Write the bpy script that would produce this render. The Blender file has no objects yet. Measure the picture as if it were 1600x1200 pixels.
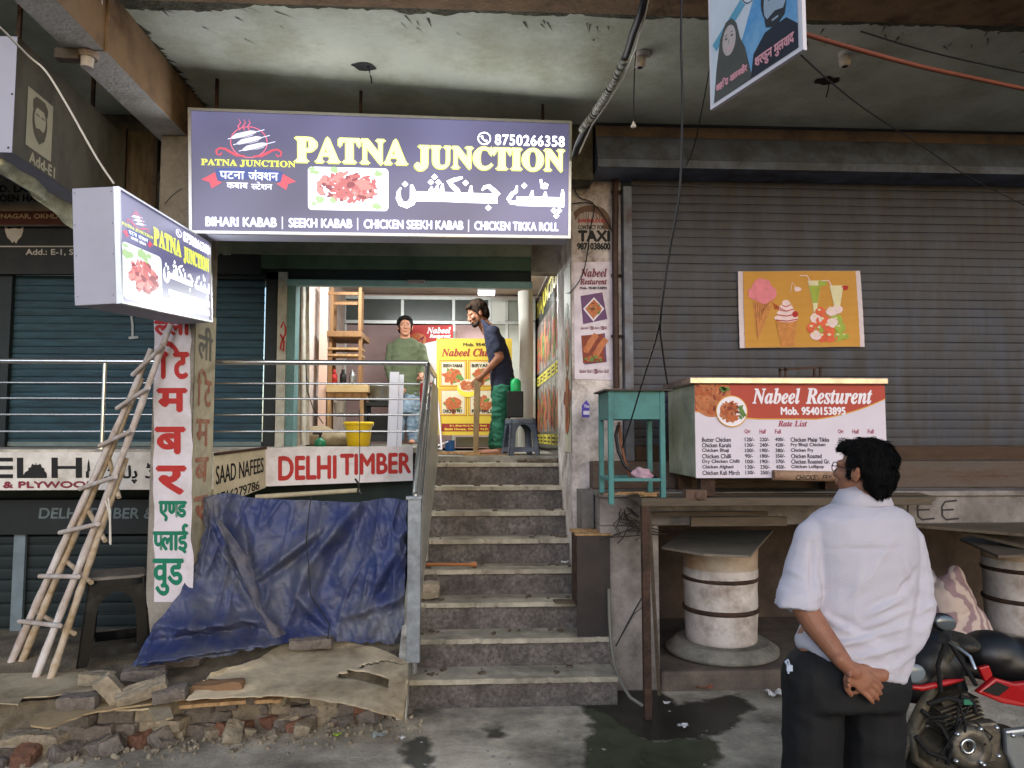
import bpy, bmesh, math, random
from mathutils import Vector as V, Matrix, noise, Euler
R = math.radians
sc = bpy.context.scene
col = sc.collection
rnd = random.Random(7)

# ------------------------------------------------------------------ camera, world, sun, exposure
CAM_H, FPX = 1.86, 1150.0
YAW, PIT = math.atan(60 / FPX), math.atan(80 / FPX)
cd = bpy.data.cameras.new('camera')
cam = bpy.data.objects.new('camera', cd)
col.objects.link(cam)
cam.location = (0, 0, CAM_H)
cam.rotation_euler = (R(90) + PIT, 0, -YAW)
cd.sensor_width = 36.0
cd.lens = FPX / 1600 * 36.0
cd.clip_start, cd.clip_end = 0.05, 500
sc.camera = cam
sc.render.resolution_x, sc.render.resolution_y = 1024, 768

SUN_EL, SUN_AZ = 20, -18          # degrees; the light comes from behind the camera, a little left
w = bpy.data.worlds.new('World')
sc.world = w
w.use_nodes = True
wt = w.node_tree
sky = wt.nodes.new('ShaderNodeTexSky')
sky.sky_type = 'NISHITA'
sky.sun_disc = False
sky.sun_elevation = R(SUN_EL)
sky.sun_rotation = R(180 + SUN_AZ)
sky.dust_density = 1.2
sky.air_density = 1.0
sky.ozone_density = 1.7
wt.links.new(sky.outputs[0], wt.nodes['Background'].inputs[0])
wt.nodes['Background'].inputs[1].default_value = 0.118
sl = bpy.data.lights.new('sun', 'SUN')
sl.energy = 0.55
sl.angle = R(30)
sl.color = (0.92, 0.92, 1.0)
so = bpy.data.objects.new('sun', sl)
col.objects.link(so)
so.rotation_euler = (R(90 - SUN_EL), 0, R(SUN_AZ))
so.location = (-3, -8, 7)
sc.view_settings.view_transform = 'Standard'
sc.view_settings.look = 'None'
sc.view_settings.exposure = 0.75
sc.view_settings.gamma = 1.0
sc.cycles.use_denoising = True
sc.cycles.max_bounces = 6
sc.cycles.sample_clamp_indirect = 4.0

# ------------------------------------------------------------------ measuring helpers
_f = V((math.sin(YAW) * math.cos(PIT), math.cos(YAW) * math.cos(PIT), math.sin(PIT)))
_r = V((math.cos(YAW), -math.sin(YAW), 0))
_u = _r.cross(_f)
O = V((0, 0, CAM_H))

def ray(px, py):
    return _f + _r * ((px - 800) / FPX) + _u * ((600 - py) / FPX)
def P(px, py, Y):
    d = ray(px, py)
    return O + d * (Y / d.y)
def PZ(px, py, z):
    d = ray(px, py)
    return O + d * ((z - CAM_H) / d.z)
def PX(px, py, x):
    d = ray(px, py)
    return O + d * (x / d.x)

def lin(h):
    h = h.lstrip('#')
    out = []
    for i in (0, 2, 4):
        c = int(h[i:i + 2], 16) / 255
        out.append(c / 12.92 if c <= 0.04045 else ((c + 0.055) / 1.055) ** 2.4)
    return tuple(out)

# ------------------------------------------------------------------ materials
def mat(name, c, rough=0.75, var=0.18, scale=5, dirt=None, damt=0.5, dscale=3, bump=0.0, bscale=40,
        metal=0.0, spec=0.35, stretch=(1, 1, 1), dsoft=0.15, alpha=None):
    if isinstance(c, str): c = lin(c)
    if isinstance(dirt, str): dirt = lin(dirt)
    m = bpy.data.materials.new(name)
    m.use_nodes = True
    t = m.node_tree
    n, l = t.nodes, t.links
    b = n['Principled BSDF']
    b.inputs['Roughness'].default_value = rough
    b.inputs['Metallic'].default_value = metal
    b.inputs['Specular IOR Level'].default_value = spec
    if alpha is not None: b.inputs['Alpha'].default_value = alpha
    tc = n.new('ShaderNodeTexCoord')
    mp = n.new('ShaderNodeMapping')
    mp.inputs['Scale'].default_value = stretch
    l.new(tc.outputs['Object'], mp.inputs[0])
    if var > 0:
        nz = n.new('ShaderNodeTexNoise')
        nz.inputs['Scale'].default_value = scale
        nz.inputs['Detail'].default_value = 7
        nz.inputs['Roughness'].default_value = 0.62
        l.new(mp.outputs[0], nz.inputs['Vector'])
        rp = n.new('ShaderNodeValToRGB')
        rp.color_ramp.elements[0].position = 0.32
        rp.color_ramp.elements[1].position = 0.68
        rp.color_ramp.elements[0].color = (*[x * (1 - var) for x in c], 1)
        rp.color_ramp.elements[1].color = (*[min(1, x * (1 + var)) for x in c], 1)
        l.new(nz.outputs['Fac'], rp.inputs[0])
        outc = rp.outputs[0]
    else:
        b.inputs['Base Color'].default_value = (*c, 1)
        outc = None
    if dirt:
        nd = n.new('ShaderNodeTexNoise')
        nd.inputs['Scale'].default_value = dscale
        nd.inputs['Detail'].default_value = 9
        nd.inputs['Roughness'].default_value = 0.68
        l.new(mp.outputs[0], nd.inputs['Vector'])
        rd = n.new('ShaderNodeValToRGB')
        p = 0.72 - 0.44 * damt
        rd.color_ramp.elements[0].position = max(0, p - dsoft)
        rd.color_ramp.elements[1].position = min(1, p + dsoft)
        rd.color_ramp.elements[0].color = (0, 0, 0, 1)
        rd.color_ramp.elements[1].color = (1, 1, 1, 1)
        l.new(nd.outputs['Fac'], rd.inputs[0])
        mx = n.new('ShaderNodeMix')
        mx.data_type = 'RGBA'
        l.new(rd.outputs[0], mx.inputs[0])
        if outc: l.new(outc, mx.inputs[6])
        else: mx.inputs[6].default_value = (*c, 1)
        mx.inputs[7].default_value = (*dirt, 1)
        outc = mx.outputs[2]
    if outc: l.new(outc, b.inputs['Base Color'])
    if bump > 0:
        nb = n.new('ShaderNodeTexNoise')
        nb.inputs['Scale'].default_value = bscale
        nb.inputs['Detail'].default_value = 6
        l.new(mp.outputs[0], nb.inputs['Vector'])
        bp = n.new('ShaderNodeBump')
        bp.inputs['Strength'].default_value = bump
        bp.inputs['Distance'].default_value = 0.02
        l.new(nb.outputs['Fac'], bp.inputs['Height'])
        l.new(bp.outputs[0], b.inputs['Normal'])
    return m

def emit(name, c, s=1.0, vary=0.0, scale=1.5):
    """a face that gives off light (lit sign boxes, lamps)"""
    if isinstance(c, str): c = lin(c)
    m = bpy.data.materials.new(name)
    m.use_nodes = True
    t = m.node_tree
    b = t.nodes['Principled BSDF']
    b.inputs['Base Color'].default_value = (*[x * 0.10 for x in c], 1)
    b.inputs['Roughness'].default_value = 0.3
    b.inputs['Emission Color'].default_value = (*c, 1)
    b.inputs['Emission Strength'].default_value = s
    if vary:
        tc = t.nodes.new('ShaderNodeTexCoord')
        nz = t.nodes.new('ShaderNodeTexNoise')
        nz.inputs['Scale'].default_value = scale
        nz.inputs['Detail'].default_value = 1
        t.links.new(tc.outputs['Object'], nz.inputs['Vector'])
        mr = t.nodes.new('ShaderNodeMapRange')
        mr.inputs[1].default_value = 0.3
        mr.inputs[2].default_value = 0.7
        mr.inputs[3].default_value = s * (1 - vary)
        mr.inputs[4].default_value = s * (1 + vary)
        t.links.new(nz.outputs['Fac'], mr.inputs[0])
        t.links.new(mr.outputs[0], b.inputs['Emission Strength'])
    return m

# ------------------------------------------------------------------ mesh builder
class MB:
    def __init__(s): s.v, s.f, s.mi, s.sm, s.m = [], [], [], [], 0
    def add(s, vs, fs, smooth=False, m=None):
        k = len(s.v)
        s.v += [V(p) for p in vs]
        for f in fs:
            s.f.append([i + k for i in f])
            s.mi.append(s.m if m is None else m)
            s.sm.append(smooth)
        return s
    def box(s, lo, hi, m=None, M=None):
        x0, y0, z0 = lo; x1, y1, z1 = hi
        vs = [(x0,y0,z0),(x1,y0,z0),(x1,y1,z0),(x0,y1,z0),(x0,y0,z1),(x1,y0,z1),(x1,y1,z1),(x0,y1,z1)]
        if M is not None: vs = [M @ V(p) for p in vs]
        return s.add(vs, [(0,3,2,1),(4,5,6,7),(0,1,5,4),(1,2,6,5),(2,3,7,6),(3,0,4,7)], m=m)
    def obox(s, c, size, rot=(0,0,0), m=None):
        M = Matrix.Translation(V(c)) @ Euler(rot).to_matrix().to_4x4()
        a = V(size) / 2
        return s.box(-a, a, m, M)
    def prism(s, pts, vec, m=None):
        pts = [V(p) for p in pts]; vec = V(vec); n = len(pts)
        # orientation: make the first cap face away from vec
        nrm = V((0,0,0))
        for i in range(n): nrm += pts[i].cross(pts[(i+1) % n])
        if nrm.dot(vec) > 0: pts = pts[::-1]
        vs = pts + [p + vec for p in pts]
        fs = [list(range(n)), list(range(2*n-1, n-1, -1))]
        fs += [(i, i+n, (i+1) % n + n, (i+1) % n) for i in range(n)]
        return s.add(vs, fs, m=m)
    def bar(s, p, q, w, h=None, m=None, up=(0,0,1)):
        p, q = V(p), V(q); h = h or w
        d = (q - p); L = d.length; d.normalize()
        a = d.cross(V(up))
        if a.length < 1e-3: a = d.cross(V((0,1,0)))
        a.normalize(); b = a.cross(d)
        M = Matrix((( a.x, d.x, b.x, p.x),(a.y, d.y, b.y, p.y),(a.z, d.z, b.z, p.z),(0,0,0,1)))
        return s.box((-w/2, 0, -h/2), (w/2, L, h/2), m, M)
    def tube(s, pts, r, n=8, m=None, cap=True):
        pts = [V(p) for p in pts]; N = len(pts)
        rs = r if isinstance(r, (list, tuple)) else [r] * N
        vs, fs = [], []
        ref = None
        for i, p in enumerate(pts):
            d = (pts[min(i+1, N-1)] - pts[max(i-1, 0)]).normalized()
            if ref is None:
                ref = d.cross(V((0,0,1)))
                if ref.length < 0.05: ref = d.cross(V((1,0,0)))
            ref = (ref - d * ref.dot(d)).normalized()
            b = d.cross(ref)
            for k in range(n):
                a = 2 * math.pi * k / n
                vs.append(p + (ref * math.cos(a) + b * math.sin(a)) * rs[i])
        for i in range(N - 1):
            for k in range(n):
                k2 = (k + 1) % n
                fs.append((i*n+k, i*n+k2, (i+1)*n+k2, (i+1)*n+k))
        s.add(vs, fs, True, m)
        if cap:
            s.add(vs[:n], [list(range(n-1, -1, -1))], False, m)
            s.add(vs[-n:], [list(range(n))], False, m)
        return s
    def ell(s, c, r, rot=None, nu=18, nv=12, m=None):
        c = V(c)
        if not isinstance(r, (list, tuple)): r = (r, r, r)
        Mr = rot.to_3x3() if rot is not None else None
        vs = []
        for j in range(nv + 1):
            th = math.pi * j / nv
            for i in range(nu):
                a = 2 * math.pi * i / nu
                p = V((r[0]*math.sin(th)*math.cos(a), r[1]*math.sin(th)*math.sin(a), r[2]*math.cos(th)))
                if Mr is not None: p = Mr @ p
                vs.append(c + p)
        fs = []
        for j in range(nv):
            for i in range(nu):
                i2 = (i + 1) % nu
                a, b, c2, d = j*nu+i, (j+1)*nu+i, (j+1)*nu+i2, j*nu+i2
                if j == 0: fs.append((a, b, c2))
                elif j == nv - 1: fs.append((a, b, d))
                else: fs.append((a, b, c2, d))
        return s.add(vs, fs, True, m)
    def caps(s, p, q, r1, r2=None, m=None, n=14):
        p, q = V(p), V(q); r2 = r1 if r2 is None else r2
        d = (q - p); L = d.length
        if L < 1e-6: return s.ell(p, r1, m=m)
        d /= L
        pts, rs = [], []
        for k in range(5):
            a = math.pi / 2 * (1 - k / 4.0)
            pts.append(p - d * r1 * math.sin(a)); rs.append(max(r1 * math.cos(a), 1e-4))
        for k in range(5):
            a = math.pi / 2 * k / 4.0
            pts.append(q + d * r2 * math.sin(a)); rs.append(max(r2 * math.cos(a), 1e-4))
        return s.tube(pts, rs, n, m)
    def chain(s, pts, rs, m=None, n=14):
        for i in range(len(pts) - 1): s.caps(pts[i], pts[i+1], rs[i], rs[i+1], m, n)
        return s
    def loft(s, rings, m=None, cap=True, smooth=True):
        n = len(rings[0]); vs = [p for r in rings for p in r]; fs = []
        for i in range(len(rings) - 1):
            for k in range(n):
                k2 = (k + 1) % n
                fs.append((i*n+k, i*n+k2, (i+1)*n+k2, (i+1)*n+k))
        s.add(vs, fs, smooth, m)
        if cap:
            s.add(rings[0], [list(range(n-1, -1, -1))], False, m)
            s.add(rings[-1], [list(range(n))], False, m)
        return s
    def lathe(s, c, prof, n=28, m=None, cap=True, axis=None):
        c = V(c)
        M = axis.to_3x3() if axis is not None else None
        rings = []
        for (r, z) in prof:
            ring = []
            for k in range(n):
                a = 2 * math.pi * k / n
                p = V((r * math.cos(a), r * math.sin(a), z))
                ring.append(c + (M @ p if M is not None else p))
            rings.append(ring)
        return s.loft(rings, m, cap)
    def grid(s, fn, nu, nv, m=None, smooth=True, thick=None):
        vs = [V(fn(i / nu, j / nv)) for j in range(nv + 1) for i in range(nu + 1)]
        fs = [(j*(nu+1)+i, j*(nu+1)+i+1, (j+1)*(nu+1)+i+1, (j+1)*(nu+1)+i) for j in range(nv) for i in range(nu)]
        return s.add(vs, fs, smooth, m)

ORI = {}
def _link(o, parent, label, cat, group, kind):
    col.objects.link(o)
    if parent is not None: o.parent = parent
    if label: o['label'] = label
    if cat: o['category'] = cat
    if group: o['group'] = group
    if kind: o['kind'] = kind
    return o
def thing(name, label, cat, loc, group=None):
    o = bpy.data.objects.new(name, None)
    o.empty_display_size = 0.1
    o.location = loc
    ORI[o.name] = V(loc)
    return _link(o, None, label, cat, group, None)
def build(name, mb, mats, parent=None, label=None, cat=None, group=None, kind=None, bevel=0, mods=None, base=None):
    """links the builder's shapes as ONE mesh; world coordinates in, the object's origin at its base"""
    if not isinstance(mats, (list, tuple)): mats = [mats]
    if parent is not None: org = ORI[parent.name]
    elif base is not None: org = V(base)
    else:
        xs = [p.x for p in mb.v]; ys = [p.y for p in mb.v]; zs = [p.z for p in mb.v]
        org = V(((min(xs)+max(xs))/2, (min(ys)+max(ys))/2, min(zs)))
    me = bpy.data.meshes.new(name)
    me.from_pydata([tuple(p - org) for p in mb.v], [], mb.f)
    for m in mats: me.materials.append(m)
    me.polygons.foreach_set('material_index', [min(i, len(mats)-1) for i in mb.mi])
    me.polygons.foreach_set('use_smooth', mb.sm)
    me.update()
    o = bpy.data.objects.new(name, me)
    if parent is None: o.location = org
    ORI[o.name] = org
    _link(o, parent, label, cat, group, kind)
    if bevel:
        bm = o.modifiers.new('bevel', 'BEVEL')
        bm.width = bevel; bm.segments = 2; bm.limit_method = 'ANGLE'; bm.angle_limit = R(40)
    return o
def organic(name, mb, mats, parent=None, voxel=0.012, smooth=4, disp=None, post=None, **k):
    """closed shapes fused into one continuous skin"""
    o = build(name, mb, mats, parent, **k)
    r = o.modifiers.new('r', 'REMESH'); r.mode = 'VOXEL'; r.voxel_size = voxel; r.use_smooth_shade = True
    if smooth:
        s = o.modifiers.new('s', 'SMOOTH'); s.iterations = smooth; s.factor = 0.5
    bpy.context.view_layer.update()
    dg = bpy.context.evaluated_depsgraph_get()
    me = bpy.data.meshes.new_from_object(o.evaluated_get(dg))
    o.modifiers.clear()
    old = o.data
    ms = [m for m in old.materials]
    o.data = me
    me.materials.clear()
    for m in ms: me.materials.append(m)
    bpy.data.meshes.remove(old)
    me.name = name
    org = ORI[o.name]
    if disp:
        me.update()
        nn = [v.normal.copy() for v in me.vertices]
        for v, n in zip(me.vertices, nn):
            v.co += n * disp(v.co + org, n)
    me.polygons.foreach_set('use_smooth', [True] * len(me.polygons))
    me.update()
    return o
def clone(o, parent=None):
    c = o.copy()
    col.objects.link(c)
    if parent is not None: c.parent = parent
    for ch in list(o.children): clone(ch, c)
    return c

def pbox(mb, px0, py0, px1, py1, Yf, Yb, m=None):
    """box whose front face fills that rectangle of a plane at depth Yf"""
    a, b = P(px0, (py0+py1)/2, Yf), P(px1, (py0+py1)/2, Yf)
    t, u = P((px0+px1)/2, py0, Yf), P((px0+px1)/2, py1, Yf)
    return mb.box((a.x, Yf, u.z), (b.x, Yb, t.z), m)

# ------------------------------------------------------------------ lettering
_G = {}
_tc = bpy.data.curves.new('glyph', 'FONT')
_tc.resolution_u = 4
_to = bpy.data.objects.new('glyph', _tc)
def _mesh(s):
    _tc.body = s
    me = _to.to_mesh()
    vs = [(v.co.x, v.co.y) for v in me.vertices]
    fs = [list(p.vertices) for p in me.polygons]
    _to.to_mesh_clear()
    return vs, fs
_W0 = max(v[0] for v in _mesh('||')[0])
def glyph(c, clip=None):
    k = (c, clip)
    if k in _G: return _G[k]
    if c == ' ':
        _G[k] = ([], [], 0.3); return _G[k]
    vs, fs = _mesh(c)
    adv = max(v[0] for v in _mesh('|' + c + '|')[0]) - _W0
    if clip is not None and vs:
        bm = bmesh.new()
        bv = [bm.verts.new((x, y, 0)) for x, y in vs]
        for f in fs:
            try: bm.faces.new([bv[i] for i in f])
            except ValueError: pass
        x1 = max(v[0] for v in vs) - clip
        bmesh.ops.bisect_plane(bm, geom=bm.verts[:] + bm.edges[:] + bm.faces[:], plane_co=(x1, 0, 0), plane_no=(1, 0, 0), clear_outer=True)
        bm.verts.index_update()
        vs = [(v.co.x, v.co.y) for v in bm.verts]
        fs = [[v.index for v in f.verts] for f in bm.faces]
        bm.free()
        adv = x1
    _G[k] = (vs, fs, adv)
    return _G[k]
def ser(s, bold=True, it=True):
    """serif capitals and small letters"""
    U, L = (0x1d468, 0x1d482) if bold and it else (0x1d400, 0x1d41a) if bold else (0x1d434, 0x1d44e)
    return ''.join(chr(U + ord(c) - 65) if 'A' <= c <= 'Z' else chr(L + ord(c) - 97) if 'a' <= c <= 'z' else c for c in s)
def layout(s, track=0.0):
    x, out = 0.0, []
    i = 0
    while i < len(s):
        c = s[i]; clip = None
        if i + 1 < len(s) and s[i+1] == '~':      # a half letter before the next one
            clip = 0.24 if c == '\u0915' else 0.15; i += 1
        g = glyph(c, clip)
        out.append((g, x)); x += g[2] + track
        i += 1
    return out

class Surf:
    clamp = None
    """a flat or warped patch; points on it are given in the units of rect, y down"""
    def __init__(s, TL, TR, BR, BL, rect):
        s.c = [V(TL), V(TR), V(BR), V(BL)]; s.r = rect
        s.n = (s.c[1] - s.c[0]).cross(s.c[0] - s.c[3]).normalized()
    def at(s, x, y, l=0.0):
        if s.clamp: x = min(max(x, s.clamp[0]), s.clamp[2]); y = min(max(y, s.clamp[1]), s.clamp[3])
        u = (x - s.r[0]) / (s.r[2] - s.r[0]); t = (y - s.r[1]) / (s.r[3] - s.r[1])
        a = s.c[0].lerp(s.c[1], u); b = s.c[3].lerp(s.c[2], u)
        return a.lerp(b, t) + s.n * l
def flat(px0, py0, px1, py1, Y):
    return Surf(P(px0, py0, Y), P(px1, py0, Y), P(px1, py1, Y), P(px0, py1, Y), (px0, py0, px1, py1))
LIFT = 0.0025
def text(mb, m, s, sf, x0, yb, x1, yt, bold=0.0, lift=LIFT, shear=0.0, track=0.0):
    """s fills the rectangle x0..x1, yt (top of the ink) .. yb (bottom of the ink)"""
    lay = layout(s, track)
    pts = [(gx + v[0] + shear * v[1], v[1]) for g, gx in lay for v in g[0]]
    if not pts: return
    a0, a1 = min(p[0] for p in pts), max(p[0] for p in pts)
    b0, b1 = min(p[1] for p in pts), max(p[1] for p in pts)
    kx, ky = (x1 - x0) / (a1 - a0), (yt - yb) / (b1 - b0)
    st = [(0, 0)]
    if bold: st = [(0, 0), (bold, 0), (-bold, 0), (0, bold), (0, -bold)]
    lv = 0
    for k, (g, gx) in enumerate(lay):
        for q, (dx, dy) in enumerate(st):
            l = lift + 0.00012 * ((k % 3) * len(st) + q)
            vs = [sf.at(x0 + (gx + vx + shear * vy - a0) * kx + dx, yb + (vy - b0) * ky + dy, l) for vx, vy in g[0]]
            mb.add(vs, g[1], m=m)
def poly(mb, m, sf, pts, lift=LIFT):
    mb.add([sf.at(x, y, lift) for x, y in pts], [list(range(len(pts)))], m=m)
def rect(mb, m, sf, x0, y0, x1, y1, lift=LIFT):
    poly(mb, m, sf, [(x0, y1), (x1, y1), (x1, y0), (x0, y0)], lift)
def disc(mb, m, sf, cx, cy, rx, ry=None, lift=LIFT, n=24, rough=0, rg=None, rot=0):
    ry = ry or rx; pts = []
    for k in range(n):
        a = -2 * math.pi * k / n
        q = 1 + (rg.uniform(-rough, rough) if rough else 0)
        x, y = rx * q * math.cos(a), ry * q * math.sin(a)
        pts.append((cx + x * math.cos(rot) - y * math.sin(rot), cy + x * math.sin(rot) + y * math.cos(rot)))
    poly(mb, m, sf, pts, lift)
def stroke(mb, m, sf, pts, wd, lift=LIFT):
    """a brush line: a strip along pts"""
    n = len(pts); L, Rr = [], []
    for i, (x, y) in enumerate(pts):
        a, b = pts[max(i-1, 0)], pts[min(i+1, n-1)]
        dx, dy = b[0]-a[0], b[1]-a[1]; q = math.hypot(dx, dy) or 1
        k = wd[i] if isinstance(wd, (list, tuple)) else wd
        L.append((x - dy/q*k/2, y + dx/q*k/2)); Rr.append((x + dy/q*k/2, y - dx/q*k/2))
    mb.add([sf.at(x, y, lift) for x, y in L + Rr], [(i, i+1, n+i+1, n+i) for i in range(n-1)], m=m)
def arc(cx, cy, rx, ry, a0, a1, n=20):
    return [(cx + rx * math.cos(R(a0 + (a1-a0)*k/n)), cy - ry * math.sin(R(a0 + (a1-a0)*k/n))) for k in range(n+1)]
def food(mb, sf, cx, cy, rx, ry, n, ms, size, seed, lift=LIFT):
    g = random.Random(seed)
    for k in range(n):
        a, q = g.uniform(0, 6.28), math.sqrt(g.random())
        s = size * g.uniform(0.6, 1.2)
        disc(mb, ms[g.randrange(len(ms))], sf, cx + rx*q*math.cos(a), cy + ry*q*math.sin(a), s * g.uniform(1, 1.7), s * g.uniform(.5, .9),
             lift + 0.00005 * k, 9, 0.25, g, g.uniform(0, 3.1))
def nz(p, s, seed=0): return noise.noise(V((p[0]*s + seed*7.3, p[1]*s - seed*3.1, p[2]*s + seed)))

# ------------------------------------------------------------------ shared materials
M_conc = mat('concrete_grey', '8f8b82', .9, .25, 4, '4c4943', .42, 2.2, .5, 60)
M_plaster = mat('old_plaster', 'cfc9be', .9, .2, 3, '5d554b', .4, 2.5, .4, 50)
M_soffit = mat('soffit_paint', 'bcc0b0', .9, .10, 2.2, '8e8c72', .30, 1.6, .25, 30)
M_brownbeam = mat('brown_beam', '96795a', .9, .3, 3, '4a3827', .45, 3, .4, 40)
M_moss = mat('peeled_plaster', '5f5d4b', .95, .4, 14, '3b392c', .5, 9, .8, 60)
M_steel = mat('steel_pipe', 'c9cbcc', .25, .06, 20, metal=.9)
M_galv = mat('galvanised_sheet', '8e959d', .45, .18, 9, '63676c', .4, 6, .1, 30, metal=.4)
M_black = mat('black_matt', '141414', .6, .2, 10)
M_white = mat('white_paint', 'd9d6d2', .7, .06, 6, 'a39c92', .28, 4, .1, 30)
M_wire = mat('wire_black', '17161a', .5, .1, 10)
M_wirew = mat('wire_white', 'c8c2b8', .6, .1, 10)
M_rust = mat('rusty_steel', '5a4236', .8, .35, 9, '2f2520', .5, 8, .4, 80, metal=.3)
M_wood = mat('raw_wood', 'a5835a', .75, .22, 3, '6b4f33', .35, 4, .2, 50, stretch=(6, 6, 1))
M_plank = mat('weathered_plank', '665a4c', .85, .25, 4, '453a2e', .45, 4, .3, 60, stretch=(1, 8, 8))
# ================================================================== the ground and the building
M_ground = mat('street_concrete', 'c8bda9', .88, .22, 2.2, '4f493f', .42, 1.3, .45, 45)
mb = MB()
mb.add([(-60, -60, 0), (60, -60, 0), (60, 60, 0), (-60, 60, 0)], [(0, 1, 2, 3)])
build('ground', mb, M_ground, kind='structure', label='dusty grey concrete ground in front of the steps', base=(0, 0, 0))
mb = MB()
mb.box((-60, -60, -.2), (60, 3.68, .1))
build('road', mb, mat('asphalt', '46443f', .9, .3, 3, '2c2a27', .4, 6, .5, 90), kind='structure', label='raised tarmac road at the edge of the steps', base=(0, 3, 0))

def hplat(x, y):
    t = max(0, min(1, (y - 4.75) / .75)); t = t * t * (3 - 2 * t)
    return .27 + .10 * t + .012 * noise.noise(V((x * 2.3, y * 2.3, 3))) + .006 * noise.noise(V((x * 9, y * 9, 1)))
def fedge(x):                       # front edge of the broken pavement
    return 4.34 + (x + 2.75) * .2 + .06 * noise.noise(V((x * 3, 0, 0)))
M_earth = mat('dusty_earth', '857a68', .95, .25, 5, '4d463c', .45, 3.5, .6, 70)
mb = MB()
mb.grid(lambda u, v: ((-7 + 6.57*u), fedge(-7 + 6.57*u) + .34 + v*1.55, hplat(-7 + 6.57*u, fedge(-7 + 6.57*u) + .34 + v*1.55)), 110, 36)
mb.grid(lambda u, v: ((-7 + 6.57*u), fedge(-7 + 6.57*u) + .28 + .07*noise.noise(V((u*70, v*4, 0))) + .04*v, v * hplat(-7 + 6.57*u, fedge(-7 + 6.57*u) + .34)), 160, 8)
build('pavement', mb, M_earth, kind='structure', label='broken dusty pavement with crumbling front edge left of the steps', base=(-3, 5, 0))

# wet patches and slime on the ground
def stain(name, c, rough, thr):
    m = mat(name, c, rough, .35, 6)
    n, l = m.node_tree.nodes, m.node_tree.links
    at = n.new('ShaderNodeAttribute'); at.attribute_name = 'edge'
    nz_ = n.new('ShaderNodeTexNoise'); nz_.inputs['Scale'].default_value = 7; nz_.inputs['Detail'].default_value = 8
    tc = n.new('ShaderNodeTexCoord'); l.new(tc.outputs['Object'], nz_.inputs['Vector'])
    ad = n.new('ShaderNodeMath'); ad.operation = 'ADD'; l.new(at.outputs['Fac'], ad.inputs[0]); l.new(nz_.outputs['Fac'], ad.inputs[1])
    mr = n.new('ShaderNodeMapRange'); mr.inputs[1].default_value = thr; mr.inputs[2].default_value = thr + .30
    l.new(ad.outputs[0], mr.inputs[0]); l.new(mr.outputs[0], n['Principled BSDF'].inputs['Alpha'])
    return m
M_wet = stain('wet_stain', '2d2b26', .4, .66)
M_slime = stain('green_slime', '3f4330', .45, .72)
def blotch(pts, z, mats, name, label, kind='structure'):
    """a soaked patch whose edge fades out raggedly into the dry concrete"""
    w = [PZ(x, y, z) for x, y in pts]; n = len(w)
    x0, x1 = min(p.x for p in w) - .12, max(p.x for p in w) + .12; y0, y1 = min(p.y for p in w) - .12, max(p.y for p in w) + .12
    def sd(x, y):
        ins, dm = False, 9
        for i in range(n):
            a, b = w[i], w[(i+1) % n]
            if (a.y > y) != (b.y > y) and x < (b.x-a.x)*(y-a.y)/(b.y-a.y) + a.x: ins = not ins
            dx, dy = b.x-a.x, b.y-a.y; t = max(0, min(1, ((x-a.x)*dx+(y-a.y)*dy)/(dx*dx+dy*dy)))
            dm = min(dm, math.hypot(x-a.x-dx*t, y-a.y-dy*t))
        return dm if ins else -dm
    nu, nv = 60, 50
    mb = MB(); mb.grid(lambda u, v: (x0 + (x1-x0)*u, y0 + (y1-y0)*v, z), nu, nv, smooth=False)
    o = build(name, mb, mats, kind=kind, label=label)
    at = o.data.attributes.new('edge', 'FLOAT', 'POINT')
    org = ORI[o.name]
    at.data.foreach_set('value', [max(-.4, min(.6, .28 + sd(v.co.x + org.x, v.co.y + org.y) * 4.5)) for v in o.data.vertices])
    return o
blotch([(905,1075),(1010,1062),(1060,1100),(1150,1085),(1180,1105),(1120,1150),(1010,1160),(960,1130),(900,1098)], .004, M_wet, 'puddle', 'dark wet puddle around the foot of the rusty post')
blotch([(905,1100),(955,1115),(1020,1158),(1110,1150),(1130,1180),(1060,1230),(940,1235),(905,1180),(925,1140)], .006, M_slime, 'puddle', 'slimy green wet patch in front of the rusty post')
blotch([(632,1158),(668,1150),(676,1185),(660,1215),(632,1190)], .004, M_wet, 'puddle', 'small dark wet stain on the concrete below the steps')
blotch([(760,1138),(785,1136),(788,1148),(768,1152)], .004, M_wet, 'puddle', 'little grey wet spot on the concrete before the steps')

# porch roof
t = thing('porch_roof', 'concrete porch roof with pale soffit, beams and peeling edge over the shop fronts', 'roof', (0, 5, 4.27))
mb = MB(); mb.box((-9, 3.75, 4.352), (9, 12.5, 4.7)); build('soffit', mb, M_soffit, t)
mb = MB(); mb.box((-9, 3.7, 4.285), (9, 4.06, 4.351)); build('front_beam', mb, M_brownbeam, t, bevel=.006)
xa, xb = P(240, 205, 5.2).x, P(291, 205, 5.2).x
mb = MB()
mb.box((xa, 4.062, 3.985), (xb, 5.95, 4.351)); mb.box((xa + .01, 3.4, 3.99), (xb - .01, 4.061, 4.284))
o = build('cross_beam', mb, [mat('beam_plaster', 'dedad0', .9, .15, 3, '8f897c', .36, 3, .4, 40), M_brownbeam], t)
for p in o.data.polygons:
    if abs(p.normal.x) > .9 or p.normal.y < -.5: p.material_index = 1
mb = MB(); mb.box((-9, 5.72, 3.9), (.95, 5.93, 4.351)); build('rear_beam', mb, mat('dark_rear_beam', '6f6a5c', .9, .25, 4, '35322a', .5, 3, .4, 50), t)  # rear beam in a dark grey-brown with darker random blotches
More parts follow.
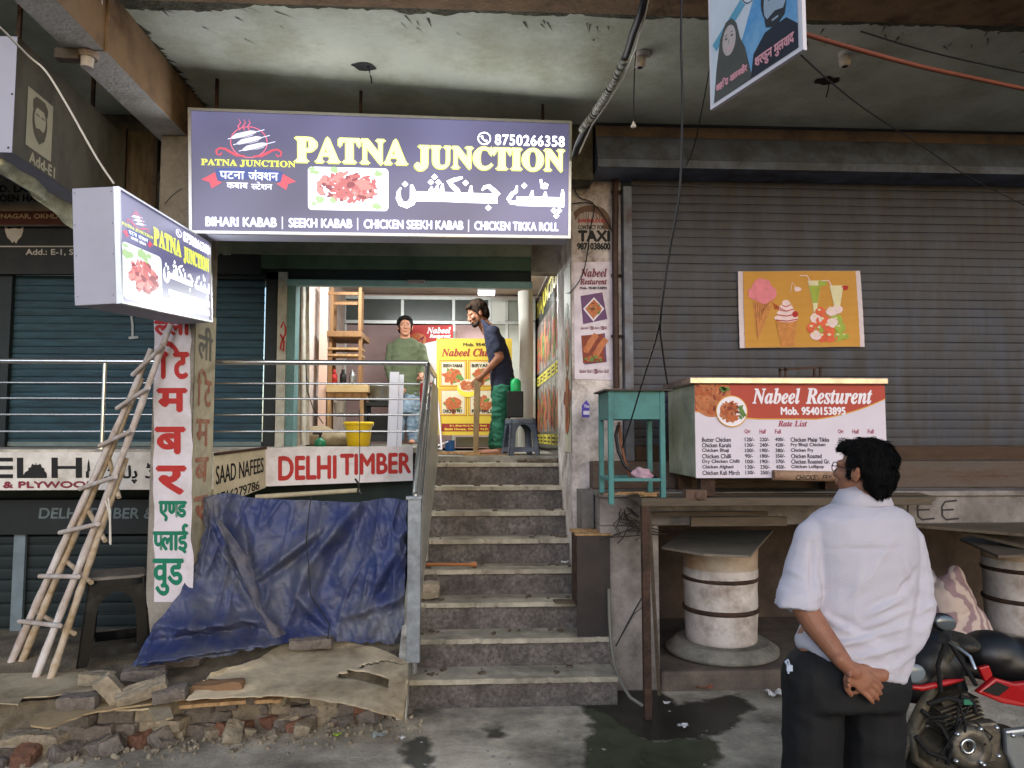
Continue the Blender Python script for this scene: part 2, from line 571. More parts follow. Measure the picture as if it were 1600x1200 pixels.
# ragged strip where the plaster has come off along the front edge
mb = MB(); g = random.Random(3)
N_ = 420; top_, bot_ = [], []
for i in range(N_ + 1):
    x = xb + (8 - xb) * i / N_
    d = .02 + .035 * abs(noise.noise(V((x*1.7, 0, 0)))) + .17 * max(0, noise.noise(V((x*.8 + 4, 1, 0)))) + .03 * noise.noise(V((x*9, 3, 0))) + .02 * noise.noise(V((x*31, 5, 0)))
    top_.append((x, 4.08, 4.3495)); bot_.append((x, 4.165 + max(0, d), 4.3495))
mb.add(top_ + bot_, [(N_+1+i, N_+2+i, i+1, i) for i in range(N_)])
for k in range(70):
    x = g.uniform(xb + .05, 4.5); y = 4.20 + abs(g.gauss(0, .13)); a = g.uniform(-.5, .5) + 1.0; L = g.uniform(.03, .14); wd = g.uniform(.003, .012)
    dx, dy = math.cos(a)*L, math.sin(a)*L
    mb.add([(x, y, 4.3485), (x+wd*1.6, y, 4.3485), (x+dx, y+dy, 4.3485)], [(2, 1, 0)])
y = 4.4
while y < 5.6:
    d = g.uniform(.01, .05); ny = y + g.uniform(.02, .06)
    mb.add([(xb, y, 4.3475), (xb, ny, 4.3475), (xb + d, ny + g.uniform(-.04, .06), 4.3475)], [(0, 1, 2)])
    y = ny
build('peeled_strip', mb, M_moss, t)
mb = MB()
a = P(570, 103, 1); 
c = PZ(569, 104, 4.3505)
ring = [c + V((.075*math.cos(k*.5)*(1+.25*math.sin(k*2)), .06*math.sin(k*.5), -.002)) for k in range(12)]
mb.add(ring, [list(range(11, -1, -1))])
c2 = PZ(1292, 126, 4.3505)
mb.add([c2 + V((.09*math.cos(k*.5), .06*math.sin(k*.5)*(1+.3*math.sin(k*3)), -.002)) for k in range(12)], [list(range(11, -1, -1))])
build('broken_hole', mb, M_black, t)

# column at the foot of the ladder
cx0, cx1 = P(238, 600, 5.2).x, P(302, 600, 5.2).x
t = thing('column', 'square concrete column pasted with red and green Hindi lettering', 'column', ((cx0+cx1)/2, 5.4, .27))
mb = MB(); mb.box((cx0, 5.2, .2), (cx1, 5.62, 3.984)); build('shaft', mb, mat('column_plaster', '9a948c', .9, .22, 3, '5c564e', .42, 3, .5, 45), t, bevel=.012)
M_poster = mat('white_poster', 'cdc6cf', .75, .05, 5, 'a9a29c', .25, 3, .06, 20)
M_cream = mat('cream_paint', 'c9bfa5', .8, .08, 5, '968b74', .35, 3, .15, 30)
M_redp = mat('red_paint', 'a82a28', .7, .12, 20)
M_redf = mat('faded_red_paint', 'a8604c', .8, .25, 14, 'b79a80', .4, 9)
M_greenp = mat('green_paint', '0f6e55', .7, .12, 20)
M_greyp = mat('grey_stencil', '77756f', .8, .2, 12)
M_blk = mat('black_lettering', '1b1a1c', .7, .2, 14)
sf = flat(238, 480, 302, 960, 5.197)
mb = MB(); g = random.Random(11)
lt = [(240 + g.uniform(-1.5, 2), 485 + k*24) for k in range(20)]; rt = [(299 + g.uniform(-3, 3.5), 485 + k*24) for k in range(20)]
poly(mb, 0, sf, lt + rt[::-1], 0)
fp = build('poster', mb, M_poster, t)
ORI[fp.name] = ORI[t.name]
mb = MB()
# vertical word: one syllable under the other
text(mb, 0, '\u0932~\u0932\u0940', sf, 242, 524, 297, 494, 1.6)
text(mb, 0, '\u093f\u091f', sf, 250, 593, 294, 536, 2.0)
text(mb, 0, '\u092e', sf, 247, 645, 291, 611, 2.2)
text(mb, 0, '\u092c', sf, 244, 711, 288, 672, 2.2)
text(mb, 0, '\u0930', sf, 246, 774, 289, 733, 2.4)
text(mb, 1, '\u090f\u0923~\u0921', sf, 249, 817, 291, 787, 1.4)
text(mb, 1, '\u092a~\u0932\u093e\u0908', sf, 240, 866, 293, 822, 1.4)
text(mb, 1, '\u0935\u0941\u0921', sf, 240, 930, 286, 876, 1.5)
build('lettering', mb, [M_redp, M_greenp], fp)
ss = Surf((cx1+.003, 5.2, P(0, 480, 5.2).z), (cx1+.003, 5.62, P(0, 480, 5.2).z), (cx1+.003, 5.62, .4), (cx1+.003, 5.2, .4), (0, 0, 42, 239))
zt = P(0, 480, 5.2).z; H_ = (zt - .4)
mb = MB(); rect(mb, 0, ss, 1, 0, 41, 236, 0); sp = build('side_panel', mb, M_cream, t); ORI[sp.name] = ORI[t.name]
mb = MB()
def zy(py): return (zt - P(318, py, 5.4).z) / H_ * 239
text(mb, 1, '\u0932\u0940', ss, 6, zy(562), 34, zy(512), .6)
text(mb, 0, '\u093f\u091f', ss, 7, zy(634), 34, zy(578), .6)
text(mb, 0, '\u092e', ss, 7, zy(696), 32, zy(656), .6)
text(mb, 0, '\u092c', ss, 7, zy(752), 32, zy(716), .8)
text(mb, 0, '\u0930', ss, 7, zy(815), 32, zy(776), .8)
build('side_lettering', mb, [M_redf, M_greyp], sp)

# ---------------------------------------------------------- left: walkway, shutters, old shop boards
M_teal = mat('teal_shutter', '284957', .6, .25, 3, '1b2c35', .4, 5, .12, 40, stretch=(.6, 1, 6))
def slats(mb, x0, x1, z0, z1, Y, pitch=.07, deep=.011, m=None):
    """roller shutter curtain: curved slats one over another"""
    prof, z = [], z0
    while z < z1 - .001:
        h = min(pitch, z1 - z)
        for k, (q, d) in enumerate(((0, .0), (.05, deep*.8), (.3, deep), (.65, deep*1.1), (.90, deep*.9), (.94, 0))):
            prof.append((z + h*q, Y - d))
        z += h
    prof.append((z1, Y))
    NX = max(2, int((x1 - x0) / .12)); N = NX + 1; vs = []
    for k, (zz, y) in enumerate(prof):
        s_ = k // 6; j = .0035 * noise.noise(V((s_ * 3.7, Y, 1)))
        for i in range(N):
            x = x0 + (x1 - x0) * i / NX
            d = .007 * noise.noise(V((x * .8, zz * .9, Y))) + .004 * max(0, noise.noise(V((x * 2.6, s_ * .6, 4)))) - .006 * max(0, noise.noise(V((x * 1.9, zz * 2.4, 8))) - .25)
            vs.append((x, y + j + d, zz + .004 * noise.noise(V((x * .7, s_ * .31, 2)))))
    fs = [(k*N+i, k*N+i+1, (k+1)*N+i+1, (k+1)*N+i) for k in range(len(prof)-1) for i in range(NX)]
    mb.add(vs, fs, False, m)
YS = 6.9
sx0, sx1 = -7.0, P(412, 560, YS).x
z_s0, z_s1 = 1.76, P(0, 430, YS).z
t = thing('roller_shutter', 'closed teal roller shutter with white stencilled figure behind the walkway rails', 'shutter', (-4, YS, 1.76))
mb = MB(); slats(mb, sx0, P(3, 560, YS).x - .08, z_s0, z_s1, YS); slats(mb, P(13, 560, YS).x, sx1, z_s0, z_s1, YS); build('curtain', mb, M_teal, t)
mb = MB(); pbox(mb, -8, 428, 13, 702, YS-.06, YS+.1); M_jamb = mat('dark_jamb', '20282b', .6, .25, 8); build('guide_rail', mb, M_jamb, t)
mb = MB(); pbox(mb, 413, 425, 431, 702, YS-.06, YS+.1); build('guide_rail', mb, M_jamb, t)
sf = flat(200, 490, 220, 535, YS - .019)
mb = MB(); stroke(mb, 0, sf, [(205,492),(207,508),(207,528)], 3.4, .001); stroke(mb, 0, sf, [(201,528),(216,527)], 4, .0012); build('stencil', mb, mat('stencil_white', '9fa6a8', .8, .2, 20), t)
mb = MB(); mb.box((-7, YS-.02, 1.761), (sx1, YS+.06, 1.80)); build('bottom_bar', mb, mat('shutter_bar', '6b7a78', .6, .2, 9), t)

# wall behind / around
M_int = mat('interior_pink', 'bfb0aa', .85, .06, 3, '9a8478', .3, 3)
t = thing('shop_building', 'concrete shop building with green beam above its open doorway', 'building', (0, 8, 0))
mb = MB()
gx0, gx1 = P(320, 400, 6.86).x, P(905, 400, 6.86).x
mb.box((-9, 6.93, 3.42), (gx1, 7.12, 4.351)); build('wall', mb, M_plaster, t)
mb = MB(); pbox(mb, 330, 399, 830, 420, 6.78, 6.93); build('green_beam', mb, mat('green_beam', '4e6650', .7, .2, 4, '39483a', .35, 4), t)
mb = MB(); pbox(mb, 330, 378, 830, 398, 6.74, 6.93); build('upper_beam', mb, mat('grey_green_beam', '848a78', .8, .15, 4, '5e6353', .35, 3), t)
mb = MB(); pbox(mb, 330, 421, 830, 438, 6.84, 6.93); build('shutter_box', mb, mat('dark_shutter_box', '1c2729', .6, .2, 8), t)
mb = MB(); pbox(mb, 447, 438, 832, 448, 6.80, 6.86); build('shutter_bar', mb, mat('pale_blue_bar', '7fa6aa', .5, .12, 8), t, bevel=.006)
mb = MB(); pbox(mb, 636, 437, 664, 443, 6.78, 6.799); build('bar_slot', mb, M_steel, t, bevel=.004)
mb = MB(); pbox(mb, 447, 440, 460, 702, 6.82, 6.98); build('door_pillar', mb, mat('teal_pillar', '5f8384', .6, .15, 6, '45605f', .3, 5), t)
mb = MB(); pbox(mb, 432, 425, 446, 702, 6.80, 6.98); build('pilaster', mb, mat('white_pilaster', 'b9b8ae', .8, .08, 6, '7d7b70', .3, 5), t)
lx = P(461, 560, 6.98).x
mb = MB(); mb.box((lx-.12, 6.99, 1.5), (lx, 10.2, 3.74)); mb.box((lx-.12, 10.2, 1.5), (3.2, 10.32, 3.74)); mb.box((lx-.12, 7.13, 3.72), (3.2, 10.32, 3.85))
build('interior_wall', mb, M_int, t)
mb = MB(); mb.box((.845, 6.95, 1.5), (.95, 10.2, 3.74)); build('side_wall', mb, M_white, t)
mb = MB(); mb.box((lx-.12, 9.7, P(0, 463, 9.7).z), (.84, 10.19, 3.715)); build('ceiling_beam', mb, mat('pink_beam', 'bfa79a', .85, .06, 3), t)
mb = MB(); mb.box((-7.2, 6.9, 1.3), (-.40, 10.3, 1.75)); mb.box((-.399, 7.05, 1.3), (1.0, 10.3, 1.66)); build('floor', mb, M_conc, t)
# lower shop: dark recess
mb = MB(); mb.box((-7.2, 6.45, 0), (-.5, 6.6, 1.6)); build('lower_wall', mb, mat('dark_green_wall', '26302d', .8, .3, 4), t)
sf = flat(437, 490, 448, 560, 6.797)
mb = MB(); stroke(mb, 0, sf, [(439,512),(443,503),(446,511),(446,522),(440,535),(438,545),(443,549),(444,534),(438,522)], 2.8); build('painted_mark', mb, M_redp, t)

# walkway in front of the shutters
t = thing('walkway', 'narrow raised concrete walkway before the teal shutter', 'walkway', (-3, 6.2, 1.7))
mb = MB()
ax, bx, cxx = P(333, 705, 5.67).x, P(416, 700, 6.12).x, P(644, 700, 6.35).x
mb.prism([(-7.2, 5.67, 1.70), (ax, 5.67, 1.70), (bx, 6.12, 1.70), (cxx, 6.35, 1.70), (cxx, 6.9, 1.70), (-7.2, 6.9, 1.70)], (0, 0, .055))
build('slab', mb, M_plaster, t, bevel=.006)

# the fascia boards under the walkway
sfL = Surf((P(-260,703,5.62).x,5.62,1.735),(P(333,703,5.62).x,5.62,1.735),(P(333,765,5.62).x,5.62,P(0,766,5.62).z),(P(-260,765,5.62).x,5.62,P(0,766,5.62).z),(-260,703,333,766))
def board(sf, th, mbx=None, x0=None, x1=None, y0=None, y1=None, m=0):
    mbx = mbx or MB()
    a, b, c, d = sf.r if x0 is None else (x0, y0, x1, y1)
    pts = [sf.at(a, d), sf.at(c, d), sf.at(c, b), sf.at(a, b)]
    mbx.prism(pts, -sf.n * th, m)
    return mbx
t = thing('shop_fascia', 'white painted fascia with black and maroon lettering left of the column', 'sign', sfL.at(0, 766))
build('panel', board(sfL, .045), M_white, t)
mb = MB()
for xx in (-92, -40):   # letters before the frame edge, then E L H
    rect(mb, 0, sfL, xx, 712, xx+10, 746)
for (x0, x1, y0, y1) in ((-12,17,712,718.5),(-12,17,725.5,732),(-12,17,739.5,746),(-16,-4,712,746),(23,33,712,746),(33,70,740,746),(77,87,712,746),(87,115,726,731),(115,125,712,746),(131,136,735,746)):
    rect(mb, 0, sfL, x0, y0, x1, y1, LIFT + .0002 * (x0 % 5))
# old city skyline between the letters
poly(mb, 0, sfL, [(34,740),(36,736),(41,733),(41,729),(45,728),(46,724),(48,722),(50,724),(52,724),(53,720),(54,724),(57,724),(59,722),(61,724),(62,728),(66,730),(66,734),(69,737),(70,740)][::-1], LIFT+.001)
poly(mb, 0, sfL, [(133,735),(134,722),(135.5,714),(137,722),(138,735)][::-1], LIFT+.001)
M_maroon = mat('maroon_paint', '7a2b3a', .7, .15, 14)
build('lettering', mb, M_blk, t); mb = MB()
text(mb, 0, '& PLYWOOD', sfL, 2, 762, 149, 752, .9)
build('lettering', mb, M_maroon, t); mb = MB()
text(mb, 0, '\ufba9\ufb69\ufbfe\ufe8e\ufedf\ufb58 \u0688'[::1], sfL, 150, 755, 238, 722, .7)
build('lettering', mb, M_blk, t)

sfS = Surf(P(334,709,5.63), P(415,699,6.10), P(415,762,6.10), P(334,792,5.63), (334,705,415,792))
t = thing('sign_board', 'cream angled board hand lettered in thin black capitals beside the column', 'sign', sfS.at(375, 792))
build('panel', board(sfS, .03), M_cream, t)
mb = MB(); text(mb, 0, 'SAAD NAFEES', sfS, 337, 757, 411, 726, .35); text(mb, 0, '9716279786', sfS, 337, 790, 404, 772, .35)
build('lettering', mb, M_blk, t)
mb = MB(); mb.bar(sfS.at(334, 706, .005), sfS.at(415, 706, .005), .02, .02); build('top_strip', mb, M_rust, t)
sfD = Surf(P(415,700,6.10), P(645,697,6.32), P(645,751,6.32), P(415,760,6.10), (415,698,645,756))
t = thing('sign_board', 'white board with bold red capitals beside the stairs', 'sign', sfD.at(530, 756))
build('panel', board(sfD, .03), mat('timber_sign_white', 'd4cfd2', .7, .05, 5, 'aaa39e', .22, 4), t)
mb = MB(); text(mb, 0, 'DELHI', sfD, 435, 747, 522, 712, 1.3); text(mb, 0, 'TIMBER', sfD, 530, 742, 641, 710, 1.3); build('lettering', mb, M_redp, t)

# lower shop under the walkway
YL = 5.98
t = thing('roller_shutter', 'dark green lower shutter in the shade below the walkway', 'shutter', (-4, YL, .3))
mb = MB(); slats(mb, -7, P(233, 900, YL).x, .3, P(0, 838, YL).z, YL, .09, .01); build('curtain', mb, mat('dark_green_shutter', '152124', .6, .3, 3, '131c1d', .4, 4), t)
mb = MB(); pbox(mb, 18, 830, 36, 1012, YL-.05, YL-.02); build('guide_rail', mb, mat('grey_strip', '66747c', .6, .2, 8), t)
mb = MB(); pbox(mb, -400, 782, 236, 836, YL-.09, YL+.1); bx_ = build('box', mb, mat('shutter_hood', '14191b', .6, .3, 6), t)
ORI[bx_.name] = ORI[t.name]
sf = flat(60, 790, 236, 820, YL-.091)
mb = MB(); text(mb, 0, 'DELHI TIMBER &', sf, 61, 810, 240, 794, .5, shear=.12); build('lettering', mb, mat('faded_grey_lettering', '5d686c', .8, .2, 10), bx_)

# ---------------------------------------------------------- old boards above the teal shutter
t = thing('sign_board', 'long black board with white beard marks above the teal shutter', 'sign', (-3, 6.78, 3.45))
sfB = flat(-300, 352, 408, 428, 6.78)
build('panel', board(sfB, .05), mat('black_board', '1d1f22', .6, .25, 5, '2c2d2e', .4, 4), t)
mb = MB()
rect(mb, 0, sfB, -300, 384.3, 408, 386.2)
text(mb, 0, 'Add.: E-1, Shop No.2, Nafees Road, New Delhi-25', sfB, 35, 401, 361, 389.5, .35)
for cx, k in ((17, 1), (368, 1), (-160, 1)):
    pts = [(cx-15,352),(cx-14,362),(cx-11,371),(cx-6,376),(cx-3,380),(cx,377),(cx+3,381),(cx+6,375),(cx+11,370),(cx+14,361),(cx+15,352),(cx+9,358),(cx+5,357),(cx,356),(cx-5,357),(cx-9,358)]
    poly(mb, 0, sfB, pts, LIFT+.0008)
build('lettering', mb, mat('pale_lettering', 'b9b4ad', .7, .1, 14), t)
t = thing('sign_board', 'old beige board with dark lettering behind the hanging cloth', 'sign', (-5, 6.72, 3.8))
sfE = flat(-300, 284, 150, 352, 6.70)
build('panel', board(sfE, .04), mat('beige_board', '8f877a', .8, .12, 5, '6c6459', .35, 4), t)
mb = MB()
rect(mb, 1, sfE, -300, 330, 150, 351.5, LIFT)
text(mb, 0, 'D. LANE', sfE, -2, 300, 62, 290, .5); text(mb, 0, 'OEN HARDWARE', sfE, -2, 315, 116, 304.5, .5)
text(mb, 2, 'NAGAR, OKHLA, N.D.', sfE, 0, 342.5, 128, 334.5, .4, LIFT+.002)
build('lettering', mb, [M_blk, mat('maroon_strip', '4a2420', .7, .2, 8), mat('tan_lettering', 'a58d76', .7, .1, 10)], t)

# dull panel wall between the column and the big board
t = thing('hoarding', 'brown boarded panel leaning behind the column top', 'panel', (-2.8, 5.75, 3.0))
mb = MB(); pbox(mb, 150, 205, 243, 352, 5.66, 5.70); build('panel', mb, mat('brown_panel', '77644a', .8, .25, 3, '4e3f2d', .4, 4, .1, 30, stretch=(6,6,1)), t)
mb = MB()
for px in (152, 188, 238): pbox(mb, px, 200, px+6, 352, 5.63, 5.66)
build('batten', mb, M_plank, t)

# ---------------------------------------------------------- stairs
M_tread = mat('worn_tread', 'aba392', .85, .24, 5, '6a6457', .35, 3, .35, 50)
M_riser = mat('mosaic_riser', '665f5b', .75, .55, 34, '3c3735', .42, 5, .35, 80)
SX0, SX1, SX2 = -.43, .83, 1.0
zy0, rise, tr = 5.15, .2, .25
t = thing('staircase', 'worn speckled stone steps climbing to the shop doorway', 'stairs', (.2, 6, 0))
for k in range(8):
    y0, y1 = zy0 + tr*k, (zy0 + tr*(k+1) if k < 7 else 7.05)
    x1 = SX2 if k < 2 else SX1
    g = random.Random(k)
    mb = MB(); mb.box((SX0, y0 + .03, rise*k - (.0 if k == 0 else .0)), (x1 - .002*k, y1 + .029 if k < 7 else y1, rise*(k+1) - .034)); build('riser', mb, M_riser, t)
    mb = MB()
    n = 60
    # tread with a chipped nosing
    top, bot = [], []
    for i in range(n + 1):
        x = SX0 + (x1 - SX0) * i / n
        top.append((x, y0 + .022 * max(0, noise.noise(V((x*5, k*3, 0))) - .1) + .008*abs(noise.noise(V((x*30, k, 0)))) + (.016 if g.random() < .1 else 0)))
    vs = [(x, y, rise*(k+1)) for x, y in top] + [(x, y1 + .03 if k < 7 else y1, rise*(k+1)) for x, y in top] + [(x, y - .004, rise*(k+1) - .033) for x, y in top] + [(x, y1 + .03 if k < 7 else y1, rise*(k+1) - .033) for x, y in top]
    N = n + 1
    fs = []
    for i in range(n):
        fs += [(i, i+1, N+i+1, N+i), (2*N+i, 2*N+i+1, i+1, i), (2*N+i, 3*N+i, 3*N+i+1, 2*N+i+1)]
    fs += [(0, N, 3*N, 2*N), (n, 2*N+n, 3*N+n, N+n)]
    mb.add(vs, fs); build('tread', mb, M_tread, t)
# side wall at the left of the stairs
mb = MB()
mb.prism([(SX0-.07, 4.99, 0), (SX0-.07, 7.05, 0), (SX0-.07, 7.05, 1.62), (SX0-.07, 6.9, 1.62), (SX0-.07, 5.05, .3), (SX0-.07, 4.99, .3)], (.068, 0, 0))
build('side_wall', mb, M_plaster, t)

# galvanised post panel and railing
t = thing('post', 'tall grey galvanised sheet post at the left foot of the stairs', 'post', (-.43, 5.0, .1))
mb = MB(); pbox(mb, 636, 779, 657, 1036, 4.93, 4.985); build('sheet', mb, M_galv, t, bevel=.004)
mb = MB(); pbox(mb, 634, 776, 659, 781, 4.92, 4.99); build('cap', mb, M_galv, t, bevel=.003)

YR = 5.72
def pz(py): return P(400, py, YR).z
xr = P(668, 566, YR).x
t = thing('railing', 'stainless steel railing with four bars along the raised walkway', 'railing', (-2.5, YR, 1.75))
mb = MB(); mb.tube([(-7, YR, pz(566)), (xr, YR, pz(566))], .021, 12); build('top_rail', mb, M_steel, t)
for y in (599, 623, 648, 674):
    mb = MB(); mb.tube([(-7, YR, pz(y)), (xr - .06, YR, pz(y))], .0075, 8); build('rail', mb, M_steel, t)
for px, b in ((163, 1.755), (318, 1.755), (-60, 1.755)):
    mb = MB(); X = P(px, 600, YR).x; mb.tube([(X, YR, b), (X, YR, pz(566))], .016, 10); mb.lathe((X, YR, b), [(.04, 0), (.04, .008)], 14); build('post', mb, M_steel, t)
t = thing('handrail', 'sloping steel handrail running down beside the stairs', 'handrail', (-.37, 6, 1.4))
zt0 = pz(566)
top = [V((xr, 6.86, zt0 - .01)), V((xr, YR + .02, zt0 - .01)), V((-.385, 4.97, 1.47))]
mb = MB(); mb.tube(top, .022, 12); build('top_rail', mb, M_steel, t)
for d in (.17, .33, .48):
    mb = MB(); mb.tube([p + V((.012, 0.06, -d)) for p in top[:2]] + [top[2] + V((.012, .02 + d*.3, -d*.55))], .013, 8); build('rail', mb, M_steel, t)
for p, zb in ((top[0], 1.6), (top[1] + V((0, .02, 0)), .9), (top[2] + V((0, .02, 0)), .3)):
    mb = MB(); mb.tube([(p.x, p.y, zb), (p.x, p.y, p.z)], .02, 10); build('post', mb, M_steel, t)
mb = MB(); mb.prism([(xr+.03, 6.8, 1.62), (xr+.03, 6.8, zt0-.13), (xr+.03, YR+.1, zt0-.13), (-.35, 5.05, 1.3), (-.35, 5.05, .75)], (.004, 0, 0)); build('side_sheet', mb, mat('scratched_sheet', 'b5b3ab', .4, .15, 6, '8b877c', .4, 4, metal=.1), t)
# ================================================================== lit sign boxes
E_bg = emit('lit_panel', '807ea6', .50, .5, 1.0)
E_wh = emit('lit_white', 'f4f6ff', 3.0)
E_yl = emit('lit_yellow', 'fff0a4', 1.25)
E_yd = emit('lit_lime', 'e2ee5e', .85)
E_pk = emit('lit_pink', 'ff7a96', 0.64)
E_bl = emit('lit_blue', '3f57a5', 0.58)
E_rd = emit('lit_red', 'f0566a', 0.64)
E_tx = emit('lit_pale', 'dfe4ff', 1.2)
E_f1 = emit('lit_meat', 'd8787c', 0.64)
E_f2 = emit('lit_meat_dark', 'a8525e', 0.58)
E_f3 = emit('lit_meat_pale', 'f29a96', 0.70)
E_gr = emit('lit_leaf', 'b8d8a0', 0.70)
E_pl = emit('lit_plate', 'eef4ff', 1.5)
E_w2 = emit('lit_white_dim', 'f0f3ff', 1.5)
E_p2 = emit('lit_plate_dim', 'e6ecf6', .9)
M_alu = mat('aluminium_frame', 'b9bcc0', .35, .08, 20, metal=.7)
M_signbox = mat('sign_box', 'a2a3b4', .6, .04, 8)
E_kb = emit('lit_skewer', 'e0ddf0', .95)
EM = [E_bg, E_wh, E_yl, E_yd, E_pk, E_bl, E_rd, E_tx, E_f1, E_f2, E_f3, E_gr, E_pl, E_kb]

def lightbox(t, sf, depth, wide, rivets=True):
    """frame, glowing face and artwork of the shop sign; sf.r is 600 x 195 (wide) or 150 x 115"""
    a, b, c, d = sf.r
    kx = 600 if wide else 150
    mb = MB(); mb.prism([sf.at(a, d, -.012), sf.at(c, d, -.012), sf.at(c, b, -.012), sf.at(a, b, -.012)], -sf.n * depth); build('box', mb, M_signbox, t, bevel=.004)
    fw = (c - a) / kx * (4.5 if wide else 2.2)
    mb = MB()
    for q in ([(a, b), (c, b), (c, b+fw), (a, b+fw)], [(a, d-fw), (c, d-fw), (c, d), (a, d)], [(a, b+fw), (a+fw, b+fw), (a+fw, d-fw), (a, d-fw)], [(c-fw, b+fw), (c, b+fw), (c, d-fw), (c-fw, d-fw)]):
        mb.prism([sf.at(x, y, .012) for x, y in q], -sf.n * .03)
    build('frame', mb, M_alu, t)
    mb = MB(); poly(mb, 0, sf, [(a+fw, d-fw), (c-fw, d-fw), (c-fw, b+fw), (a+fw, b+fw)], 0); fc = build('lit_face', mb, [E_bg], t); ORI[fc.name] = ORI[t.name]
    return fc
def logo(mb, sf, X, Y, k, urdu=True):
    """skewers over a flame in a ring, scrolls, a name line and a ribbon; X, Y its centre"""
    def T(x, y): return (X + x*k, Y + y*k)
    stroke(mb, 4, sf, [T(*p) for p in arc(0, 0, 27, 25, 0, 360, 30)], 1.6*k)
    for dx in (-13, -6, 1):
        stroke(mb, 4, sf, [T(dx, -19), T(dx-3, -25), T(dx+1, -31), T(dx-1.5, -37)], [1.6*k, 2*k, 1.6*k, .5*k], LIFT+.0003)
    for (x, y) in ((-6, -10), (2, -1), (10, 9)):
        pts = [T(x-19, y+4), T(x-12, y+1), T(x, y-2), T(x+10, y-5), T(x+16, y-7)]
        stroke(mb, 13, sf, pts, [3*k, 8.5*k, 9.5*k, 8.5*k, 3*k], LIFT+.0006)
        stroke(mb, 0, sf, [T(x-18, y+6.5), T(x-2, y+2.5), T(x+15, y-4)], 1.1*k, LIFT+.0009)
        stroke(mb, 7, sf, [T(x-25, y+6), T(x+29, y-11)], .9*k, LIFT+.0004)
    for s in (-1, 1):
        stroke(mb, 6, sf, [T(s*p[0], p[1]) for p in ((6, 23), (18, 22), (27, 17), (35, 12), (43, 11), (48, 15), (47, 21), (42, 22), (40, 18))], [2*k, 4*k, 4*k, 3.4*k, 3*k, 3*k, 2.6*k, 2.4*k, 2*k], LIFT+.0008)
    text(mb, 3, ser('PATNA JUNCTION', True, False), sf, X-70*k, Y+40*k, X+69*k, Y+29*k, .35*k)
    poly(mb, 5, sf, [T(-50,44),T(-30,42),T(0,41),T(30,43),T(50,47),T(48,64),T(25,61),T(0,60),T(-25,61),T(-46,63)][::-1], LIFT)
    for s in (-1, 1):
        poly(mb, 6, sf, ([T(s*50,50),T(s*70,62),T(s*58,66),T(s*55,76),T(s*40,66),T(s*47,63)][::(-1 if s > 0 else 1)])[::-1], LIFT+.0004)
    text(mb, 7, '\u092a\u091f\u0928\u093e', sf, X-43*k, Y+60*k, X-7*k, Y+48*k, .3*k, LIFT+.0008)
    text(mb, 7, '\u091c\u0902\u0915~\u0936\u0928', sf, X-1*k, Y+61*k, X+43*k, Y+45*k, .3*k, LIFT+.0008)
    text(mb, 7, '\u0915\u092c\u093e\u092c', sf, X-33*k, Y+75*k, X-2*k, Y+66*k, .25*k)
    text(mb, 7, '\u0938~\u091f\u0947\u0936\u0928', sf, X+3*k, Y+76*k, X+34*k, Y+64*k, .25*k)
def phone(mb, sf, x, y, r):
    stroke(mb, 1, sf, arc(x, y, r, r, 0, 360, 26), r*.17)
    stroke(mb, 1, sf, [(x-r*.42, y-r*.42), (x-r*.28, y+r*.02), (x+r*.05, y+r*.35), (x+r*.45, y+r*.45)], [r*.42, r*.2, r*.2, r*.42], LIFT+.0003)
def urdu(mb, m, sf, T, k):
    """two bold brush-written words with diamond dots, drawn stroke by stroke"""
    def L(pts, w, l=0): stroke(mb, m, sf, [T(590 + x/5.161, 160 + y/5.161) for x, y in pts], [q*k/5.161 for q in w] if isinstance(w, list) else w*k/5.161, LIFT + .0004*l)
    def D(x, y, r=26):
        c = [(x-r, y), (x, y+r), (x+r, y), (x, y-r)]
        poly(mb, m, sf, [T(590 + a/5.161, 160 + b/5.161) for a, b in c], LIFT + .0002)
    L([(205,655),(216,710),(222,760),(205,805),(165,830),(120,815),(98,770),(100,715),(118,680)], [22,46,58,58,52,50,42,28,8])
    L([(215,752),(480,752),(700,756),(925,758)], [84,82,84,82], 1)
    for x, y in ((372,668),(418,655),(462,640)): L([(x,y),(x-6,700),(x-14,740)], [14,40,46], 2)
    L([(628,582),(560,604),(512,622),(540,655),(580,690),(600,735)], [20,34,36,38,42,46], 3)
    L([(702,650),(698,700),(690,740)], [14,36,46], 2)
    L([(792,690),(815,662),(850,652),(895,690),(936,730)], [12,30,36,40,40], 3)
    for x, y in ((152,650),(395,582),(365,628),(427,628),(655,628),(848,838)): D(x, y)
    L([(1090,776),(1290,776),(1505,778)], [78,82,84], 1)
    L([(1490,668),(1492,710),(1490,760)], [16,32,36], 2)
    L([(1340,690),(1338,720),(1330,760)], [14,34,44], 2)
    L([(1226,680),(1222,720),(1214,760)], [14,34,44], 2)
    L([(1092,640),(1086,690),(1052,712),(1020,760),(1040,790),(1095,788)], [14,30,36,36,32,40], 3)
    L([(1298,582),(1304,620),(1310,660)], 20, 4); L([(1310,656),(1350,656),(1356,628),(1336,618),(1314,640)], 18, 5)
    for x, y in ((1155,640),(1415,852),(1462,852),(1438,897)): D(x, y)
PJ = ser('PATNA', True, False), ser('JUNCTION', True, False)
URDU2 = '\ufee6\ufeb8\ufb91\ufee8\ufe9f'
URDU1 = '\ufba7\ufee8\ufb69\ufb58'

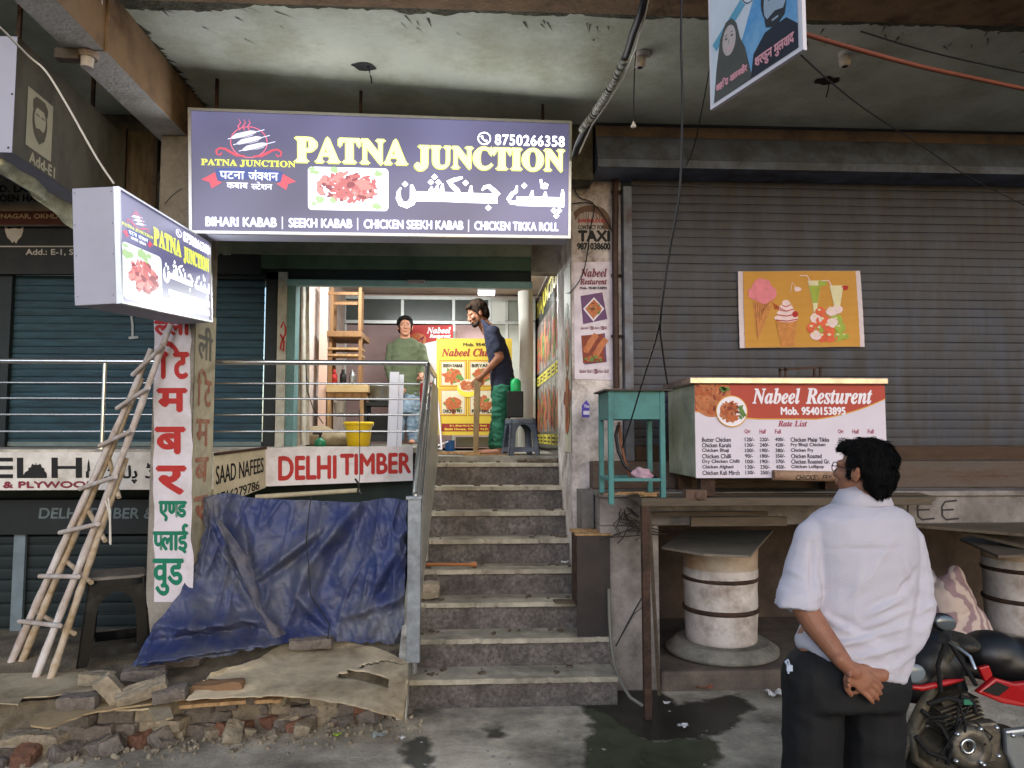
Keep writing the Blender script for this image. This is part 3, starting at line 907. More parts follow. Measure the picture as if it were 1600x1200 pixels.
t = thing('sign', 'large lit sign box with yellow and white lettering over the stairs', 'sign', (-.6, 5.2, 3.27))
sfM = Surf(P(294,169,4.98), P(893,190,5.30), P(891,373,5.30), P(296,365,4.98), (293, 172, 893, 372))
sf = sfM
fc = lightbox(t, sf, .17, True)
mb = MB()
logo(mb, sf, 381, 224, 1.0)
text(mb, 3, PJ[0], sf, 451, 254, 622, 214, 2.9); text(mb, 3, PJ[1], sf, 636, 262, 880, 222, 2.9)
text(mb, 3, PJ[0], sf, 450, 255, 623, 213, 2.0); text(mb, 3, PJ[1], sf, 635, 263, 881, 221, 2.0)
text(mb, 2, PJ[0], sf, 451, 254, 622, 214, 1.9, LIFT+.004); text(mb, 2, PJ[1], sf, 636, 262, 880, 222, 1.9, LIFT+.004)
phone(mb, sf, 747, 206, 10)
text(mb, 1, '8750266358', sf, 765, 216, 881, 198.5, .4, track=.06)
urdu(mb, 1, sf, lambda x, y: (x, y), 1.0)
# the thick joined baseline of the Urdu words
for s, x0, x1 in (('BIHARI KABAB', 317, 421), ('SEEKH KABAB', 440, 536), ('CHICKEN SEEKH KABAB', 555, 713), ('CHICKEN TIKKA ROLL', 732, 872)):
    text(mb, 7, s, sf, x0, 359.5, x1, 345.5, .75)
for x in (430, 545, 722): rect(mb, 7, sf, x-.8, 343, x+.8, 363)
build('lettering', mb, EM, fc)
mb = MB(); g = random.Random(2)
rr = [(x, y) for cx, cy, a0 in ((587, 267, 90), (587, 325, 0), (475, 325, -90), (475, 267, -180)) for x, y in [(cx + 6*math.cos(R(a0 - 15*k)), cy - 6*math.sin(R(a0 - 15*k))) for k in range(7)]]
poly(mb, 12, sf, rr[::-1], LIFT)
for c in range(10): disc(mb, 11, sf, g.choice([g.uniform(474, 510), g.uniform(560, 588)]), g.choice([g.uniform(264, 276), g.uniform(305, 326)]), g.uniform(4, 8), g.uniform(3, 6), LIFT+.0002+c*.00005, 9, .3, g)
food(mb, sf, 532, 294, 48, 22, 150, [8, 8, 9, 10, 8, 10], 5.2, 5, LIFT+.001)
build('food_picture', mb, EM, fc)
for px, Y in ((330, 5.0), (560, 5.13), (850, 5.28)):
    mb = MB(); p = P(px, 170, Y); mb.bar((p.x, Y+.1, sfM.at(px, 172).z - .01), (p.x, Y+.1, 4.351), .02); build('hanger', mb, M_rust, t)

EM2 = EM[:]; EM2[1] = E_w2; EM2[12] = E_p2
t = thing('sign', 'smaller lit sign box jutting out from the column with a plain white end', 'sign', (-1.9, 4.5, 2.6))
sfm = Surf(P(182,291,3.84), P(328,380,5.14), P(330,504,5.14), P(187,474,3.84), (0, 0, 150, 115))
sf = sfm
fc = lightbox(t, sf, .215, False)
mb = MB()
logo(mb, sf, 26, 24, .30)
text(mb, 3, PJ[0], sf, 48, 41, 92, 21, .7); text(mb, 3, PJ[1], sf, 97, 46, 146, 25, .7)
phone(mb, sf, 89, 12, 4.6); text(mb, 1, '8750266358', sf, 97, 18, 147, 6, .6)
urdu(mb, 1, sf, lambda x, y: (61 + (x-603)*.305, 47 + (y-266)*.56), .40)
text(mb, 1, 'BIHARI KABAB | SEEKH KABAB', sf, 70, 96, 146, 86, .5); text(mb, 1, 'CHICKEN SEEKH | TIKKA ROLL', sf, 70, 108, 146, 98, .5)
build('lettering', mb, EM2, fc)
mb = MB()
rr = [(x, y) for cx, cy, a0 in ((54, 57, 90), (54, 104, 0), (9, 104, -90), (9, 57, -180)) for x, y in [(cx + 5*math.cos(R(a0 - 15*k)), cy - 5*math.sin(R(a0 - 15*k))) for k in range(7)]]
poly(mb, 12, sf, rr[::-1], LIFT)
for c in range(8): disc(mb, 11, sf, g.uniform(8, 40), g.uniform(55, 68), g.uniform(3, 6), g.uniform(2, 5), LIFT+.0002+c*.00005, 9, .3, g)
food(mb, sf, 33, 82, 19, 16, 90, [8, 8, 9, 10, 8, 10], 4, 9, LIFT+.001)
build('food_picture', mb, EM2, fc)
mb = MB()
sfe = Surf(sf.at(0,0,-.227), sf.at(0,0,-.012), sf.at(0,115,-.012), sf.at(0,115,-.227), (0,0,70,190))
for x, y in ((5,8),(65,8),(4,60),(66,60),(5,110),(66,110),(6,176),(64,176)):
    disc(mb, 0, sfe, x, y, .9, .9, .002, 8)
build('screw', mb, M_wire, t)
mb = MB()
a = sf.at(128, 30, -.24); mb.bar(a, (a.x - .02, 5.25, a.z + .02), .03); b = sf.at(128, 95, -.24); mb.bar(b, (b.x - .02, 5.25, b.z), .03)
build('bracket', mb, M_rust, t)

for nm, s_, par, wd, en in (('sign_light', sfM, bpy.data.objects['sign'], (2.7, .86), 8.5), ('sign_light', sfm, bpy.data.objects['sign.001'], (1.25, .55), 4.5)):
    ld = bpy.data.lights.new(nm, 'AREA'); ld.shape = 'RECTANGLE'; ld.size, ld.size_y = wd; ld.energy = en; ld.color = (.93, .95, 1)
    lo = bpy.data.objects.new(nm, ld); col.objects.link(lo); lo.parent = par
    r_ = s_.r; c_ = s_.at((r_[0]+r_[2])/2, (r_[1]+r_[3])/2, .02)
    lo.rotation_euler = s_.n.to_track_quat('Z', 'Y').to_euler(); lo.rotation_euler = (-s_.n).to_track_quat('-Z', 'Y').to_euler() if False else s_.n.to_track_quat('-Z', 'Y').to_euler()
    lo.location = c_ - ORI[par.name]
# long unlit board at the far left
t = thing('sign_box', 'long unlit brown sign box with a faded barber portrait high at the left', 'sign', (-2.5, 4.5, 3.3))
Xb = P(24, 150, 3.9).x
sfX = Surf((Xb, 3.9, 3.97), (Xb, 5.12, 3.93), (Xb, 5.12, 3.30), (Xb, 3.9, 3.34), (0, 0, 122, 64))
sf = sfX
M_bb = mat('brown_sign_face', '575141', .7, .25, 2.5, '39362b', .45, 4, .12, 30, stretch=(1, 1, .5))
mb = MB(); poly(mb, 0, sf, [(0,64),(122,64),(122,0),(0,0)], 0); fc = build('face', mb, M_bb, t); ORI[fc.name] = ORI[t.name]
mb = MB(); mb.prism([sf.at(0,64,-.004), sf.at(122,64,-.004), sf.at(122,0,-.004), sf.at(0,0,-.004)], -sf.n*.25); build('box', mb, M_signbox, t)
mb = MB()
rect(mb, 0, sf, 10, 22, 34, 55); disc(mb, 1, sf, 22, 37, 7, 12, LIFT+.0005); disc(mb, 0, sf, 22, 36, 5.3, 7.5, LIFT+.001)
poly(mb, 1, sf, [(15,32),(15,27),(18,24),(26,24),(29,27),(29,32),(27,30),(17,30)][::-1], LIFT+.0015)
poly(mb, 1, sf, [(16,38),(18,42),(22,41),(26,42),(28,38),(27,46),(22,50),(17,46)][::-1], LIFT+.0015)
for x in (19.6, 24.4): stroke(mb, 1, sf, [(x-1.6,34),(x+1.6,34)], .8, LIFT+.0018)
text(mb, 0, 'Add-E1', sf, 14, 63, 38, 57, .35)
build('faded_print', mb, [mat('faded_pale', '9a947e', .8, .1, 8), mat('faded_dark', '4f493c', .8, .1, 8)], fc)
mb = MB()
sfe = Surf(sf.at(0,0,-.25), sf.at(0,0,-.004), sf.at(0,64,-.004), sf.at(0,64,-.25), (0,0,40,100))
for x, y in ((37,4),(38,50),(37,96)): disc(mb, 0, sfe, x, y, 1, 1, .002, 8)
build('screw', mb, M_wire, t)
mb = MB()
mb.bar((Xb-.12, 4.1, 3.96), (Xb-.12, 4.1, 4.29), .02); mb.bar((Xb-.12, 4.9, 3.93), (Xb-.12, 4.9, 4.36), .02)
build('hanger', mb, M_rust, t)

# pale cloth hanging under it
def cloth(u, v):
    a = [P(-60,232,3.86), P(0,243,3.95), P(62,264,4.3), P(118,292,4.75)]
    b = [P(-60,246,3.95), P(0,268,4.1), P(58,312,4.4), P(122,362,4.85)]
    def at(L, u):
        s = u * 3; i = min(2, int(s)); return L[i].lerp(L[i+1], s - i)
    p = at(a, u).lerp(at(b, u), v)
    p.z -= .05 * math.sin(v * 3.1) * (1 - u * .4); p.y += .10 * math.sin(v*5 + u*6) * .4; p.x += .03*noise.noise(V((u*7, v*3, 2)))
    return p
mb = MB(); mb.grid(cloth, 40, 14)
o = build('awning_cloth', mb, mat('grimy_cloth', 'd6d9bf', .85, .12, 6, '84826a', .4, 5, .2, 40), label='pale grimy cloth slung under the brown sign box', cat='cloth')

# ================================================================== right: pier, shutter, housing
px0, px1 = P(893, 500, 5.95).x, P(972, 500, 5.95).x
YP = 5.95
t = thing('pier', 'flaking white wall pier covered with posters beside the stairs', 'pier', (1.05, 6.4, 0))
mb = MB(); mb.box((px0, YP, .1), (px1, 6.93, 4.30)); build('wall', mb, mat('flaking_pier', 'd0c6c2', .85, .12, 5, '6f6259', .42, 4.5, .45, 45), t, bevel=.008)
mb = MB(); mb.box((px1 + .004, 5.86, 1.45), (P(989, 500, 5.86).x, 6.2, 3.9)); build('jamb', mb, mat('blue_grey_jamb', '6b717c', .6, .2, 6, '4a3830', .35, 4), t)
mb = MB(); mb.tube([P(962, 205, 5.9), P(961, 400, 5.9), P(963, 606, 5.9)], .026, 10); 
for y in (300, 430, 525): mb.tube([P(955, y, 5.92), P(974, y, 5.92)], .012, 6)
build('drain_pipe', mb, mat('brown_pipe', '3e2c26', .7, .3, 8), t)
mb = MB(); g = random.Random(5)
sf = flat(893, 290, 958, 392, YP - .003)
top = [(895 + k*6, 335 - 12*math.sin(k*.32) + g.uniform(-3, 3)) for k in range(10)]
poly(mb, 0, sf, ([(895, 391), (955, 391)] + [(955, 340)] + top[::-1])[::1], .001)
poly(mb, 3, sf, [(896,332),(903,326),(912,322),(922,321),(933,322),(943,326),(950,334),(954,345),(956,360),(944,358),(940,340),(930,332),(915,331),(905,335),(899,345)][::-1], .0012)
for k in range(9):
    stroke(mb, 3, sf, [(905 + k*5, 325 + g.uniform(0, 8)), (906 + k*5 + g.uniform(-4, 4), 350 + g.uniform(-14, 14))], g.uniform(.6, 2), .005)
text(mb, 1, 'SHAHABUDDIN', sf, 903, 348, 946, 342, .3, .0016)
text(mb, 2, 'CONTACT FOR', sf, 903, 358.5, 944, 352.5, .3, .0016)
text(mb, 2, 'TAXI', sf, 904, 377, 952, 361, 1.3, .0016)
text(mb, 2, '9871038600', sf, 902, 390, 953, 380, .7, .0016)
build('torn_bill', mb, [mat('bill_paper', 'b4aaa4', .85, .06, 6, '8b7d72', .3, 6), M_redp, M_blk, mat('torn_brown', '6d5648', .9, .25, 12)], t)
M_meat = mat('print_meat', 'a8562f', .6, .25, 30)
M_meat2 = mat('print_meat_dark', '7a3322', .6, .25, 30)
M_meat3 = mat('print_orange', 'b06a42', .6, .2, 30)
M_leaf = mat('print_green', '5b7a3a', .6, .25, 30)
M_purp = mat('print_purple', '5f3d64', .6, .2, 12)
M_maro = mat('print_maroon', '6f2a3c', .6, .15, 12)
M_prw = mat('print_white', 'd5cdd6', .6, .05, 6)
PR = [M_prw, M_maro, M_meat, M_meat2, M_meat3, M_leaf, M_purp, M_blk]
t = thing('poster', 'tall pale poster with two dish photographs pasted on the pier', 'poster', P(925, 592, YP-.006))
sf = flat(897, 408, 957, 592, YP - .006)
mb = MB(); poly(mb, 0, sf, [(898,592),(957,594),(957,409),(896,410)], 0); build('sheet', mb, mat('pale_poster', 'd2c8d2', .7, .05, 5, 'a0929a', .3, 4), t)
mb = MB()
text(mb, 1, ser('Nabeel'), sf, 907, 433, 948, 420, .3); text(mb, 1, ser('Resturent'), sf, 906, 445, 948, 436, .25)
text(mb, 7, 'Mob. 9540153895', sf, 906, 452.5, 948, 448.5, .25)
poly(mb, 6, sf, [(907,463),(941,457),(949,499),(911,507)][::-1]); poly(mb, 0, sf, [(928,465),(944,483),(927,503),(911,483)][::-1], LIFT+.001)
poly(mb, 4, sf, [(928,468),(941,483),(927,499),(914,483)][::-1], LIFT+.0015); food(mb, sf, 928, 483, 9, 10, 40, [2, 4, 2, 3, 5], 2.2, 1, LIFT+.002)
poly(mb, 6, sf, [(910,527),(945,521),(948,566),(913,570)][::-1]); poly(mb, 3, sf, [(908,525),(942,522),(945,566),(911,568)][::-1], LIFT+.001)
for x, y, r_ in ((917, 541, .3), (932, 548, .2)):
    stroke(mb, 4, sf, [(x, y+6), (x+6, y-6), (x+15, y-18)], [9, 10, 9], LIFT+.0016)
    food(mb, sf, x, y+6, 5, 5, 14, [2, 4], 2, 3, LIFT+.003)
food(mb, sf, 928, 561, 14, 4, 26, [5, 5, 2], 2.2, 7, LIFT+.004)
text(mb, 1, ser('Special Chicken Chilli', False), sf, 907, 516, 948, 510.5, .1); text(mb, 1, ser('Butter Roti Chicken Roll', False), sf, 905, 584, 951, 577, .1)
build('print', mb, PR, t)
mb = MB(); sf = flat(905, 620, 925, 655, YP - .003)
poly(mb, 0, sf, [(909,652),(921,652),(921,632),(916,625),(909,634)], 0); rect(mb, 1, sf, 911.5, 642, 921, 648, .001); text(mb, 1, 'The', sf, 912.5, 637, 920, 632.5, .2, .001)
build('sticker', mb, [mat('violet_sticker', '4f3f9c', .6, .1, 10), M_prw], label='small violet arrow sticker on the pier below the tall poster', cat='sticker')
# tall narrow poster on the inner face of the pier, and the menu wall beyond it
t = thing('poster', 'narrow cream poster on the side of the pier facing the stairs', 'poster', (px0, 6.2, 1.8))
sf = Surf((px0-.004, 6.40, 3.3), (px0-.004, 5.98, 3.3), (px0-.004, 5.98, 1.72), (px0-.004, 6.40, 1.72), (0, 0, 48, 158))
mb = MB(); rect(mb, 0, sf, 0, 0, 48, 158, 0); build('sheet', mb, mat('cream_poster', 'c3bda8', .6, .06, 5, '9b9484', .3, 4), t)
mb = MB(); stroke(mb, 1, sf, arc(24, 62, 17, 30, 0, 360, 24), 2); food(mb, sf, 24, 62, 12, 22, 30, [2, 4, 5], 6, 2); food(mb, sf, 24, 118, 18, 22, 60, [4, 2, 5, 3], 6, 4); build('print', mb, PR, t)
E_menu = mat('menu_black', '17191c', .18, .1, 5, spec=.5)
M_yel = mat('print_yellow', 'cfc23c', .4, .1, 8)
M_gls = mat('menu_photo', '857670', .2, .15, 5, spec=.5)
t = thing('menu_board', 'black glossy menu wall with dish photographs and yellow captions inside the doorway', 'board', (.84, 8, 1.7))
Xm = .84
sf = Surf((Xm-.002, 10.15, 3.68), (Xm-.002, 6.98, 3.68), (Xm-.002, 6.98, 1.68), (Xm-.002, 10.15, 1.68), (0, 0, 317, 200))
mb = MB(); rect(mb, 0, sf, 0, 0, 317, 200, 0); mf = build('board', mb, E_menu, t); ORI[mf.name] = ORI[t.name]
mb = MB(); g = random.Random(4)
text(mb, 3, 'PATNA JUNCTION', sf, 10, 34, 300, 10, 1.2); 
for i in range(7):
    x = 8 + i*44
    for (y0, y1) in ((42, 104), (122, 178)):
        rect(mb, 4, sf, x, y0, x+40, y1, LIFT+.0002)
        food(mb, sf, x+20, (y0+y1)/2 + 4, 15, 20, 34, [0, 1, 2, 0, 5], 7, i*3+y0, LIFT+.001)
    rect(mb, 3, sf, x, 107, x+40, 119, LIFT+.0004); rect(mb, 3, sf, x, 181, x+40, 192, LIFT+.0004)
    for y in (110, 184):
        for q in range(2): rect(mb, 6, sf, x+5, y+q*4, x+5+g.uniform(18, 30), y+q*4+2, LIFT+.001)
build('print', mb, [M_meat3, M_meat2, mat('print_red', 'a82f2a', .3, .2, 20), M_yel, M_gls, M_leaf, M_blk], mf)
mb = MB(); mb.box((.80, 6.93, 1.66), (.838, 6.975, 3.42)); build('trim', mb, M_alu, t)

# roller shutter of the closed shop on the right
YT = 5.90
x0 = P(988, 450, YT).x
zt_, zb_ = P(1200, 262, YT).z, P(1200, 697, YT).z
t = thing('roller_shutter', 'wide closed grey roller shutter with an ice cream poster on it', 'shutter', (4, YT, zb_))
M_sh = mat('grey_shutter', '3e414c', .55, .3, 2.6, '37322f', .44, 3, .15, 50, stretch=(2.2, 1, .5))
mb = MB(); slats(mb, x0, 9, zb_, zt_, YT, .0715, .008); build('curtain', mb, M_sh, t)
mb = MB(); mb.box((x0, YT-.05, zb_ - .115), (9, YT+.03, zb_)); build('bottom_bar', mb, mat('rust_bar', '4c392b', .8, .3, 4, '3c2c21', .5, 5, .3, 60, stretch=(.6,1,4)), t, bevel=.006)
t = thing('shutter_housing', 'long blue grey sheet metal hood above the wide shutter', 'housing', (5, 5.9, 3.86))
xh = P(932, 220, 5.66).x
zz = lambda py, Y: P(1100, py, Y).z
prof = [(5.70, 4.34), (5.70, zz(216, 5.70)), (5.68, zz(217, 5.68)), (5.60, zz(249, 5.60)), (5.585, zz(251, 5.585)), (5.585, zz(263, 5.585)), (5.72, zz(271, 5.72)), (5.97, zz(271, 5.72)), (5.97, 4.34)]
mb = MB(); mb.prism([(xh, y, z) for y, z in prof], (8, 0, 0)); o = build('hood', mb, [mat('hood_blue', '667084', .55, .2, 3, '3e3b3b', .4, 4, .1, 30), mat('hood_brown', '8f7862', .7, .25, 3, '4b4340', .45, 3)], t)
for p in o.data.polygons:
    if p.normal.y < -.98 and p.center.z + ORI[t.name].z > 4.0: p.material_index = 1
mb = MB(); mb.box((xh, 5.675, zz(198, 5.68)), (9, 5.699, zz(189, 5.68))); build('seam', mb, mat('hood_dark', '373a42', .6, .2, 6), t)

# ice cream poster
t = thing('poster', 'orange poster of ice cream cones and fruit drinks taped on the wide shutter', 'poster', P(1250, 545, 5.86))
YI = 5.868
sf = flat(1150, 422, 1352, 545, YI)
sf.c = [P(1153,424,YI), P(1344,423,YI), P(1351,542,YI), P(1156,544,YI)]
_at = sf.at
def wave_at(x, y, l=0):
    p = _at(x, y, l); p.y +=   .004*math.sin((x-1150)*.045 + (y-422)*.025) + .0012*math.sin((y-422)*.45) + .005*noise.noise(V((x*.02, y*.03, 3))); return p
sf.at = wave_at
def wav(u, v): return sf.at(1150 + 202*u, 422 + 123*v, 0)
mb = MB(); mb.grid(lambda u, v: wav(u, 1-v), 30, 40); build('sheet', mb, mat('poster_edge', 'cdbfc4', .7, .05, 6), t)
mb = MB()
I = [mat('poster_orange', 'bd8834', .6, .06, 4), mat('ice_pink', 'd67a86', .6, .15, 10), mat('waffle', 'b9793c', .6, .2, 20), mat('cream_white', 'ddc4c4', .6, .1, 10), M_redp, mat('lime_drink', '93a23c', .6, .2, 10), mat('fruit_red', 'cf5a38', .6, .2, 12), mat('glass_pale', 'cfc79f', .5, .1, 8), M_meat2]
L0 = .009
mb.grid(lambda u, v: sf.at(1158 + 186*u, 544.5 - 122*v, L0 - .002), 40, 40, m=0)
def q(dx, dy): return (1150 + dx, 422 + dy)
poly(mb, 2, sf, [q(22,48),q(60,42),q(42,80),q(28,112)][::-1], L0+.001); 
for k in range(7): stroke(mb, 8, sf, [q(26+k*4, 50), q(28+k*1.5, 106-k*7)], .7, L0+.0015)
for x, y, r_ in ((38,26,17),(28,36,13),(48,36,14),(40,42,13)): disc(mb, 1, sf, *q(x,y), r_, r_*.85, L0+.002+.0001*x/10, 14, .1, rnd)
poly(mb, 2, sf, [q(58,80),q(93,80),q(87,121),q(66,121)][::-1], L0+.001)
for k in range(5): stroke(mb, 8, sf, [q(62+k*7, 84), q(67+k*4.5, 120)], .6, L0+.0012)
for x, y, rx in ((76,76,20),(76,68,16),(76,60,12),(76,53,7)):
    disc(mb, 3, sf, *q(x,y), rx, 6.5, L0+.002+.0002*(80-y)/8, 14, .08, rnd); stroke(mb, 4, sf, [q(x-rx*.9,y+3), q(x,y+5), q(x+rx*.9,y+2)], 1.6, L0+.0045)
disc(mb, 4, sf, *q(90,70), 5, 5, L0+.0048)
for k in range(6): stroke(mb, 4, sf, [q(56+k*3,52+k*2), q(58+k*3,62)], 1.5, L0+.003)
for (x, m_, l) in ((124, 5, 0), (160, 6, 8)):
    poly(mb, 7, sf, [q(x-11,16+l),q(x+12,16+l),q(x+4,54+l),q(x+3,66),q(x-3,66),q(x-4,54+l)][::-1], L0+.001)
    poly(mb, m_, sf, [q(x-9,24+l),q(x+10,24+l),q(x+4,52+l),q(x-4,52+l)][::-1], L0+.0015)
    stroke(mb, 3, sf, [q(x-4,22+l), q(x-12,8+l), q(x-24,8+l)], 1.6, L0+.002); disc(mb, 4 if m_ == 6 else 5, sf, *q(x+14,20+l), 7, 5, L0+.002, 10, .25, rnd)
for x, y, r_, m_ in ((132,66,9,6),(150,66,9,3),(160,62,8,3),(124,76,10,3),(136,80,11,6),(150,84,9,3),(158,80,10,5),(118,92,10,6),(130,94,8,5),(144,90,11,6),(162,92,9,5),(122,104,9,3),(134,106,10,6),(146,106,11,6),(160,106,9,5),(170,106,6,5)):
    disc(mb, m_, sf, *q(x,y), r_, r_*.85, L0+.003+.0001*(x+y)%.002, 14, .12, rnd)
    disc(mb, 7, sf, *q(x-2,y-3), r_*.3, r_*.2, L0+.0062, 8)
stroke(mb, 3, sf, [q(84,34),q(88,18),q(92,26)], .8, L0+.001); disc(mb, 3, sf, *q(96,30), 7, 4, L0+.001, 9, .3, rnd)
build('print', mb, I, t)

# ---------------------------------------------------------- raised counter with the vault under it
YC = 5.45
Zc = 1.44
t = thing('counter', 'raised concrete ledge with open vault below holding cart and stand', 'ledge', (3, 6, 0))
M_ledge = mat('ledge_concrete', '8d8580', .88, .2, 3.5, '57504a', .42, 2.5, .4, 40)
xl = P(937, 800, YC).x
xo = P(1030, 900, YC).x
mb = MB()
mb.prism([(xl+.07, YC, 0), (xo, YC, 0), (xo, YC, 1.19), (xl, YC, 1.19)], (0, .75, 0)); build('end_pier', mb, M_ledge, t, bevel=.012)
mb = MB(); mb.box((xl, YC-.002, 1.192), (9, YC+.25, 1.40)); lt_ = build('lintel', mb, M_ledge, t, bevel=.01); ORI[lt_.name] = ORI[t.name]
mb = MB(); mb.box((xl-.01, YC-.03, 1.402), (9, 6.1, Zc)); build('slab', mb, M_ledge, t, bevel=.006)
mb = MB(); mb.box((xo-.2, 7.0, 0), (9, 7.1, 1.40)); mb.box((xo-.02, YC+.75, 0), (xo+.06, 7.0, 1.40)); build('vault_wall', mb, mat('vault_brown', '5e5048', .95, .25, 3, '3c332e', .45, 2), t)  # vault walls in dark brown, blotched darker at random
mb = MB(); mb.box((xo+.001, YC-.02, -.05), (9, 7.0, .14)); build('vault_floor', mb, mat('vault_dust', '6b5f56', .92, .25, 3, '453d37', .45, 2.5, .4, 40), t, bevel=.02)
mb = MB(); mb.box((xl, 5.74, 1.441), (9, 5.93, zb_ - .118)); build('sill', mb, mat('rust_sill', '5f5750', .85, .25, 4, '4c3528', .45, 4, .35, 50, stretch=(.6,1,3)), t, bevel=.01)
sf = flat(1380, 775, 1530, 822, YC - .0025)
mb = MB()
stroke(mb, 0, sf, [(1388,812),(1395,790),(1403,812)], 2.6); stroke(mb, 0, sf, [(1391,803),(1400,803)], 2.2)
stroke(mb, 0, sf, [(1417,813),(1419,781)], 2.6)
for x in (1432, 1470):
    stroke(mb, 0, sf, [(x+25,782),(x+6,784),(x+1,792),(x+2,806),(x+8,812),(x+28,810)], 2.8); stroke(mb, 0, sf, [(x+2,797),(x+20,796)], 2.6, LIFT+.001)
build('graffiti', mb, mat('spray_black', '2e2b2d', .8, .25, 20), lt_)
# wall painted dark beside the steps
mb = MB(); mb.add([(SX1+.095, 5.93, 1.42), (SX1+.095, 5.93, .3), (xl-.03, YC+.05, .3)], [(0,1,2)])
mb.prism([(SX1+.002, 5.66, .2), (SX1+.002, 5.945, .2), (SX1+.002, 5.945, 1.43), (SX1+.002, 5.66, 1.43)], (.09, 0, 0)); build('side_wall', mb, mat('grey_dado', '7b7672', .85, .2, 3, '504b48', .45, 2, .3, 40), t)
# front rail on posts
zr0 = P(1100, 790, 4.92).z
t = thing('post', 'rusty square post holding the front shelf at the puddle', 'post', (P(1011, 1000, 4.92).x, 4.92, 0))
mb = MB(); mb.bar((P(1012, 1110, 4.92).x, 4.92, 0), (P(1007, 780, 4.92).x, 4.92, Zc - .05), .055, .05); build('shaft', mb, M_rust, t, bevel=.004)
mb = MB(); mb.bar(P(1014, 800, 4.97), P(1030, 1085, 5.2), .02, .03); build('strip', mb, M_plank, t)
t = thing('shelf', 'grimy plank shelf running in front of the ledge', 'shelf', (1.9, 5.1, 1.36))
mb = MB(); g = random.Random(8)
xs0, xs1 = P(1000, 780, 4.9).x, 3.4
for k, (y0, y1, z0, z1) in enumerate(((4.885, 4.96, zr0, Zc), (4.97, 5.16, Zc-.035, Zc-.012), (5.17, 5.30, Zc-.04, Zc-.016), (5.31, 5.415, Zc-.035, Zc-.01))):
    mb.box((xs0 + g.uniform(0,.03), y0, z0), (xs1 - g.uniform(0,.3), y1, z1))
build('plank', mb, M_plank, t, bevel=.004)
mb = MB(); pbox(mb, 1080, 808, 1230, 822, 5.18, 5.22); pbox(mb, 1010, 800, 1200, 806, 5.28, 5.32); build('batten', mb, M_plank, t)
for k, (a, b, y0, z0, rz) in enumerate(((1420, 1640, 815, 0, .04), (1490, 1640, 843, 0, -.03))):
    t = MB(); p = P(a, y0 + k*8, 5.2); q_ = P(b, y0 + 28, 4.95)
    t.prism([P(a, 824+k*6, 5.35), P(b, 842+k*26, 4.9), P(b, 820+k*24, 5.35)], (0, 0, .022))
    build('board', t, M_plank, label=('flat weathered board jutting from the ledge over the striped sack', 'lower weathered board jutting out above the second drum')[k], cat='board', group='boards stuck out of the ledge', bevel=.003)

# barrels in the vault
M_drum = mat('drum_white', 'c9c0ba', .65, .1, 5, '7a685c', .30, 4.5, .12, 25)
M_drumt = mat('drum_ochre', 'b8aa9b', .7, .1, 6, '946a3c', .5, 2.2)
def drum(px, pyb, Y, label):
    c = P(px, pyb, Y); rr, h = .292, .76
    t = thing('drum', label, 'drum', c, 'old drums stored under the ledge')
    prof = [(rr*.90, 0), (rr*.95, .02), (rr*.96, .2), (rr*.97, .24), (rr*.98, .4), (rr, .5), (rr*.99, .58)]
    mb = MB(); mb.lathe(c, [(a_ + (b_[0]-a_)*0 + 0, b_[1]) if False else b_ for b_ in sum([[(r0 + (r1-r0)*k/5, z0 + (z1-z0)*k/5) for k in range(5)] for (r0, z0), (r1, z1) in zip(prof, prof[1:])], [])] + [prof[-1]] if False else sum([[(p0[0] + (p1[0]-p0[0])*k/5, p0[1] + (p1[1]-p0[1])*k/5) for k in range(5)] for p0, p1 in zip(prof, prof[1:])], []) + [prof[-1]], 48)
    for v in mb.v:
        d = (v - c); d.z = 0
        if d.length > .01: v += d.normalized() * (.006*noise.noise(v*5) + .003*noise.noise(v*14))
    build('body', mb, M_drum, t)
    mb = MB(); mb.lathe(c, [(rr*.99, .581), (rr*1.0, .66), (rr*1.02, h)], 36); build('rim', mb, M_drumt, t)
    for z in (.26, .5):
        mb = MB(); mb.lathe(c, [(rr*.985, z-.018), (rr*1.03, z-.010), (rr*1.03, z+.010), (rr*.985, z+.018)], 36); build('hoop', mb, M_rust, t)
    return t
drum(1127, 1000, 5.9, 'white drum with dark hoops standing on a round stone slab under the ledge')
drum(1603, 985, 5.85, 'white hooped drum at the right edge behind the motorcycle')
for px, py, Y, lb in ((1127, 1012, 5.9, 'round stone slab under the first white drum'), (1600, 1000, 5.85, 'round stone slab under the drum at the right edge')):
    c = P(px, py, Y); c.z = .141
    mb = MB(); mb.lathe(c, [(.40, 0), (.44, .02), (.44, .05), (.36, P(px, 998 if px < 1300 else 984, Y).z - .141)], 36)
    build('stone_slab', mb, M_conc, label=lb, cat='slab')
mb = MB(); c = P(1127, 868, 5.9)
zc_ = P(1127, 1000, 5.9).z + .762
mb.prism([PZ(1034, 858, zc_), PZ(1068, 832, zc_), PZ(1208, 831, zc_), PZ(1172, 872, zc_), PZ(1100, 869, zc_)], (0, 0, .018))
build('board', mb, mat('grey_plywood', '7d7468', .85, .15, 4, '5b5349', .4, 4, .2, 40), label='grey plywood offcut lying as a lid on the white drum', cat='board')
mb = MB(); zc2 = P(1603, 985, 5.85).z + .762
mb.prism([PZ(1500, 845, zc2), PZ(1530, 838, zc2), PZ(1680, 838, zc2), PZ(1700, 868, zc2), PZ(1560, 872, zc2)], (0, 0, .018))
build('board', mb, M_plank, label='weathered board lying on the drum at the right edge', cat='board')

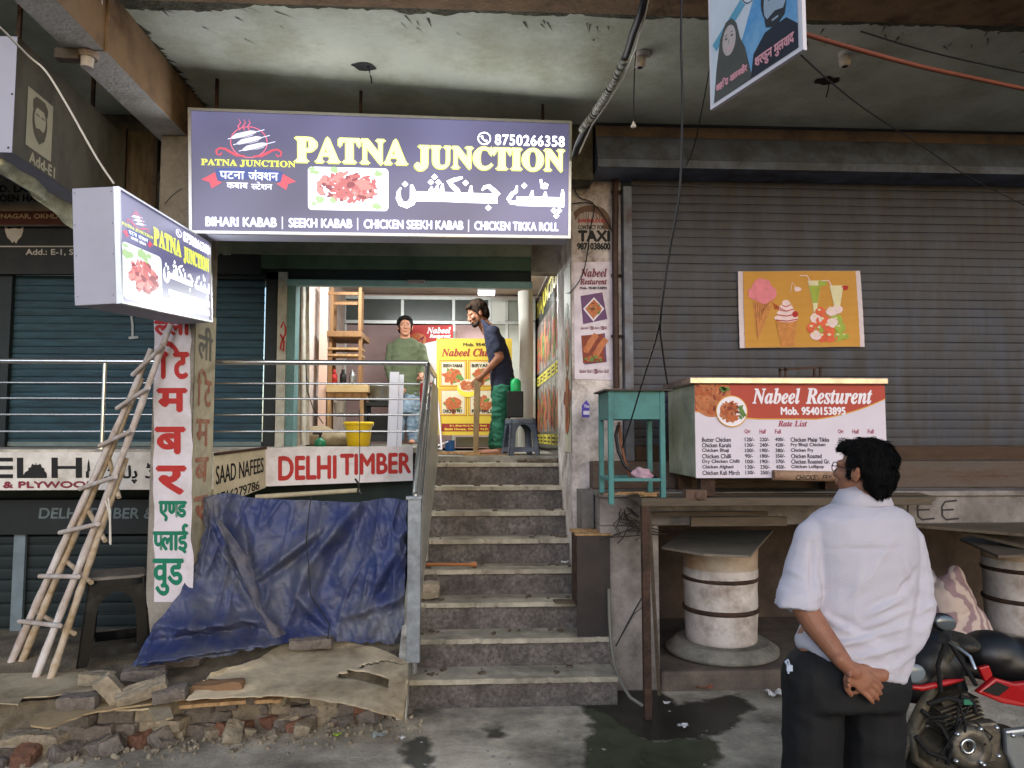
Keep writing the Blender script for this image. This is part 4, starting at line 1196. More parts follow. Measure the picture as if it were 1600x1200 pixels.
# striped sack
mb = MB(); 
c0 = P(1500, 930, 5.55)
mb.ell((c0.x, 5.6, .36), (.24, .2, .24)); mb.ell((c0.x - .05, 5.6, .56), (.18, .16, .22)); mb.ell((c0.x + .12, 5.55, .27), (.17, .18, .15)); mb.caps((c0.x-.02, 5.6, .6), (c0.x+.0, 5.6, .80), .12, .05)
M_sack = mat('striped_sack', 'b39d96', .8, .08, 5)
nt = M_sack.node_tree; wv = nt.nodes.new('ShaderNodeTexWave'); wv.inputs['Scale'].default_value = 3.2; wv.inputs['Distortion'].default_value = 16; wv.inputs['Detail'].default_value = 3
tc = nt.nodes.new('ShaderNodeTexCoord'); nt.links.new(tc.outputs['Object'], wv.inputs[0])
rp = nt.nodes.new('ShaderNodeValToRGB'); rp.color_ramp.elements[0].position = .35; rp.color_ramp.elements[1].position = .6
rp.color_ramp.elements[0].color = (*lin('8d7377'), 1); rp.color_ramp.elements[1].color = (*lin('b9a69c'), 1)
nt.links.new(wv.outputs['Fac'], rp.inputs[0]); nt.links.new(rp.outputs[0], nt.nodes['Principled BSDF'].inputs['Base Color'])
organic('sack', mb, M_sack, voxel=.018, smooth=4, disp=lambda p, n: .02*nz(p, 7) + .012*nz(p, 18), label='full sack with wavy stripes leaning by the drum at the right', cat='sack')
mb = MB(); c0 = P(1445, 905, 5.7); mb.ell(c0, (.1, .1, .09)); mb.ell(c0 + V((.07, 0, -.06)), (.09, .1, .07)); mb.ell(c0 + V((0, 0, -.2)), (.16, .14, .2)); mb.ell(c0 + V((0, 0, -.45)), (.2, .16, .2))
organic('bundle', mb, mat('pale_plastic', 'a89ea2', .5, .15, 8), voxel=.018, smooth=2, disp=lambda p, n: .03*nz(p, 12), label='crumpled pale plastic bundle beside the striped sack', cat='bundle')

# ---------------------------------------------------------- teal stand
t = thing('stand', 'small teal steel stand with a rusty top on the ledge', 'stand', (P(995, 770, 5.1).x, 5.1, Zc))
M_tl = mat('teal_enamel', '447f7e', .55, .15, 5, '335856', .3, 5, .05, 30)
xa, xb = P(951, 700, 5.0).x, P(1040, 700, 5.0).x
zt2 = P(1000, 611, 5.0).z
leg = []
for x, y, z0 in ((xa, 5.0, Zc-.05), (xb-.035, 5.0, Zc-.01), (xa, 5.37, Zc), (xb-.035, 5.37, Zc)):
    mb = MB(); mb.box((x, y, z0), (x+.035, y+.035, zt2)); build('leg', mb, M_tl, t, bevel=.003)
z1_ = P(1000, 655, 5.0).z
mb = MB(); mb.box((xa+.035, 5.006, z1_), (xb-.035, 5.014, zt2)); mb.box((xa+.004, 5.035, z1_), (xa+.012, 5.37, zt2)); mb.box((xb-.012, 5.035, z1_), (xb-.004, 5.37, zt2)); mb.box((xa+.035, 5.39, z1_), (xb-.035, 5.398, zt2)); build('apron', mb, M_tl, t)
mb = MB(); mb.box((xa-.03, 4.97, zt2+.001), (xb+.05, 5.43, zt2+.012)); build('top', mb, mat('stand_top', '4a403b', .8, .3, 6), t)
zb2 = P(1000, 752, 5.0).z
mb = MB(); mb.box((xa+.035, 5.005, zb2), (xb-.035, 5.025, zb2+.02)); mb.box((xa+.005, 5.036, zb2), (xa+.025, 5.369, zb2+.02)); mb.box((xa+.035, 5.375, zb2), (xb-.035, 5.395, zb2+.02)); build('stretcher', mb, M_tl, t)
mb = MB(); mb.tube([P(966, 665, 5.2), P(962, 680, 5.18), P(966, 705, 5.15), P(976, 728, 5.12), P(990, 740, 5.1), P(1012, 735, 5.1), P(1025, 745, 5.1), P(1010, 752, 5.08)], .012, 8)
build('gas_hose', mb, M_wire, label='black rubber hose looping inside the teal stand', cat='hose')
mb = MB(); mb.tube([P(967, 660, 5.25), P(970, 690, 5.22), P(976, 720, 5.2), P(985, 745, 5.2)], .011, 8)
build('gas_hose', mb, mat('brown_hose', '7a4b33', .6, .2, 9), label='brown rubber hose hanging inside the teal stand', cat='hose')
mb = MB(); c0 = P(1014, 742, 5.1)
for k in range(7): mb.ell(c0 + V((rnd.uniform(-.09, .11), rnd.uniform(-.04, .04), rnd.uniform(-.02, .03))), (.045, .035, .03))
organic('rag', mb, mat('rag_pink', 'b69aa4', .9, .25, 12, '7a4b6a', .35, 14), voxel=.01, smooth=2, disp=lambda p, n: .02*nz(p, 25), label='crumpled pink and white rag under the teal stand', cat='rag')
mb = MB(); g = random.Random(6)
for k in range(16):
    p = P(960 + g.uniform(0, 70), 768 + g.uniform(-4, 6), 5.0); p.z = Zc + .002 + g.uniform(0, .02); a = g.uniform(-.5, .5); L = g.uniform(.05, .16)
    mb.obox(p + V((0, g.uniform(0, .2), 0)), (L, .022, .008), (0, 0, a))
build('wood_scrap', mb, M_wood, kind='stuff', label='loose wood chips and scraps under the teal stand')

# ---------------------------------------------------------- the cart box
t = thing('food_cart', 'green sheet metal food cart with a red and white price banner', 'cart', (P(1230, 745, 5.0).x, 5.3, Zc))
xa, xb = P(1086, 680, 5.0).x, P(1384, 680, 5.0).x
z0, z1 = P(1230, 746, 5.0).z, P(1230, 601, 5.0).z
M_cart = mat('cart_green', 'bfc3aa', .6, .18, 3, '74776a', .4, 3, .1, 25)
mb = MB(); mb.box((xa, 5.0, z0), (xb, 5.69, z1)); build('body', mb, M_cart, t, bevel=.006)
mb = MB(); mb.box((xa-.04, 4.965, z1), (xb+.015, 5.70, P(1230, 590, 5.0).z)); build('lid', mb, mat('brass_lid', 'b5a294', .28, .15, 8, '80736c', .35, 6, metal=.85), t, bevel=.008)
for x, y in ((xa+.1, 5.05), (xb-.1, 5.05), (xa+.1, 5.6), (xb-.1, 5.6)):
    mb = MB(); mb.box((x-.05, y, Zc+.001), (x+.05, y+.1, z0)); build('foot', mb, M_rust, t)
sf = Surf((xa, 4.994, z1), (xb, 4.994, z1), (xb, 4.994, z0-.002), (xa, 4.994, z0-.002), (1086, 601, 1383, 746))
mb = MB(); rect(mb, 0, sf, 1086, 601, 1383, 746, 0); bn = build('banner', mb, mat('banner_white', 'cfc6d2', .55, .04, 4), t); ORI[bn.name] = ORI[t.name]
mb = MB()
cur = [(1383 - 297*k/30, 0) for k in range(31)]
def sw(x):
    u = (x - 1086) / 297
    return 620 + 36 * math.sin(math.pi * min(1, (u + .30) / 1.32)) ** 1.1 if u > .2 else 650
xs = [1086 + 297*k/30 for k in range(31)]
low = [(x, min(654, 656 - 34*((x-1240)/143)**2 if x > 1240 else 656 - 14*((1240-x)/154)**2)) for x in xs]
poly(mb, 2, sf, [(x, y+1.8) for x, y in low] + [(1383, 601), (1086, 601)], LIFT)
poly(mb, 1, sf, low + [(1383, 601.2), (1086, 601.2)], LIFT+.0006)
# dish photographs
sf.clamp = (1086.5, 601.5, 1382.5, 745)
disc(mb, 3, sf, 1112, 618, 30, 34, LIFT+.001, 30)
food(mb, sf, 1110, 616, 24, 26, 110, [3, 4, 5, 3], 5, 3, LIFT+.0014)
for k in range(6): disc(mb, 6, sf, 1130 + rnd.uniform(-6, 6), 606 + rnd.uniform(-3, 6), 4, 2.4, LIFT+.0075, 8, .3, rnd)
disc(mb, 2, sf, 1142, 643, 24.5, 24.5, LIFT+.0085, 30); disc(mb, 0, sf, 1142, 643, 23, 23, LIFT+.009, 30)
food(mb, sf, 1139, 644, 13, 15, 70, [3, 4, 5], 4, 5, LIFT+.0095)
food(mb, sf, 1157, 644, 4, 10, 12, [6], 3, 6, LIFT+.014)
# cut what hangs over the banner's left edge and top
text(mb, 0, ser('Nabeel'), sf, 1175, 631, 1249, 607, .6, LIFT+.002); text(mb, 0, ser('Resturent'), sf, 1258, 631, 1362, 607, .6, LIFT+.002)
text(mb, 0, 'Mob. 9540153895', sf, 1219, 648, 1319, 636.5, .7, LIFT+.002)
text(mb, 7, ser('Rate List'), sf, 1214, 666.5, 1259, 657.5, .15)
for x in (1162, 1307):
    for d, s, wd in ((0, 'Qtr', 9), (23, 'Half', 10), (47, 'Full', 9)): text(mb, 7, s, sf, x+d, 677.5, x+d+wd, 671, .12)
rows = [('Butter Chicken', '120/-', '220/-', '400/-', 'Chicken Malai Tikka'), ('Chicken Karahi', '130/-', '240/-', '420/-', 'Fry Bhaji Chicken'), ('Chicken Bhaji', '100/-', '190/-', '380/-', 'Chicken Fry'),
        ('Chicken Chilli', '90/-', '180/-', '350/-', 'Chicken Roasted'), ('Dry Chicken Chilli', '100/-', '190/-', '370/-', 'Chicken Roasted Gr.'), ('Chicken Afghani', '120/-', '230/-', '450/-', 'Chicken Lollipop'), ('Chicken Kali Mirch', '130/-', '250/-', '480/-', 'Kharora')]
for i, rw in enumerate(rows):
    yb = 689 + i*8.5
    for s, x in ((rw[0], 1096), (rw[4], 1233)):
        text(mb, 8, s, sf, x, yb + 1.2, x + len(s)*3.15, yb - 5.4, .16)
    for s, x in zip(rw[1:4], (1162, 1185, 1209)): text(mb, 8, s, sf, x, yb + .4, x + len(s)*2.9, yb - 5.2, .14)
for s, x in zip(('100/-', '190/-', '380/-'), (1308, 1331, 1354)): text(mb, 8, s, sf, x, 689.4, x+14.5, 683.8, .14)
build('lettering', mb, [mat('banner_letter_white', 'e4dde4', .55, .02), mat('banner_red', 'a93f31', .55, .06, 5), mat('banner_gold', 'd0983f', .55, .05), M_meat3, M_meat, M_meat2, M_leaf, mat('crimson_letter', '9c2f4a', .55, .1), mat('ink_letter', '2a2430', .55, .05)], bn)
for p in bn.children: pass
t = MB(); p = P(1250, 580, 5.35); zl = P(1230, 590, 5.0).z
t.bar((p.x-.14, 5.4, zl+.09), (p.x+.14, 5.4, zl+.11), .014); t.bar((p.x-.14, 5.3, zl+.085), (p.x+.14, 5.3, zl+.1), .014)
for dx in (-.13, .13):
    for y in (5.3, 5.4): t.bar((p.x+dx, y, zl+.001), (p.x+dx*1.02, y, zl+.1), .014)
t.bar((p.x-.12, 5.35, zl+.008), (p.x+.12, 5.35, zl+.008), .09, .014)
build('metal_rack', t, M_rust, label='small rusty metal rack lying on the cart lid', cat='rack')
mb = MB(); sf = Surf(P(1208,735,4.95), P(1305,738,4.95), P(1305,752,4.95), P(1208,750,4.95), (1208,736,1305,751))
mb.tube([P(1208, 742.5, 4.97), P(1250, 743.5, 4.97), P(1330, 745, 4.97)], .036, 14)
rl = build('banner_roll', mb, mat('tan_roll', 'a3866e', .7, .25, 8, '6d4e3c', .4, 10), label='rolled tan banner with dark letters under the cart front', cat='roll')
class Roll:
    def at(s, x, y, l=0):
        a = (y - 743.5) / 9.0; c = P(x, 743.6, 4.97)
        return c + V((0, -math.cos(a) * (.0365 + l), -math.sin(a) * (.0365 + l)))
mb = MB(); text(mb, 0, 'CHICKEN FRY', Roll(), 1240, 749.5, 1296, 742, .3, 0, .15); build('lettering', mb, M_blk, rl)
mb = MB(); c = P(1092, 774, 4.90); mb.lathe((c.x, 4.883, c.z), [(.034,-.0),(.03,.012),(.012,.014),(.0,.014)], 18, axis=Matrix.Rotation(R(90), 4, 'X')); mb.obox((c.x - .02, 4.93, c.z), (.14, .09, .07))
build('brick', mb, mat('brown_brick', '6a5346', .9, .3, 12, '42332c', .4, 9), label='brown brick end with a round knob under the cart', cat='brick')
# ================================================================== left foreground: tarp, ladders, stool, rubble
M_tarp = mat('blue_tarp', '2d3864', .5, .22, 4, '66676a', .44, 1.5, .3, 26, spec=.4, dsoft=.13)
rows = [[(322,776,5.46),(358,770,5.44),(400,778,5.5),(480,781,5.55),(560,784,5.55),(602,778,5.52),(636,782,5.5)],
        [(316,850,5.36),(352,850,5.40),(400,852,5.42),(480,850,5.45),(560,850,5.47),(602,850,5.46),(635,850,5.46)],
        [(283,925,5.18),(330,930,5.22),(385,930,5.30),(470,930,5.40),(555,930,5.42),(600,928,5.40),(633,922,5.42)],
        [(238,985,5.03),(300,985,5.05),(362,985,5.14),(455,975,5.36),(550,978,5.40),(600,978,5.37),(633,980,5.40)],
        [(207,1040,4.93),(270,1033,4.90),(345,1024,5.0),(440,1004,5.22),(545,1001,5.40),(600,1003,5.36),(632,1003,5.42)]]
def ctrl(rows, u, v):
    def cr(a, b, c, d, t): return 0.5*((2*b)+(c-a)*t+(2*a-5*b+4*c-d)*t*t+(3*b-a-3*c+d)*t*t*t)
    nr, nc = len(rows), len(rows[0])
    fv = v*(nr-1); j = min(int(fv), nr-2); tv = fv-j
    fu = u*(nc-1); i = min(int(fu), nc-2); tu = fu-i
    def g(jj, ii): return V(rows[max(0,min(nr-1,jj))][max(0,min(nc-1,ii))])
    rr = [cr(g(j+k,i-1), g(j+k,i), g(j+k,i+1), g(j+k,i+2), tu) for k in (-1,0,1,2)]
    return cr(rr[0], rr[1], rr[2], rr[3], tv)
def ridge(x, y, x0, y0, x1, y1, wd):
    """signed-free distance falloff to a crease line in picture units"""
    dx, dy = x1-x0, y1-y0; L2 = dx*dx+dy*dy
    t = max(0, min(1, ((x-x0)*dx+(y-y0)*dy)/L2))
    d = math.hypot(x-x0-dx*t, y-y0-dy*t)
    return math.exp(-(d/wd)**2) * math.sin(math.pi * (.12 + .76*t))
folds = [(556,790,486,880,9,.05),(486,880,470,925,14,.05),(575,795,505,905,14,-.04),(350,790,372,880,8,.05),(338,815,410,945,7,.05),(372,800,392,900,10,-.03),(400,905,520,815,7,.03),
         (420,905,480,860,8,-.03),(630,830,590,930,12,.04),(618,880,585,950,10,-.04),(600,800,590,900,16,.03),(470,925,520,985,9,.04),(250,975,420,965,9,.05),(240,1005,400,985,8,-.05),(270,1020,430,1000,6,.04),
         (300,935,330,1010,12,.04),(360,940,400,1010,9,-.03),(540,960,630,930,10,.04),(420,960,440,1000,8,.04),(225,1030,330,1010,6,.05),(520,800,440,870,12,.025),(590,960,575,1000,9,.03)]
def tarp(u, v):
    c = ctrl(rows, u, v)
    d = 0
    for (x0,y0,x1,y1,wd,h) in folds: d += 2.1 * h * ridge(c.x, c.y, x0, y0, x1, y1, wd)
    d += .03*noise.noise(V((c.x*.03, c.y*.025, 1))) + .036*(1-abs(noise.noise(V((c.x*.034+c.y*.010, c.y*.009, 4)))))**5 + .012*(1-abs(noise.noise(V((c.x*.06-c.y*.02, c.y*.02+c.x*.01, 9)))))**6 + .004*(1-abs(noise.noise(V((c.x*.09+c.y*.05, c.y*.06-c.x*.03, 5)))))**6 + .003*noise.noise(V((c.x*.12, c.y*.09, 7)))
    p = P(c.x + (4*noise.noise(V((c.y*.06, 0, 3))) if u < .02 or u > .98 else 0), c.y + (5*noise.noise(V((c.x*.07, 9, 0))) if v > .97 else 0), c.z)
    p.y -= d
    zb = hplat(p.x, p.y) + .008
    if p.z < zb: p.z = zb
    return p
t = thing('tarpaulin', 'crumpled dusty blue tarpaulin draped under the white and red board', 'tarpaulin', (-1.5, 5.2, .3))
mb = MB(); mb.grid(lambda u, v: tarp(u, 1-v), 170, 120); o = build('sheet', mb, M_tarp, t)
sd = o.modifiers.new('thick', 'SOLIDIFY'); sd.thickness = .003
def strip(u, v):
    c = ctrl([[(343,812,5.36),(349,808,5.35)],[(356,840,5.33),(368,834,5.33)],[(370,872,5.28),(390,866,5.29)],[(386,905,5.22),(404,900,5.24)],[(402,940,5.15),(413,936,5.17)],[(418,968,5.12),(428,962,5.14)],[(432,992,5.1),(452,986,5.16)]], u, v)
    p = P(c.x, c.y, c.z); p.y -= .075 + .025*math.sin(u*3.1) + .02*noise.noise(V((u*3, v*11, 0))); p.x += .012*noise.noise(V((u*2, v*16, 5))); return p
mb = MB(); mb.grid(lambda u, v: strip(u, 1-v), 10, 60); build('folded_strip', mb, mat('grey_tarp_lining', '59555a', .6, .3, 9, '3b3f55', .4, 6, .3, 20), t)
mb = MB(); mb.tube([P(486,775,5.38), P(483,800,5.35), P(478,850,5.35), P(482,880,5.3), P(485,930,5.25), P(515,975,5.25), P(512,998,5.25)], .004, 6); build('cord', mb, M_wire, t)
mb = MB(); mb.tube([P(400,777,5.62), P(470,772,5.62), P(562,766,5.62)], [.02, .018, .017], 10); build('bamboo_pole', mb, mat('bamboo_pale', 'a2977f', .7, .15, 12), label='bamboo pole lying along the top of the blue tarpaulin', cat='pole')
mb = MB(); mb.tube([P(562,640,5.68), P(562,745,5.66), P(560,762,5.62)], .003, 6); mb.tube([P(555,748,5.6), P(561,757,5.59), P(559,768,5.6), P(564,772,5.6)], .008, 6); build('wire_tie', mb, M_wire, label='black wire tie hanging from the railing to the bamboo pole', cat='wire')

# ladders of bamboo
M_bam = mat('bamboo_splashed', 'a69486', .75, .22, 8, 'cfcaca', .50, 7, .15, 50, stretch=(1, 1, .7))
M_bam2 = mat('bamboo_brown', '9c835f', .75, .22, 8, 'bfb4a8', .42, 8, .15, 50)
def bamboo(mb, a, b, r0, r1, sd):
    g = random.Random(sd); n = 26; pts, rs = [], []
    d = (V(b) - V(a)); s = d.cross(V((0, 1, 0))).normalized()
    nxt = 2
    for i in range(n + 1):
        f = i / n
        pts.append(V(a).lerp(V(b), f) + s * (.004 * math.sin(f * 5 + sd)) + V((0, .006*math.sin(f*7+sd*2), 0)))
        rr = r0 + (r1 - r0) * f
        if i == nxt: rr *= 1.13; nxt += g.randint(3, 4)
        rs.append(rr * g.uniform(.97, 1.03))
    mb.tube(pts, rs, 10)
def ladder(A0, A1, B0, B1, rungs, label, mt, s):
    t = thing('ladder', label, 'ladder', (V(A0) + V(B0)) / 2)
    for k, (a, b) in enumerate(((A0, A1), (B0, B1))):
        mb = MB(); bamboo(mb, a, b, .024, .019, s + k); build('rail', mb, mt, t)
    for f, f2, e in rungs:
        p, q = V(A0).lerp(V(A1), f), V(B0).lerp(V(B1), f2); d = (q - p).normalized()
        off = V((0, -.045, 0)) if e else V((0, .03, 0))
        mb = MB(); mb.tube([p - d*.09 + off, q + d*.08 + off], [.016, .015], 10); 
        rg = build('rung', mb, mt, t)
    return t
def gnd(px, py):
    z = .3
    for _ in range(6):
        p = PZ(px, py, z); z = hplat(p.x, p.y)
    return PZ(px, py, z)
A0, B0 = gnd(17, 1036), gnd(56, 1062)
ladder(A0, P(236, 545, 5.30), B0, P(268, 507, 5.14), [(.13, .15, 1), (.27, .28, 1), (.41, .42, 1), (.55, .55, 1), (.69, .68, 1), (.815, .80, 1), (.93, .92, 1)], 'white splashed bamboo ladder leaning on the lettered column, the taller one', M_bam, 1)
A0, B0 = gnd(34, 1033), gnd(78, 1064)
ladder(A0, P(222, 590, 5.32), B0, P(196, 715, 5.15), [(.15, .21, 0), (.34, .44, 0), (.52, .64, 0), (.70, .85, 0)], 'browner bamboo ladder behind the splashed ladder, the shorter one', M_bam2, 5)
mb = MB(); 
for k in range(4): mb.tube([P(168 + rnd.uniform(-3,3), 778 + k*5, 4.98), P(172, 800 + k*6, 4.95), P(171 + rnd.uniform(-3, 3), 845 + k*2, 4.96)], .006, 6)
build('rope', mb, M_wirew, label='pale rope knotted on the bamboo ladders with loose ends', cat='rope')

# stool
M_stool = mat('grey_plastic', '0d0e10', .4, .2, 6, '3a3b3d', .08, 5, .05, 30, spec=.12)
M_seat = mat('dusty_seat', '7c746a', .7, .25, 7, '46423e', .4, 5, .1, 30)
def stool(name, c, rot, k, h, mt, label, group=None):
    t = thing(name, label, 'stool', c, group)
    Mx = Matrix.Translation(V(c)) @ Matrix.Rotation(rot, 4, 'Z')
    bh, th = .215*k, .165*k
    for s in range(4):
        Ms = Mx @ Matrix.Rotation(s * math.pi / 2, 4, 'Z')
        def f(u, z): # point on the leaning side panel
            hw = bh + (th - bh) * z / h
            return Ms @ V((u * hw, -hw, z))
        pts = [f(-1, 0), f(-.74, 0), f(-.66, h*.12)]
        outer = [(-1, 0), (-.70, 0), (-.66, .08*h), (.66, .08*h), (.70, 0), (1, 0), (1, h), (-1, h)]
        inner = [(-.62, .16*h)] + [(-.62 + .04*math.sin(q*math.pi/12) if q == 0 else -.62*math.cos(q*math.pi/12), (.55 + .30*math.sin(q*math.pi/12))*h) for q in range(0, 13)] + [(.62, .16*h)]
        # panel as a ring of quads between outline and arch
        loop = [(-1, .0), (-1, h), (1, h), (1, 0)]
        mb = MB()
        nrm = (Ms.to_3x3() @ V((0, 1, 0))).normalized() * .012
        def q4(a): mb.prism([f(*p) for p in a], nrm)
        q4([(-1, 0), (-.72, 0), (-.62, .16*h), (-.62, .55*h), (-1, .55*h)]); q4([(.72, 0), (1, 0), (1, .55*h), (.62, .55*h), (.62, .16*h)])
        q4([(-.62, .10*h), (.62, .10*h), (.62, .22*h), (-.62, .22*h)])
        ap = [(-.62*math.cos(a*math.pi/14), (.55 + .30*math.sin(a*math.pi/14))*h) for a in range(15)]
        for i in range(14):
            (x0, z0_), (x1, z1_) = ap[i], ap[i+1]
            q4([(x0, z0_), (x1, z1_), (x1, h), (x0, h)])
        q4([(-1, .55*h), (-.62, .55*h), (-.62, h), (-1, h)]); q4([(.62, .55*h), (1, .55*h), (1, h), (.62, h)])
        build('leg_panel', mb, mt, t)
    mb = MB(); r_ = th + .014
    ring = []
    for zz_, e in ((h - .045, .004), (h - .004, 0), (h + .012, -.014)):
        rr = []
        for q in range(32):
            a = 2*math.pi*q/32; n_ = 6
            cx_, sx_ = math.cos(a), math.sin(a)
            s_ = (abs(cx_)**n_ + abs(sx_)**n_) ** (-1/n_)
            rr.append(Mx @ V((cx_*s_*(r_+e), sx_*s_*(r_+e), zz_)))
        ring.append(rr)
    mb.loft(ring[:2], cap=False); build('seat_rim', mb, mt, t)
    mb = MB(); mb.loft(ring[1:]); build('seat', mb, M_seat, t)
    return t
c = gnd(180, 1024); 
stool('stool', c, R(24), 1.02, .55, M_stool, 'dark grey plastic stool with dusty seat beside the bamboo ladders')

# boards of cardboard and ply on the pavement
M_card = mat('cardboard', 'c4b498', .9, .12, 2.5, '75664f', .4, 2, .25, 30)
def sheet(pts, z, label, m=M_card, hole=None, droop=None, th=.008, cat='board', tilt=0):
    mb = MB(); n = len(pts); ring = []
    for i in range(n):
        a, b = pts[i], pts[(i+1) % n]
        for k in range(5):
            x, y = a[0]+(b[0]-a[0])*k/5, a[1]+(b[1]-a[1])*k/5
            j = 1.6*noise.noise(V((x*.08, y*.08, 3)))
            zz_ = z + (droop(x, y) if droop else 0)
            ring.append(PZ(x + j, y + j, zz_))
    mb.prism(ring, (0, 0, th))
    return build('cardboard', mb, m, label=label, cat=cat)
pl = lambda x, y: 0
mb = MB()
def sh(u, v):
    c = ctrl([[(330,1052),(400,1030),(445,1006),(520,1000),(595,1014),(637,1036)],[(312,1070),(395,1056),(470,1042),(530,1040),(590,1048),(637,1072)],[(290,1094),(380,1089),(440,1088),(520,1096),(580,1110),(632,1126)]] and
             [[(x, y, 0) for x, y in r_] for r_ in [[(330,1052),(400,1030),(445,1006),(520,1000),(595,1014),(637,1036)],[(312,1070),(395,1056),(470,1042),(530,1040),(590,1048),(637,1072)],[(290,1094),(380,1089),(440,1088),(520,1096),(580,1110),(632,1126)]]], u, v)
    base = .385 - .085 * v
    if u > .8 and v > .4: base -= .12 * ((u-.8)/.2) * ((v-.4)/.6)
    return PZ(c.x + 1.5*noise.noise(V((u*20, v*9, 1))), c.y + 2.2*noise.noise(V((u*16, v*5, 0))), base + .006*noise.noise(V((u*5, v*4, 2))))
NU, NV = 90, 40
vs = [sh(i/NU, 1 - j/NV) for j in range(NV+1) for i in range(NU+1)]
fs = []
for j in range(NV):
    for i in range(NU):
        u, v = (i+.5)/NU, 1-(j+.5)/NV
        if .60 < u < .865 and .545 < v < .66 and not (u < .64 and v < .6): continue
        if u > .70 and abs(v - (.50 - 1.6*(u-.70)**1.0 * .95)) < .013: continue
        fs.append((j*(NU+1)+i, j*(NU+1)+i+1, (j+1)*(NU+1)+i+1, (j+1)*(NU+1)+i))
mb.add(vs, fs, True)
o = build('cardboard', mb, M_card, label='large torn cardboard sheet with a slot, drooping at the foot of the grey post', cat='cardboard')
sd = o.modifiers.new('thick', 'SOLIDIFY'); sd.thickness = .006
sheet([(-60,1055),(120,1052),(160,1062),(150,1078),(110,1086),(36,1092),(28,1102),(-60,1098)], .305, 'flat tan cardboard lying under the ladder feet', cat='cardboard')
sheet([(48,1136),(52,1118),(108,1108),(150,1104),(258,1082),(330,1070),(436,1086),(300,1093),(190,1108),(130,1118),(80,1140)], .275, 'thin broken ply sheet sticking out over the rubble', m=mat('tan_ply', 'a89270', .9, .12, 3, '79664b', .4, 3, .25, 30), th=.01)
sheet([(180,1112),(262,1094),(270,1122),(245,1132),(232,1110)], .24, 'small broken ply corner hanging over the rubble', m=M_card, th=.012)
sheet([(278,1098),(384,1094),(384,1100),(280,1108)], .25, 'long wooden lath lying under the torn cardboard', m=M_wood, th=.02)
sheet([(395,1092),(442,1090),(440,1098),(398,1100)], .25, 'short split piece of wood beside the brick stack', m=M_wood, th=.02)

M_br1 = mat('brick_grey', '7d736b', .92, .25, 9, '4b443e', .4, 6, .6, 50)
M_br2 = mat('brick_tan', 'a1947f', .92, .2, 9, '5e5548', .4, 6, .6, 50)
M_br3 = mat('brick_orange', '7c5645', .92, .25, 9, '5c4336', .4, 6, .6, 50)
def rock(c, size, rot, m, sd, name='brick', label='', group=None, rough=.012):
    mb = MB(); a = V(size)/2; g = random.Random(sd)
    Mx = Matrix.Translation(V(c)) @ Euler(rot).to_matrix().to_4x4()
    n = 4; vs, fs, idx = [], [], {}
    bm = bmesh.new(); bmesh.ops.create_cube(bm, size=1.0)
    bmesh.ops.subdivide_edges(bm, edges=bm.edges[:], cuts=3, use_grid_fill=True)
    for v in bm.verts:
        p = V((v.co.x*size[0], v.co.y*size[1], v.co.z*size[2]))
        ed = sum(abs(abs(q) - .5) < .01 for q in v.co)
        k = {3: .82, 2: .93}.get(ed, 1)
        d = noise.noise_vector(p * 14 + V((sd*3.3, sd, 0))) * rough + noise.noise_vector(p*40 + V((sd, 0, 0))) * rough * .4
        vs.append(Mx @ (p * (1 - (1-k)*.5) + d))
    bm.verts.index_update()
    mb.add(vs, [[v.index for v in f.verts] for f in bm.faces], False); bm.free()
    return build(name, mb, m, label=label, cat=name, group=group)
# bricks lying on the boards
for k, (px, py, z, sx, sy, sz, rx, ry, rz, m, lb) in enumerate((
    (152,1060,.35,.20,.10,.07,.0,.1,.25,M_br2,'dusty brick half under the tip of the blue tarpaulin'),
    (226,1052,.36,.26,.11,.07,.1,.0,.05,M_br1,'grey brick lying flat against the edge of the blue tarpaulin'),
    (176,1079,.36,.20,.08,.10,.2,.9,.4,M_br2,'pale brick tipped up on end among the loose bricks'),
    (222,1080,.35,.28,.10,.07,.3,-.25,.35,M_br2,'long brick leaning slantwise in the middle of the loose bricks'),
    (122,1096,.32,.21,.10,.075,0,.02,.12,M_br1,'grey brick lying at the left end of the loose bricks'),
    (266,1084,.33,.19,.10,.07,.1,-.1,.2,M_br1,'short grey brick at the right end of the loose bricks'),
    (286,1036,.34,.25,.12,.08,0,0,.05,M_br1,'rounded grey stone holding down the hem of the blue tarpaulin'),
    (486,1004,.42,.30,.12,.07,0,0,.1,M_br1,'flat grey stone slab at the foot of the blue tarpaulin'),
    (342,1072,.33,.30,.10,.06,0,-.04,.05,mat('board_end','7d6148',.9,.2,8),'brown wooden block lying on the torn cardboard'))):
    p = PZ(px, py, z); rock((p.x, p.y, max(z, hplat(p.x, p.y) + sz*.45)), (sx, sy, sz), (rx, ry, rz), m, k, 'block' if 'block' in lb else 'stone' if 'stone' in lb else 'brick', lb)
